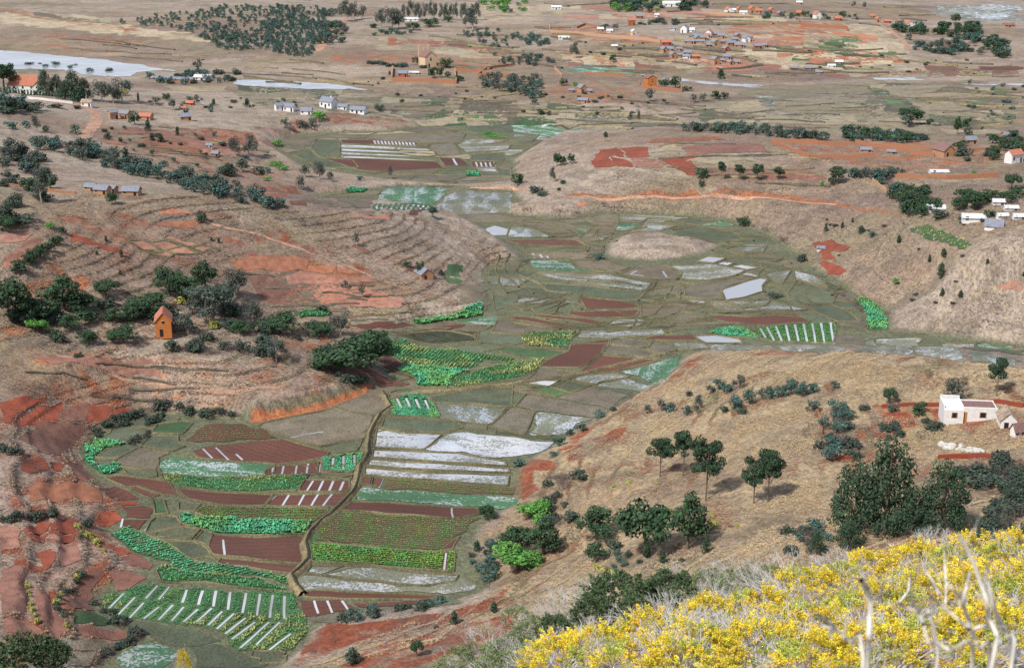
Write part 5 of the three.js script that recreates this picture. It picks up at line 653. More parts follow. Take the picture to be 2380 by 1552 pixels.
hedge(['y', 'y', 'b'], 20, D('80,1330 60,1370 75,1420 85,1460'), 8, 14, 13); hedge(['y', 's', 'b'], 22, D('195,1330 165,1370 130,1400 150,1440 165,1470'), 10, 16, 15); hedge(['s', 'b'], 14, D('5,1210 60,1205 120,1195'), 16, 24, 24); hedge(['b', 's'], 12, D('180,1260 205,1220 240,1180'), 14, 20, 16); hedge(['y', 'b'], 10, D('185,1215 180,1240 215,1255 250,1290'), 10, 14, 14); hedge(['s', 'b'], 16, D('215,1400 240,1420 330,1480 300,1500'), 24, 22, 24); hedge(['s', 'b'], 14, D('210,1552 260,1510 330,1480'), 14, 20, 22);
hedge(['b', 'b', 's'], 22, D('620,800 660,830 720,850 800,880 860,890'), 22, 20, 26); hedge(['b', 's'], 22, D('400,815 480,820 560,815 640,830'), 18, 26, 30); hedge(['s', 'b'], 10, D('0,1040 40,1060 80,1090 100,1110'), 14, 18, 24); hedge(['b'], 12, D('190,905 290,920 400,940'), 26, 18, 26); hedge(['b'], 8, D('620,940 680,925 760,905'), 10, 10, 18);
strew(['b', 'b', 's'], 26, D('1255,1110 1340,1090 1360,1160 1320,1230 1260,1240 1240,1170'), 26, 32); strew(['b', 's', 's'], 34, D('2200,1110 2379,1080 2379,1250 2270,1255 2220,1220'), 44, 50); strew(['b', 'b', 's', 'l'], 34, D('1860,960 1960,950 2010,1000 2000,1060 1910,1080 1880,1020'), 28, 36); strew(['b', 's'], 18, D('2020,985 2180,970 2200,1010 2060,1040'), 18, 24); strew(['s', 'b', 'l'], 22, D('1810,1240 1920,1225 1940,1285 1830,1300'), 26, 32); strew(['s', 'b', 'l'], 16, D('1080,1270 1150,1250 1160,1320 1100,1330'), 16, 22); strew(['y', 'l', 's'], 14, D('1340,1300 1420,1290 1600,1290 1560,1330 1360,1345'), 14, 18); strew(['b', 'y'], 20, D('1380,1130 1500,1110 1640,1190 1780,1210 1640,1240 1420,1180'), 12, 18);
strew(['l', 'l', 'e'], 110, D('70,338 110,330 250,365 350,400 480,422 560,440 662,478 660,488 560,475 430,445 330,415 200,378 90,352'), 24, 27); strew(['l', 'e', 's'], 18, D('0,345 60,335 110,345 100,400 0,410'), 26, 30); strew(['s', 'b'], 26, D('0,400 120,400 150,430 60,460 0,470'), 18, 24); strew(['l', 'e', 's'], 14, D('0,225 60,222 100,240 90,262 0,270'), 20, 26);
strew(['l', 'e'], 46, D('1118,190 1190,180 1252,186 1262,222 1240,246 1200,216 1128,213'), 17, 20); strew(['m', 'm', 's', 'l'], 80, D('2075,56 2170,62 2260,62 2335,98 2348,132 2325,137 2285,106 2200,88 2150,82 2082,74'), 16, 19); strew(['e', 'l', 's'], 36, D('2110,92 2200,92 2270,108 2290,128 2200,128 2120,115'), 14, 18); strew(['l', 'e'], 40, D('1070,70 1190,70 1200,110 1120,112 1080,90'), 9, 10); strew(['l'], 14, D('845,72 960,72 960,82 850,84'), 8, 12); strew(['g', 'g', 'l'], 24, D('1110,8 1170,3 1228,8 1222,30 1150,32'), 11, 16); strew(['l'], 26, D('1190,75 1245,85 1290,100 1240,112 1190,100'), 11, 13); strew(['l', 'e'], 30, D('1140,128 1290,138 1290,158 1160,150'), 12, 12);
strew(['l', 'e', 'm'], 46, D('745,60 805,55 800,100 765,108 740,100'), 13, 15); strew(['m', 'g', 'l', 's'], 50, D('1420,6 1530,2 1560,25 1480,32 1420,26'), 13, 16); strew(['m', 's'], 18, D('1570,10 1640,8 1660,22 1580,26'), 13, 16); strew(['l', 's', 'b'], 22, D('1490,45 1580,48 1570,62 1480,58'), 9, 14); strew(['m', 's', 'l'], 20, D('1740,32 2000,38 1990,46 1760,44'), 11, 13); strew(['s', 'b'], 26, D('1330,100 1500,90 1520,125 1350,130'), 8, 10); strew(['l', 's'], 36, D('320,170 560,165 540,190 360,200'), 12, 18); strew(['s', 'l'], 12, D('20,140 110,142 280,165 240,172 60,150'), 6, 14); strew(['m', 's', 'b', 'l'], 60, D('1960,300 2080,310 2150,320 2150,332 1960,330'), 16, 20); strew(['s', 'b', 'm'], 34, D('2200,340 2379,320 2379,380 2230,380'), 20, 24); strew(['b', 's', 'm'], 30, D('2060,440 2160,440 2200,500 2100,500'), 24, 28);
strew(['s', 'l', 'b'], 40, D('380,220 760,240 700,262 400,262'), 8, 11); strew(['s', 'b', 'l'], 46, D('200,300 520,300 640,420 420,400 250,370'), 11, 13); strew(['s', 'b'], 46, D('1260,210 1620,240 1560,275 1260,262'), 8, 12); strew(['b'], 34, D('560,490 1000,520 1150,590 900,640 700,580'), 7, 11); strew(['b', 's'], 30, D('1850,440 2050,500 2379,600 2200,760 1950,600'), 7, 11); strew(['b', 's'], 34, D('1850,110 2379,150 2379,180 1900,160'), 6, 9); strew(['s', 'b'], 30, D('860,180 1180,225 1300,265 900,250'), 7, 10); strew(['s', 'l'], 22, D('2250,180 2379,200 2379,290 2250,280'), 7, 10);
for (let i = 0; i < 15; i++) plant('e', 938 + i * 12 + (i % 3) * 2, 46 + (i % 4), 34 + (i * 7 % 9), 13 + (i * 5 % 6));
// the far plantation, one mass of small trees
{
  const P = D('275,55 375,40 475,22 560,15 700,18 792,26 752,55 745,96 724,132 690,133 620,119 500,116 494,100 400,66'), r = rng(77), Q = proto('l', 1, 0), M4 = [], C = []; let n = 0;
  while (n < 950) { const x = mix(270, 795, r()), y = mix(12, 135, r()); if (!inside(P, x, y)) continue; if (y < 85 && x < 620 && r() < 0.55) { n += 0.5; continue; } n++; const p = at(x, y), k = scaleAt(p), s = (7 + 6 * r()) * k; M4.push(new THREE.Matrix4().compose(new THREE.Vector3(p.x, p.y - 0.1, p.z), new THREE.Quaternion().setFromAxisAngle(new THREE.Vector3(0, 1, 0), r() * 6.28), new THREE.Vector3(s, s * (0.8 + 0.4 * r()), s))); const t = 0.75 + 0.5 * r(); C.push(col(t, t, t)); }
  const I = new THREE.InstancedMesh(Q.crown, M.leaf_l, M4.length); M4.forEach((m, i) => { I.setMatrixAt(i, m); I.setColorAt(i, C[i]); }); I.name = 'plantation_woodland'; I.userData = { kind: 'stuff', label: 'blue-green plantation of young trees on the far slope', category: 'woodland' }; scene.add(I);
}
raise(); console.log('plants', wanted.length, planted.length);

// ---------------------------------------------------------------- houses, walls, poles
const plaster = tex(256, (u, v) => { const a = 0.84 + 0.24 * (fbm(u * 10, v * 10, 151, 4, 10) - 0.5) + 0.1 * (noise(u * 80, v * 80, 152, 80) - 0.5); return [a, a * 0.99, a * 0.97]; }, { repeat: 5 });
const roofTex = tex(256, (u, v) => { const row = v * 22, c = noise(Math.floor(u * 26 + (Math.floor(row) % 2) * 0.5), Math.floor(row), 153), e = smooth(0, 0.2, row - Math.floor(row)); const k = (0.7 + 0.35 * c) * (0.8 + 0.2 * e); return [k, k, k]; }, { repeat: 5 });
std('w_mud', { map: plaster, color: col(0.52, 0.29, 0.17) }); std('w_white', { map: plaster, color: col(0.88, 0.88, 0.9) }); std('w_brick', { map: plaster, color: col(0.44, 0.15, 0.085) }); std('w_cream', { map: plaster, color: col(0.78, 0.57, 0.4) }); std('w_orange', { map: plaster, color: col(0.62, 0.21, 0.055) });
std('r_slate', { map: roofTex, color: col(0.25, 0.27, 0.33) }); std('r_tile', { map: roofTex, color: col(0.52, 0.2, 0.13) }); std('r_thatch', { map: grassMap, color: col(0.5, 0.4, 0.33) }); std('r_tin', { map: plaster, color: col(0.72, 0.75, 0.8), roughness: 0.5 }); std('r_dark', { map: roofTex, color: col(0.25, 0.14, 0.13) });
std('opening', { color: col(0.02, 0.02, 0.022), roughness: 0.3 }); std('wood', { color: col(0.45, 0.2, 0.03) }); std('frame', { color: col(0.6, 0.57, 0.52) }); std('wallcap', { color: col(0.62, 0.4, 0.25), map: plaster }); std('pole', { color: col(0.3, 0.27, 0.25) }); std('stone', { color: col(0.6, 0.59, 0.58), map: plaster }); std('hedge', { vertexColors: true, color: col(0.06, 0.11, 0.06) });
function uvBox(g) { const p = g.attributes.position, n = g.attributes.normal, uv = []; for (let i = 0; i < p.count; i++) { const ax = Math.abs(n.getX(i)), ay = Math.abs(n.getY(i)), az = Math.abs(n.getZ(i)); if (ay > ax && ay > az) uv.push(p.getX(i), p.getZ(i)); else if (ax > az) uv.push(p.getZ(i), p.getY(i)); else uv.push(p.getX(i), p.getY(i)); } g.setAttribute('uv', new THREE.Float32BufferAttribute(uv, 2)); return g; }
const box = (w, h, d, x = 0, y = 0, z = 0) => uvBox(new THREE.BoxGeometry(w, h, d).translate(x, y + h / 2, z));
function gableBody(L, Wd, He, rise) {                       // walls with gable ends; length along x
  const s = new THREE.Shape([[-Wd / 2, -0.6], [Wd / 2, -0.6], [Wd / 2, He], [0, He + rise], [-Wd / 2, He]].map((p) => new THREE.Vector2(...p)));
  const g = new THREE.ExtrudeGeometry(s, { depth: L, bevelEnabled: false }); g.translate(0, 0, -L / 2); g.rotateY(Math.PI / 2); return uvBox(g);
}
function roofGeo(L, Wd, He, rise, over, th) {
  const a = Math.atan2(rise, Wd / 2), len = Math.hypot(rise, Wd / 2) + over, out = [];
  for (const s of [-1, 1]) { const g = new THREE.BoxGeometry(L + over * 1.4, th, len); g.translate(0, th / 2 + 0.02, len / 2); g.rotateX(a); g.translate(0, He + rise, 0); if (s < 0) g.rotateY(Math.PI); const k = uvBox(g); out.push(k); }
  return mergeGeometries(out);
}
const W_ = { m: 'w_mud', w: 'w_white', b: 'w_brick', c: 'w_cream', o: 'w_orange' }, R_ = { s: 'r_slate', t: 'r_tile', h: 'r_thatch', n: 'r_tin', d: 'r_dark' };
const WSAY = { m: 'ochre mud', w: 'whitewashed', b: 'red brick', c: 'cream', o: 'orange mud' }, RSAY = { s: 'blue-grey roof', t: 'red tiled roof', h: 'pale thatched roof', n: 'pale sheet roof', d: 'dark roof' };
const houses = [];
// style: wall, roof, L (long side seen) or G (gable seen); x, y foot of the building; width and height to the ridge in layout units; turn in degrees
function house(style, x, y, wpx, hpx, turn = 0, o = {}) {
  const p = at(x, y), k = scaleAt(p), [a, b, f] = style, tall = hpx * k * 0.94, w = Math.max(1.8, wpx * k * 0.94), g = new THREE.Group();
  const Wd = f === 'G' ? w : Math.min(w * 0.62, 5.2), Ln = f === 'G' ? (o.depth ?? Math.min(w * 1.25, 9)) : w, rise = o.rise ?? Math.min(Wd * 0.42, tall * 0.42), He = tall - rise;
  g.name = numbered(o.name ?? 'house'); g.position.copy(p); g.rotation.y = (f === 'G' ? Math.PI / 2 : 0) + turn * Math.PI / 180;
  g.translateX(f === 'G' ? -Ln / 2 * 0 : 0);
  const wall = add(g, 'wall', gableBody(Ln, Wd, He, rise), M[W_[a]]), roof = add(g, 'roof', roofGeo(Ln, Wd, He, rise, o.over ?? 0.35, 0.14), M[R_[b]]);
  const st = He > 4.2 ? 2 : 1, ww = clamp(w * 0.13, 0.55, 0.95), n = f === 'G' ? 1 : w > 7 ? 3 : 2;
  const put = (kind, mat, fw, fh, u, v, side) => { // an opening on the camera-side face, with its frame
    const onGable = side === 'G', q = new THREE.Group(); q.name = kind; g.add(q);
    if (onGable) { q.position.set(-Ln / 2 - 0.03, v, u); q.rotation.y = -Math.PI / 2; } else q.position.set(u, v, Wd / 2 + 0.03);
    add(q, kind === 'door' ? 'leaf' : 'pane', box(fw, fh, 0.06, 0, 0, 0.01), mat); if (kind === 'window' && hpx > 15) add(q, 'frame', mergeGeometries([box(fw + 0.2, 0.1, 0.08, 0, fh, 0), box(fw + 0.2, 0.1, 0.08, 0, -0.1, 0)]), M.frame); return q;
  };
  const face = f;
  for (let s = 0; s < st; s++) for (let i = 0; i < n; i++) { const u = n === 1 ? (s ? 0 : w * 0.2) : (i / (n - 1) - 0.5) * w * 0.62; if (!s && i === (n > 1 ? 1 : 0)) continue; put('window', M.opening, ww, ww * 1.25, u, (s ? He * 0.6 : He * (st > 1 ? 0.16 : 0.36)) + 0.1, face); }
  put('door', o.door ?? M.opening, Math.max(0.8, ww), Math.min(1.9, He * 0.72), n === 1 ? -w * 0.16 : n === 2 ? w * 0.31 : 0, 0.02, face);
  if (f === 'G' && He > 3.6) put('window', M.opening, 0.6, 0.8, 0, He * 0.82, 'G');
  if (o.chimney) { add(roof, 'chimney', box(0.7, 1.5, 0.7, Ln * 0.25, He + rise * 0.6, 0), M[W_[a]]); }
  g.userData = { category: 'house' }; scene.add(g); houses.push({ g, x, say: (st > 1 ? 'two-storey ' : '') + WSAY[a] + ' house with ' + RSAY[b], place: o.place ?? housePlace(x, y), label: o.label }); return g;
}
const HP = [[1180, 60, 1850, 160, 'in the far village'], [1280, 0, 2100, 60, 'along the far top road'], [1850, 0, 2379, 80, 'by the plain tree belt'], [1850, 130, 2000, 180, 'in the hedged farmyard'], [600, 220, 880, 275, 'in the white hamlet'], [230, 230, 540, 370, 'on the slope below the estate'], [330, 150, 560, 200, 'beside the lake'], [0, 150, 230, 260, 'at the estate'], [150, 420, 340, 470, 'below the dark tree belt'], [1290, 190, 1400, 245, 'near the brick tower house'], [1950, 290, 2379, 390, 'at the walled yards'], [1950, 390, 2379, 540, 'above the bare slope']];
function housePlace(x, y) { for (const [a, b, c, d, s] of HP) if (x >= a && x <= c && y >= b && y <= d) return s; return 'standing alone on the plain'; }
house('otG', 381, 773, 36, 58, 12, { name: 'gabled_house', label: 'tall orange mud house with steep tiled roof among dark trees', depth: 6, rise: 2.1 });
house('msL', 210, 442, 26, 17, -18); house('msL', 237, 449, 34, 20, -16); house('msL', 262, 447, 20, 17, -30); house('msL', 305, 452, 40, 20, -6);
house('msG', 985, 643, 32, 25, 28, { label: 'small mud house with blue-grey roof under dark bushes on the spur', rise: 1.6 });
house('wsL', 648, 256, 20, 18, 30); house('wsL', 672, 258, 26, 19, -14); house('wsL', 712, 265, 26, 16, -8); house('wsL', 763, 249, 38, 25, -34, { chimney: 1 }); house('wsL', 797, 253, 24, 12, -20); house('wsL', 833, 262, 38, 16, -18);
house('msL', 262, 277, 20, 23, 40); house('msL', 290, 275, 26, 20, -24); house('mtL', 338, 277, 30, 15, -12); house('msL', 430, 279, 26, 17, 22); house('wsL', 486, 342, 15, 10, -12); house('msL', 500, 362, 18, 12, -16); house('btL', 441, 244, 18, 11, -8); house('wtL', 424, 254, 14, 7, 0); house('whL', 202, 247, 24, 17, -8, { label: 'white gatehouse with pale roof where the road bends' });
house('wtL', 58, 217, 66, 42, -6, { name: 'estate_house', label: 'large white estate house with broad red tiled roof', rise: 4.6, chimney: 1 }); house('wtG', 88, 218, 22, 27, 6, { label: 'white gabled wing in front of the red-roofed estate house' });
house('msL', 374, 185, 46, 9, -4, { place: 'beside the lake' }); house('msL', 425, 188, 50, 9, -5); house('wnL', 471, 185, 40, 12, -6); house('wnL', 955, 48, 36, 8, -3, { place: 'in the far avenue' });
house('cdG', 994, 153, 30, 36, 30, { name: 'ruined_house', label: 'tall pale ruined house with broken white gable on the plain', depth: 8 }); { const h = houses[houses.length - 1].g; add(h, 'broken_gable', mergeGeometries([box(0.5, 12, 1.8, 4.4, 0, -3.2), box(0.5, 12.2, 1.8, 4.4, 0, 3.2), box(0.5, 10.6, 1.6, 4.4, 0, 0), box(0.5, 9, 8, 4.4, 0, 0)].map((g, i) => g.translate(i * 0.004, 0, 0))), M.w_cream); } house('bsL', 936, 178, 22, 15, -4, { place: 'inside the walled yard' }); house('mnL', 962, 171, 24, 6, -2, { place: 'inside the walled yard' });
house('odG', 1511, 203, 23, 31, 16, { name: 'tower_house', label: 'narrow brick tower house with dark right side on the plain', depth: 6, rise: 1.6 }); house('msG', 1352, 214, 17, 19, 24); house('msL', 1328, 213, 14, 8, 0); house('msL', 1370, 215, 13, 9, -8); house('msL', 1355, 238, 24, 12, -14);
for (const [st, u, v, w, h, t] of [['btL', 1110, 235, 16, 17, 8], ['wsG', 1605, 300, 16, 18, -24], ['wnL', 1660, 296, 18, 10, -8], ['wsL', 1500, 280, 15, 8, -4], ['wtG', 1830, 335, 15, 16, -20], ['wtL', 1812, 352, 14, 11, 8], ['msL', 1645, 404, 24, 11, -4], ['btL', 1430, 417, 24, 13, 10], ['msG', 1716, 382, 12, 14, 20], ['msL', 1768, 372, 22, 12, 4], ['msL', 1750, 400, 20, 9, -6], ['msG', 1412, 482, 12, 13, 24], ['msL', 1470, 478, 17, 12, -14], ['msG', 1490, 530, 13, 12, 22], ['msL', 1555, 470, 13, 9, -8], ['msL', 1632, 512, 18, 12, -10], ['wsL', 1625, 540, 18, 9, -22], ['htL', 1705, 540, 18, 9, 2], ['bsL', 1828, 440, 15, 11, 10], ['msG', 1888, 416, 14, 13, 20], ['msL', 1945, 352, 17, 11, -8], ['bsL', 1965, 405, 15, 10, 4], ['msL', 2028, 425, 19, 13, 20], ['bsG', 1987, 470, 13, 11, 20], ['msL', 2110, 438, 22, 11, 0], ['bsG', 2095, 350, 12, 11, 16], ['wsG', 2175, 386, 14, 15, 20], ['wdL', 2212, 380, 13, 11, -4], ['bsL', 2285, 450, 18, 12, 8], ['msL', 2335, 436, 16, 9, -6], ['msG', 1886, 592, 15, 18, 24], ['msL', 1995, 552, 19, 13, -4], ['msG', 2030, 595, 11, 10, 26], ['msL', 2082, 590, 17, 9, -6], ['msL', 1940, 575, 17, 9, -8], ['wsL', 1155, 355, 15, 9, 6], ['cnG', 1130, 330, 11, 15, 16], ['wnL', 905, 300, 14, 8, 0], ['mnL', 820, 290, 15, 10, 4], ['bsL', 1185, 172, 17, 11, 6], ['wnL', 1345, 157, 10, 8, 0], ['wnL', 480, 360, 26, 7, -3], ['wtG', 2010, 118, 13, 14, 12], ['wnL', 2055, 112, 13, 9, 0], ['mtG', 2110, 104, 10, 11, 10], ['wnL', 2150, 130, 18, 8, -4], ['mtG', 2228, 118, 14, 16, 14], ['mtL', 2290, 122, 16, 11, 4], ['wnL', 1480, 60, 42, 13, 0], ['wnL', 410, 84, 24, 9, 0], ['msL', 1700, 345, 16, 10, 6], ['bsL', 1900, 330, 15, 9, -6], ['msL', 2070, 380, 16, 9, 2], ['msL', 1560, 526, 13, 9, 4], ['mnL', 950, 440, 14, 7, 2]].map((a) => a)) house(st[0] === 'h' ? 'b' + st.slice(1) : st, 1190 + u / 4, v / 4, w, h, t);
for (const [st, u, v, w, h, t] of [['mtG', 30, 124, 12, 14, 14], ['bsG', 110, 145, 11, 11, 10], ['btL', 300, 140, 20, 11, -4], ['wtG', 455, 172, 15, 17, 16], ['btL', 650, 190, 17, 10, 4], ['mtG', 1022, 206, 10, 12, 10], ['mtL', 968, 160, 12, 7, 2], ['btL', 1112, 212, 16, 8, -2], ['wtG', 1230, 216, 10, 7, 8], ['wtG', 1305, 240, 16, 12, 18], ['wnL', 1382, 242, 15, 6, 0], ['bsL', 240, 642, 19, 7, -4], ['msL', 382, 645, 21, 8, -4], ['msL', 472, 682, 16, 7, -6], ['mnL', 660, 592, 18, 9, -6], ['wnL', 590, 622, 18, 7, 0], ['mdL', 2240, 250, 24, 9, 2], ['mnL', 290, 38, 14, 8, 0]]) house(st, 1785 + u / 4, v / 4, w, h, t);
house('mdG', 2193, 361, 32, 27, 24, { rise: 2 }); house('msL', 2254, 334, 27, 18, 14); house('msL', 2078, 312, 19, 10, -8); house('msL', 2012, 352, 26, 11, -3); house('msL', 2071, 356, 20, 9, -12); house('wtL', 2356, 377, 36, 30, 28); house('msL', 2345, 322, 30, 16, 10); house('wsL', 2311, 530, 40, 21, -24, { label: 'white open-gabled shed with grey roof at the slope edge', rise: 1.7 }); house('wnL', 2262, 512, 52, 16, -8); house('wnL', 2175, 490, 40, 15, -6); house('wnL', 2320, 474, 26, 12, -4); house('wnL', 2350, 487, 30, 10, -4); house('wnL', 2330, 505, 24, 10, 6); house('wnL', 2368, 508, 26, 12, 0); house('wnL', 2182, 402, 42, 8, -2); house('wsL', 1908, 580, 18, 9, -10, { label: 'tiny field hut with grey roof on red soil plot' });
{ // the long white farmhouse, its wing and two outbuildings
  const p = at(2256, 980), k = scaleAt(p), g = new THREE.Group(); g.name = 'farmhouse'; g.position.copy(p); g.rotation.y = -0.1; const L0 = 76 * k, H = 31 * k;
  add(g, 'wall', box(L0, H + 0.8, 4.2, L0 * 0.24, -0.8, -2.1), M.w_white); add(g, 'roof', box(L0 - 0.5, 0.12, 3.8, L0 * 0.24, H - 0.06, -2.1), M.r_dark); add(g, 'parapet', mergeGeometries([box(L0, 0.25, 0.25, L0 * 0.24, H, -0.13), box(L0, 0.25, 0.25, L0 * 0.24, H, -4.07)]), M.w_white);
  const wg = 42 * k, wx = -L0 * 0.26 - wg / 2 + 0.2; const wing = add(g, 'wing', box(wg, H * 0.92 + 0.8, 5, wx, -0.8, -1.9), M.w_white);
  const rf = box(wg - 0.4, 0.1, 3.4, 0, 0, 0); rf.rotateX(0.32); rf.translate(wx, H * 0.92 + 0.2, -1.6); add(g, 'wing_roof', rf, M.r_tin); add(g, 'roof_ledge', mergeGeometries([box(wg, 1.2, 0.22, wx, H * 0.92, -4.28), box(0.2, 0.7, 4, wx - wg / 2 + 0.1, H * 0.92, -2.15), box(0.2, 0.7, 4, wx + wg / 2 - 0.1, H * 0.92, -2.15)]), M.w_white);
  const dr = add(g, 'door', box(0.95, 1.95, 0.1, -L0 * 0.19, 0.02, 0.05), M.wood); add(dr, 'handle', box(0.06, 0.14, 0.08, -L0 * 0.19 + 0.3, 1, 0.1), M.frame);
  add(g, 'doorway', box(0.7, 1.9, 0.1, -L0 * 0.25, 0.02, 0.045), M.opening);
  for (const [x, z, w] of [[L0 * 0.33, 0.04, 1.1], [wx + 0.1, 0.64, 0.95]]) { const wn = add(g, 'window', box(w, 1, 0.08, x, H * 0.36, z), M.opening); add(wn, 'shutter', mergeGeometries([box(0.12, 1.06, 0.14, x - w / 2, H * 0.355, z), box(0.12, 1.06, 0.14, x + w / 2, H * 0.355, z)]), M.wood); }
  g.userData = { category: 'house', label: 'long flat-roofed white farmhouse with orange door and shutters' }; scene.add(g);
  house('whG', 2340, 986, 36, 38, -8, { name: 'outbuilding', label: 'white gabled outbuilding with dark doorway beside the long farmhouse', depth: 4, rise: 1.5 }); house('wdL', 2366, 1011, 30, 30, 20, { name: 'outbuilding', label: 'small white hut with arched grey roof and dark window', rise: 1.2 });
}
// mud walls round the yards
std('mudwall', { map: plaster, color: col(0.42, 0.19, 0.11) }); std('redwall', { map: plaster, color: col(0.3, 0.065, 0.035) }); std('rimwall', { map: plaster, color: col(0.55, 0.34, 0.22) });
function yardWall(P, hpx, mat, label) {
  const W = densify(xz(P), 3, 0.2, false), k = scaleAt(at(...P[0])), h = hpx * k, pos = [], idx = [], uv = []; let run = 0;
  W.forEach(([x, z], i) => { const a = W[Math.max(0, i - 1)], b = W[Math.min(W.length - 1, i + 1)]; let dx = b[0] - a[0], dz = b[1] - a[1]; const l = Math.hypot(dx, dz) || 1; dx /= l; dz /= l; run += l / 2; const y = hAt(x, z), top = y + h * (0.85 + 0.3 * noise(x / 4, z / 4, 161)); for (const [o, yy] of [[-0.25, y - 0.4], [-0.22, top], [0.22, top], [0.25, y - 0.4]]) { pos.push(x - dz * o, yy, z + dx * o); uv.push(run, yy); } if (i) for (let q = 0; q < 3; q++) { const A = (i - 1) * 4 + q, B = i * 4 + q; idx.push(A, A + 1, B, A + 1, B + 1, B); } });
  const n = W.length - 1; idx.push(0, 2, 1, 0, 3, 2, n * 4, n * 4 + 1, n * 4 + 2, n * 4, n * 4 + 2, n * 4 + 3);
  let g = geo(pos, idx, null, uv).toNonIndexed(); g.computeVertexNormals(); const m = add(scene, numbered('mud_wall'), g, mat); m.userData = { label, category: 'wall', group: 'mud walls around yards' };
}
yardWall(D('909,188 985,190 1060,195'), 8, M.mudwall, 'long front mud wall of the yard below the pale ruined house'); yardWall(D('912,160 910,188'), 9, M.rimwall, 'left side wall of the yard below the pale ruined house'); yardWall(D('1056,166 1060,195'), 9, M.rimwall, 'right side wall of the yard below the pale ruined house'); yardWall(D('1058,164 1110,168 1190,178'), 6, M.mudwall, 'orange mud wall running right from the pale ruined house'); yardWall(D('1190,180 1110,176 1130,160 1190,152'), 5, M.mudwall, 'orange walled enclosure behind the plain thicket');
yardWall(D('1484,192 1487,204 1540,210 1585,214 1580,200'), 7, M.mudwall, 'low orange wall round the brick tower house'); yardWall(D('1288,160 1305,178'), 6, M.rimwall, 'short pale wall leading down to the plain paddies'); yardWall(D('1358,172 1420,176 1452,178'), 6, M.mudwall, 'orange wall left of the brick tower house'); yardWall(D('1277,62 1278,74 1400,86 1540,100'), 6, M.rimwall, 'long ochre wall below the far village'); yardWall(D('1340,66 1360,58 1395,64'), 5, M.mudwall, 'orange wall corner at the upper village edge'); yardWall(D('1650,32 1700,36 1765,42'), 5, M.rimwall, 'pale pink wall along the far top road'); yardWall(D('1858,50 1864,62 1968,68 1970,72'), 8, M.mudwall, 'red walled yard on the sunlit plain'); yardWall(D('1815,112 1860,116 1930,124'), 4, M.mudwall, 'low orange wall on the sunlit plain');
yardWall(D('1793,331 1900,334 1985,336'), 8, M.mudwall, 'far wall of the large red walled yard'); yardWall(D('1793,333 1840,352 1882,367'), 8, M.mudwall, 'left wall of the large red walled yard'); yardWall(D('1884,367 1960,368 2035,366'), 9, M.mudwall, 'front wall of the large red walled yard'); yardWall(D('1988,332 2080,348 2172,364'), 8, M.mudwall, 'slanting wall right of the large red walled yard'); yardWall(D('2070,338 2140,344 2240,350 2330,346'), 6, M.mudwall, 'long low wall behind the dark-roofed ochre house'); yardWall(D('2080,412 2200,416 2320,412'), 10, M.mudwall, 'long red wall above the white sheds'); yardWall(D('2028,420 2060,446'), 7, M.rimwall, 'broken wall corner beside the dark shrubs'); yardWall(D('0,430 60,436 175,450'), 5, M.mudwall, 'red bank wall left of the blue-roofed houses');
yardWall(D('1894,942 1905,975 1909,1012'), 8, M.mudwall, 'broken red wall standing in scrub left of the farmhouse'); yardWall(D('1914,1026 1920,1048'), 8, M.mudwall, 'short red wall stub below the broken scrub wall'); yardWall(D('1926,1068 1990,1066'), 9, M.redwall, 'low red wall behind the dark pines'); yardWall(D('2180,1068 2250,1066 2318,1068'), 12, M.redwall, 'dark red wall below the white rubble'); yardWall(D('2050,948 2120,944 2200,944'), 8, M.redwall, 'red wall left of the long farmhouse'); yardWall(D('2250,940 2320,936 2379,946'), 9, M.redwall, 'red wall behind the long farmhouse');
{ // estate hedge and roadside wall
  const P = densify(xz(S(0, 0, '-100,850 0,856 340,884 680,918')), 1.5, 0.3, false), r = rng(5), list = []; for (const [x, z] of P) for (let i = 0; i < 26; i++) { const a = (r() - 0.5) * 2.2, y = r() * 2.4, b = (r() - 0.5) * 1.6; list.push([x + a * 0.3, hAt(x, z) + y, z + a, a * 0.5, y - 0.8, a, 1]); void b; }
  const g = quads(list, r, 0.9, 1.1), m = add(scene, 'clipped_hedge', g, M.hedge); m.userData = { label: 'long dark clipped hedge in front of the estate house', category: 'hedge' };
  yardWall(S(0, 0, '0,900 250,918 450,940 670,965'), 5, M.w_white, 'pale garden wall beside the estate road');
}
[[2107, 312, 24], [2142, 312, 20], [2157, 312, 20], [2163, 313, 18], [2095, 310, 14], [2092, 80, 14], [1800, 105, 20], [1804, 106, 18]].forEach(([x, y, h], i, a) => { const p = at(x, y), k = scaleAt(p), g = new THREE.Group(); g.name = numbered('utility_pole'); g.position.copy(p); add(g, 'pole', new THREE.CylinderGeometry(0.1, 0.15, h * k, 6).translate(0, h * k / 2 - 0.2, 0), M.pole); add(g, 'crossarm', box(1.2, 0.12, 0.12, 0, h * k * 0.93, 0), M.pole); g.userData = { label: 'thin utility pole on the plain, ' + ['first', 'second', 'third', 'fourth', 'fifth', 'sixth', 'seventh', 'eighth'][a.map((q) => q[0]).sort((m, n) => m - n).indexOf(x)] + ' from left', category: 'pole', group: 'utility poles on the plain' }; scene.add(g); });
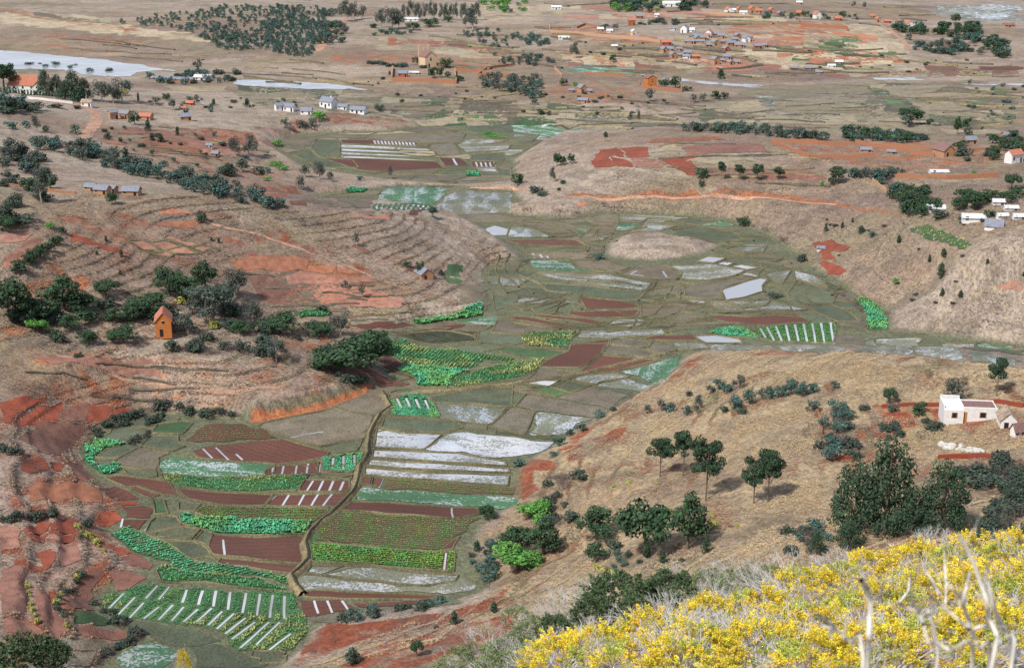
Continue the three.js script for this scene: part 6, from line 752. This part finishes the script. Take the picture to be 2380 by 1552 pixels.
{ // white rubble in the farmyard scrub
  const r = rng(9), out = []; const P = S(3, 2, '1580,1025 1700,1010 1820,1000 1900,1040 2010,1070 1990,1085 1800,1090 1700,1070');
  for (let i = 0; i < 90; i++) { const t = r(), x = mix(2182, 2286, t), y = 1040 + (t - 0.3) * 14 + (r() - 0.5) * 14 * (1 - Math.abs(t - 0.45)), p = at(x, y), s = 0.2 + 0.42 * r() ** 2, g = new THREE.DodecahedronGeometry(s, 0); g.scale(1.3, 0.6 + 0.5 * r(), 1); g.rotateY(r() * 6); g.translate(p.x, p.y + s * 0.2, p.z); out.push(uvBox(g)); } void P;
  const m = add(scene, 'stone_rubble', mergeGeometries(out), M.stone); m.userData = { kind: 'stuff', label: 'spill of white stone rubble below the farmhouse', category: 'rubble' };
}
{ const ORD = ['first', 'second', 'third', 'fourth', 'fifth', 'sixth', 'seventh', 'eighth', 'ninth', 'tenth', 'eleventh', 'twelfth', 'thirteenth', 'fourteenth', 'fifteenth', 'sixteenth', 'seventeenth', 'eighteenth', 'nineteenth', 'twentieth'], sets = new Map();
  for (const h of houses) { if (h.label) { h.g.userData.label = h.label; continue; } const k = h.say + ' ' + h.place; if (!sets.has(k)) sets.set(k, []); sets.get(k).push(h); }
  for (const [k, a] of sets) { a.sort((p, q) => p.x - q.x); a.forEach((h, i) => { h.g.userData.label = a.length === 1 ? k : k + ', ' + ORD[i] + ' from left'; if (a.length > 1) h.g.userData.group = 'houses ' + h.place; }); } }

// ---------------------------------------------------------------- shrubs on the slope under the viewpoint
leafMat('leaf_gold', [0.82, 0.68, 0.045]); leafMat('leaf_dark', [0.075, 0.13, 0.05]); leafMat('leaf_sage', [0.2, 0.27, 0.11]); std('twig', { color: col(0.56, 0.53, 0.52) }); const barkTex = tex(256, (u, v) => { const a = fbm(u * 40, v * 5, 183, 4, 0), k = 0.5 + 0.55 * smooth(0.3, 0.62, a); return [k, k * 0.97, k * 0.93]; }, { repeat: 1 }); std('whitebark', { color: col(0.74, 0.71, 0.67), map: barkTex, bumpMap: barkTex, bumpScale: 0.002 });
function sprayCrown(r, n, leaves, len, size, green) {        // soft sprays of small leaflets over a lumpy dome of radius 1
  const pos = [], cl = [], idx = [], A = new THREE.Vector3(), e = new THREE.Vector3(), f2 = new THREE.Vector3();
  for (let i = 0; i < n; i++) {
    const u = -0.25 + 1.25 * r(), p = r() * 6.283, s = Math.sqrt(Math.max(0, 1 - u * u)), lump = 0.66 + 0.44 * noise(Math.cos(p) * s * 3 + 7, u * 3 + Math.sin(p) * s * 3, 171), rad = lump * (0.7 + 0.32 * r());
    const c = [s * Math.cos(p) * rad, u * rad, s * Math.sin(p) * rad]; if (noise(c[0] * 3.1 + 20, c[2] * 3.1 + c[1] * 3, 173) < 0.36) continue;
    A.set(s * Math.cos(p) + (r() - 0.5) * 1.2, u + 0.5 + (r() - 0.5), s * Math.sin(p) + (r() - 0.5) * 1.2).normalize();
    const g = noise(c[0] * 2.2 + 3, c[2] * 2.2 + c[1] * 2, 172) < green ? 1 : 0, t = 0.55 + 0.65 * r(), L1 = len * (0.5 + 0.9 * r()), tint = 0.8 + 0.3 * r();
    for (let k = 0; k < leaves; k++) {
      const f = r(), wd = len * 0.42 * Math.sin(Math.PI * (0.12 + 0.8 * f)), bx = c[0] + A.x * L1 * f + (r() - 0.5) * wd, by = c[1] + (A.y * f - f * f * 0.25) * L1 + (r() - 0.5) * wd, bz = c[2] + A.z * L1 * f + (r() - 0.5) * wd;
      e.set(A.x + (r() - 0.5) * 2.4, A.y + (r() - 0.5) * 2.4, A.z + (r() - 0.5) * 2.4).normalize(); f2.set(r() - 0.5, r() - 0.5, r() - 0.5).cross(e).normalize();
      const sz = size * (0.6 + 0.8 * r()), w = sz * 0.24, q = pos.length / 3;
      pos.push(bx, by, bz, bx + e.x * sz * 0.5 + f2.x * w, by + e.y * sz * 0.5 + f2.y * w, bz + e.z * sz * 0.5 + f2.z * w, bx + e.x * sz, by + e.y * sz, bz + e.z * sz, bx + e.x * sz * 0.5 - f2.x * w, by + e.y * sz * 0.5 - f2.y * w, bz + e.z * sz * 0.5 - f2.z * w);
      const tt = t * (0.75 + 0.5 * r()), hue = tint * (0.92 + 0.16 * r()); for (let z = 0; z < 4; z++) cl.push(tt * (g ? 0.6 : 1), tt * (g ? 0.8 : hue), tt * (g ? 2.2 : 1)); idx.push(q, q + 1, q + 2, q, q + 2, q + 3);
    }
  }
  return geo(pos, idx, cl);
}
function twigs(r, n, base, spread, thick, fork = 2) {        // bare branches fanning out of a stem
  const out = [];
  const grow = (a, d, l, t, depth) => { const b = [a[0] + d[0] * l, a[1] + d[1] * l, a[2] + d[2] * l]; out.push(limb(a, b, t, t * 0.65, 5)); if (depth <= 0) return; const m = 2 + (r() < 0.5 ? 1 : 0); for (let i = 0; i < m; i++) { const v = new THREE.Vector3(d[0] + (r() - 0.5) * 1.3, d[1] + (r() - 0.35) * 0.8, d[2] + (r() - 0.5) * 1.3).normalize(); grow(b, [v.x, v.y, v.z], l * (0.55 + 0.3 * r()), t * 0.62, depth - 1); } };
  for (let i = 0; i < n; i++) { const a = r() * 6.28, u = 0.35 + 0.9 * r(), v = new THREE.Vector3(Math.cos(a) * spread, u, Math.sin(a) * spread).normalize(); grow(base, [v.x, v.y, v.z], 0.45 + 0.25 * r(), thick, fork); }
  return mergeGeometries(out);
}
const nearKinds = {
  gold: [0, 1, 2].map((i) => { const r = rng(300 + i); return { crown: sprayCrown(r, 520, 44, 0.22, 0.042, 0.46), wood: twigs(r, 13, [0, -0.6, 0], 0.85, 0.026, 4), mat: 'leaf_gold' }; }),
  dark: [0, 1].map((i) => { const r = rng(320 + i); return { crown: sprayCrown(r, 800, 14, 0.16, 0.085, 0), wood: twigs(r, 7, [0, -0.7, 0], 0.8, 0.022, 3), mat: 'leaf_dark' }; }),
  sage: [0, 1].map((i) => { const r = rng(330 + i); return { crown: sprayCrown(r, 460, 14, 0.2, 0.07, 0), wood: twigs(r, 16, [0, -0.75, 0], 0.9, 0.018, 3), mat: 'leaf_sage' }; }),
  bare: [0, 1].map((i) => { const r = rng(340 + i); return { crown: sprayCrown(r, 110, 8, 0.2, 0.06, 0), wood: twigs(r, 20, [0, -0.8, 0], 0.8, 0.022, 4), mat: 'leaf_sage' }; }),
};
const NK = { gold: ['yellow_shrub', 'shrub of feathery yellow foliage'], dark: ['dark_shrub', 'glossy dark green shrub'], sage: ['sage_shrub', 'grey-green leafy shrub'], bare: ['twiggy_shrub', 'pale leafless twiggy shrub'] };
const nearList = [];
function nearShrub(kind, x, y, slant, rpx, v = 0, squash = 0.75) {
  const d = ray(x, y), c = new THREE.Vector3(d.x * slant, CAM_H + d.y * slant, d.z * slant), R = rpx * slant / FD, q = nearKinds[kind][v % nearKinds[kind].length], foot = hAt(c.x, c.z), g = new THREE.Group(), r = rng(Math.round(x + y));
  g.name = numbered(NK[kind][0]); g.position.set(c.x, foot, c.z); const up = c.y - foot, rot = r() * 6.28;
  const cr = add(g, 'foliage', q.crown, M[q.mat]), wd = add(g, 'branches', q.wood, M.twig); for (const o of [cr, wd]) { o.position.y = up; o.scale.set(R, R * squash, R); o.rotation.y = rot; }
  if (up > 0.4 * R) add(g, 'stem', mergeGeometries([0, 1, 2].map((i) => limb([(i - 1) * 0.12 * R, -0.2, 0.1 * i * R], [0.25 * (i - 1) * R, up - 0.45 * R, (i - 1) * 0.2 * R], 0.05 * R + 0.012, 0.03 * R + 0.008))), M.twig);
  g.userData = { category: 'shrub', group: NK[kind][1] + 's in the foreground' }; scene.add(g); nearList.push({ g, kind, x, y });
}
[[1300, 1545, 34, 95], [1400, 1520, 36, 90], [1520, 1490, 37, 95], [1480, 1560, 32, 110], [1630, 1530, 34, 110], [1650, 1450, 40, 85], [1760, 1430, 41, 90], [1770, 1520, 35, 110], [1880, 1380, 43, 90], [1890, 1480, 37, 110], [1900, 1560, 32, 120], [2010, 1350, 44, 90], [2020, 1440, 39, 110], [2040, 1540, 33, 120], [2140, 1330, 44, 90], [2150, 1420, 39, 110], [2180, 1520, 34, 125], [2260, 1310, 43, 90], [2280, 1400, 39, 115], [2320, 1500, 35, 125], [2370, 1300, 42, 85], [2390, 1400, 38, 110], [1590, 1570, 31, 110]].forEach(([x, y, s, r], i) => nearShrub('gold', x, y, s, r, i, 0.72));
[[1440, 1400, 48, 85], [1510, 1415, 46, 80], [1385, 1430, 47, 60], [1560, 1375, 50, 62], [1290, 1470, 46, 50]].forEach(([x, y, s, r], i) => nearShrub('dark', x, y, s, r, i));
[[1110, 1545, 46, 70], [1190, 1520, 46, 60], [1240, 1480, 46, 55], [1060, 1560, 48, 60], [1200, 1440, 50, 40], [1180, 1575, 42, 80], [1640, 1365, 50, 55], [1720, 1365, 49, 55], [1800, 1350, 48, 45]].forEach(([x, y, s, r], i) => nearShrub('sage', x, y, s, r, i));
[[1330, 1420, 48, 60], [1380, 1375, 51, 50], [1600, 1345, 51, 45], [1660, 1400, 44, 60], [1690, 1345, 50, 50], [1770, 1335, 49, 50], [1860, 1325, 48, 45], [1260, 1530, 42, 60], [1130, 1500, 46, 50], [1580, 1420, 42, 60], [1950, 1320, 47, 45], [2250, 1450, 37, 60], [1720, 1480, 37, 55], [2080, 1400, 39, 60], [2180, 1270, 46, 45], [1540, 1540, 33, 60]].forEach(([x, y, s, r], i) => nearShrub('bare', x, y, s, r, i, 0.9));
nearShrub('dark', 60, 1560, 66, 85, 1, 0.9); nearShrub('dark', 120, 1525, 66, 45, 0, 0.9); nearShrub('gold', 428, 1556, 40, 17, 1, 3);
{ const ORD = ['first', 'second', 'third', 'fourth', 'fifth', 'sixth', 'seventh', 'eighth', 'ninth', 'tenth', 'eleventh', 'twelfth', 'thirteenth', 'fourteenth', 'fifteenth', 'sixteenth', 'seventeenth', 'eighteenth', 'nineteenth', 'twentieth', 'twenty-first', 'twenty-second', 'twenty-third', 'twenty-fourth', 'twenty-fifth'];
  for (const k of Object.keys(NK)) nearList.filter((n) => n.kind === k).sort((a, b) => a.x - b.x).forEach((n, i) => { n.g.userData.label = NK[k][1] + ' on the near slope, ' + ORD[i] + ' from left'; }); }
{ // the bare white-barked bush right beside the viewpoint
  const g = new THREE.Group(); g.name = 'bare_bush'; const root = (() => { const d = ray(2080, 2150).multiplyScalar(3.7); return new THREE.Vector3(d.x, hAt(d.x, d.z) - 0.05, d.z); })(); g.position.copy(root);
  const P3 = (u, v, s) => { const d = ray(1785 + u / 4, 1164 + v / 4).multiplyScalar(s); return new THREE.Vector3(d.x, CAM_H + d.y, d.z).sub(root); };
  const br = (s, slant, w0, w1, fromRoot) => { const pts = s.split(' ').map((q, i, a) => { const [u, v] = q.split(',').map(Number); return P3(u, v, slant + 0.12 * Math.sin(i * 1.7 + u)); }); if (fromRoot) pts.unshift(new THREE.Vector3((pts[0].x) * 0.12, 0, pts[0].z * 0.12), new THREE.Vector3(pts[0].x * 0.6, pts[0].y * 0.5, pts[0].z * 0.6)); const jr = rng(Math.round(pts[0].x * 1e4)); pts.forEach((q, i) => { if (i > (fromRoot ? 2 : 0)) q.add(new THREE.Vector3((jr() - 0.5) * 0.012, (jr() - 0.5) * 0.012, (jr() - 0.5) * 0.02)); }); for (let i = fromRoot ? 2 : 0; i < pts.length - 1; i++) if (w1 > 4 && jr() < 0.75) { const a = pts[i].clone().lerp(pts[i + 1], 0.3 + 0.5 * jr()), e = a.clone().add(new THREE.Vector3((jr() - 0.5) * 0.11, 0.02 + jr() * 0.07, (jr() - 0.5) * 0.08)); add(g, 'branch', limb(a.toArray(), e.toArray(), w1 * 0.5 * slant / FD / 4 * 1.3, w1 * 0.2 * slant / FD / 4, 6), M.whitebark); } const c = new THREE.CatmullRomCurve3(pts, false, 'catmullrom', 0.25), n = pts.length * 10, geoT = new THREE.TubeGeometry(c, n, 1, 8), p = geoT.attributes.position; for (let i = 0; i <= n; i++) { const t = i / n, ctr = c.getPointAt(t), R = mix(w0, w1, t) * slant / FD / 4 * 1.5 * (0.92 + 0.22 * noise(t * 26, slant, 181)); for (let j = 0; j <= 8; j++) { const q = i * 9 + j; p.setXYZ(q, ctr.x + (p.getX(q) - ctr.x) * R, ctr.y + (p.getY(q) - ctr.y) * R, ctr.z + (p.getZ(q) - ctr.z) * R); } } geoT.computeVertexNormals(); add(g, 'branch', geoT, M.whitebark); };
  br('925,1560 940,1300 955,1050 950,900 905,800 850,725', 3.2, 24, 15, 1); br('885,1560 740,1320 640,1205 560,1130 470,1060', 3.3, 20, 9, 1); br('650,1210 540,1160 420,1110', 3.3, 13, 6); br('600,1190 560,1240 600,1260', 3.3, 8, 5); br('720,1290 715,1230 720,1190', 3.3, 9, 6);
  br('1570,1560 1500,1350 1450,1150 1380,1045 1290,1000 1240,950', 3.5, 20, 8, 1); br('1450,1150 1390,1020 1340,900', 3.5, 14, 7); br('1900,1560 1700,1385 1580,1290 1530,1120 1490,1030', 3.4, 22, 9, 1); br('1500,1060 1550,990 1540,930', 3.4, 9, 5); br('2050,1560 1950,1360 1870,1200 1700,1060 1590,970 1480,880', 3.7, 20, 8, 1); br('1870,1200 1840,1090 1835,950 1860,800 1880,650', 3.7, 14, 6); br('1830,930 1750,820 1660,720', 3.7, 11, 7); br('1830,920 1740,950 1680,930', 3.7, 9, 6); br('1600,880 1540,760 1450,640', 3.9, 10, 6);
  br('2085,1560 2150,1420 2180,1290 2090,1100 2020,900 1940,680 1870,470 1800,345', 3.3, 20, 11, 1); br('2260,1560 2230,1260 2130,1050 2060,850 2010,690', 3.8, 26, 12, 1); br('1920,1190 2000,1165 2060,1140', 3.7, 11, 7); br('2390,1410 2330,1430 2270,1460', 3.8, 12, 14); br('1650,1010 1650,800 1640,560 1655,450', 4.6, 7, 4); br('1220,950 1300,840 1330,700 1350,650', 5.2, 7, 4); br('2010,690 2040,640 2030,590', 3.8, 10, 6);
  g.userData = { category: 'bush', label: 'bare white-barked branches of a bush close by in the lower right' }; scene.add(g);
}

// ---------------------------------------------------------------- dry grass and weeds on the open slopes, as tufts
const boxes = plots.map((W) => { let b = [1e9, 1e9, -1e9, -1e9]; for (const [x, z] of W) b = [Math.min(b[0], x), Math.min(b[1], z), Math.max(b[2], x), Math.max(b[3], z)]; return { W, b }; });
function meadow(name, label, n, P, seedN, pal, size) {
  const r = rng(seedN); let b = [1e9, 1e9, -1e9, -1e9]; const W = xz(P); for (const [x, z] of W) b = [Math.min(b[0], x), Math.min(b[1], z), Math.max(b[2], x), Math.max(b[3], z)];
  const I = new THREE.InstancedMesh(TUFT.grass, M.leafcrop, n), m = new THREE.Matrix4(), q = new THREE.Quaternion(), up = new THREE.Vector3(0, 1, 0); let k = 0, tries = 0;
  while (k < n && tries++ < n * 40) { const x = mix(b[0], b[2], r()), z = mix(b[1], b[3], r()); if (!inside(W, x, z) || lerpGrid(gridD, x, z) < 1) continue; const d = fbm(x / 7, z / 5, 191, 3), hh = hAt(x, z), f = riser(hh, x, z), edge = smooth(0.55, 0.7, f) * (1 - smooth(0.85, 1, f)); if (r() > 0.16 * smooth(0.4, 0.66, d) + 0.8 * edge * smooth(0.3, 0.6, noise(x / 19, z / 19, 195))) continue; if (boxes.some((q) => x > q.b[0] && x < q.b[2] && z > q.b[1] && z < q.b[3] && inside(q.W, x, z))) continue; const s = size * (0.5 + 0.9 * r()) * (0.7 + 0.6 * d); I.setMatrixAt(k, m.compose(new THREE.Vector3(x, hAt(x, z) - 0.03, z), q.setFromAxisAngle(up, r() * 6.28), new THREE.Vector3(s * 1.5, s, s * 1.5))); const c = pal[Math.floor(noise(x / 11, z / 11, 193) * 0.999 * pal.length + (r() - 0.5) * 1.4 + pal.length) % pal.length], t = 0.75 + 0.5 * r(); I.setColorAt(k, col(c[0] * t, c[1] * t, c[2] * t)); k++; }
  I.count = k; I.name = name; I.userData = { kind: 'stuff', label, category: 'grass' }; scene.add(I);
}
const STRAW = [0.52, 0.4, 0.24], BUFF = [0.42, 0.31, 0.2], GREYG = [0.33, 0.27, 0.22], DUSK = [0.22, 0.17, 0.15], RUST = [0.34, 0.17, 0.1], SAGE = [0.2, 0.2, 0.13];
meadow('dry_grass', 'tall straw grass over the tan spur and near slope', 90000, D('1560,850 1660,820 1900,822 2150,832 2379,862 2450,900 2450,1330 1900,1330 1400,1345 1180,1400 1000,1500 760,1552 700,1540 1000,1430 1180,1380 1210,1200 1260,1080 1400,985'), 11, [STRAW, BUFF, STRAW, GREYG, RUST, SAGE], 0.26);
meadow('dry_grass_001', 'short brown grass over the left hill and spur', 44000, D('0,480 200,450 700,492 1050,512 1200,600 1100,720 900,780 860,900 560,960 330,960 200,1010 280,1160 240,1240 340,1310 200,1400 270,1552 -40,1552 -40,480'), 12, [BUFF, GREYG, DUSK, BUFF, GREYG, RUST, SAGE], 0.3);
meadow('dry_grass_002', 'short brown grass on the slope above the basin', 14000, D('1880,600 1700,512 1400,495 1300,440 1500,340 1900,340 2379,400 2450,780 2150,770 2064,770 2060,720 1990,690'), 13, [BUFF, GREYG, DUSK, GREYG], 0.34);

// ---------------------------------------------------------------- labels: what, where, and which one counted from the left
{
  const ORD = ['first', 'second', 'third', 'fourth', 'fifth', 'sixth', 'seventh', 'eighth', 'ninth', 'tenth', 'eleventh', 'twelfth', 'thirteenth', 'fourteenth', 'fifteenth', 'sixteenth', 'seventeenth', 'eighteenth', 'nineteenth', 'twentieth', 'twenty-first', 'twenty-second', 'twenty-third', 'twenty-fourth', 'twenty-fifth', 'twenty-sixth'];
  const sets = new Map(); for (const p of planted) { const k = p.say + ' ' + p.place; if (!sets.has(k)) sets.set(k, []); sets.get(k).push(p); }
  for (const [k, a] of sets) {
    a.sort((p, q) => p.x - q.x);
    a.forEach((p, i) => { p.g.userData.label = p.label ?? (a.length === 1 ? k : a.length <= 26 ? k + ', ' + ORD[i] + ' from left' : k); if (a.length > 1) p.g.userData.group = 'the ' + p.say + ' set ' + p.place; });
  }
}

scene.traverse((o) => { if (o.isMesh) { o.castShadow = true; o.receiveShadow = true; } });
renderer.render(scene, camera);
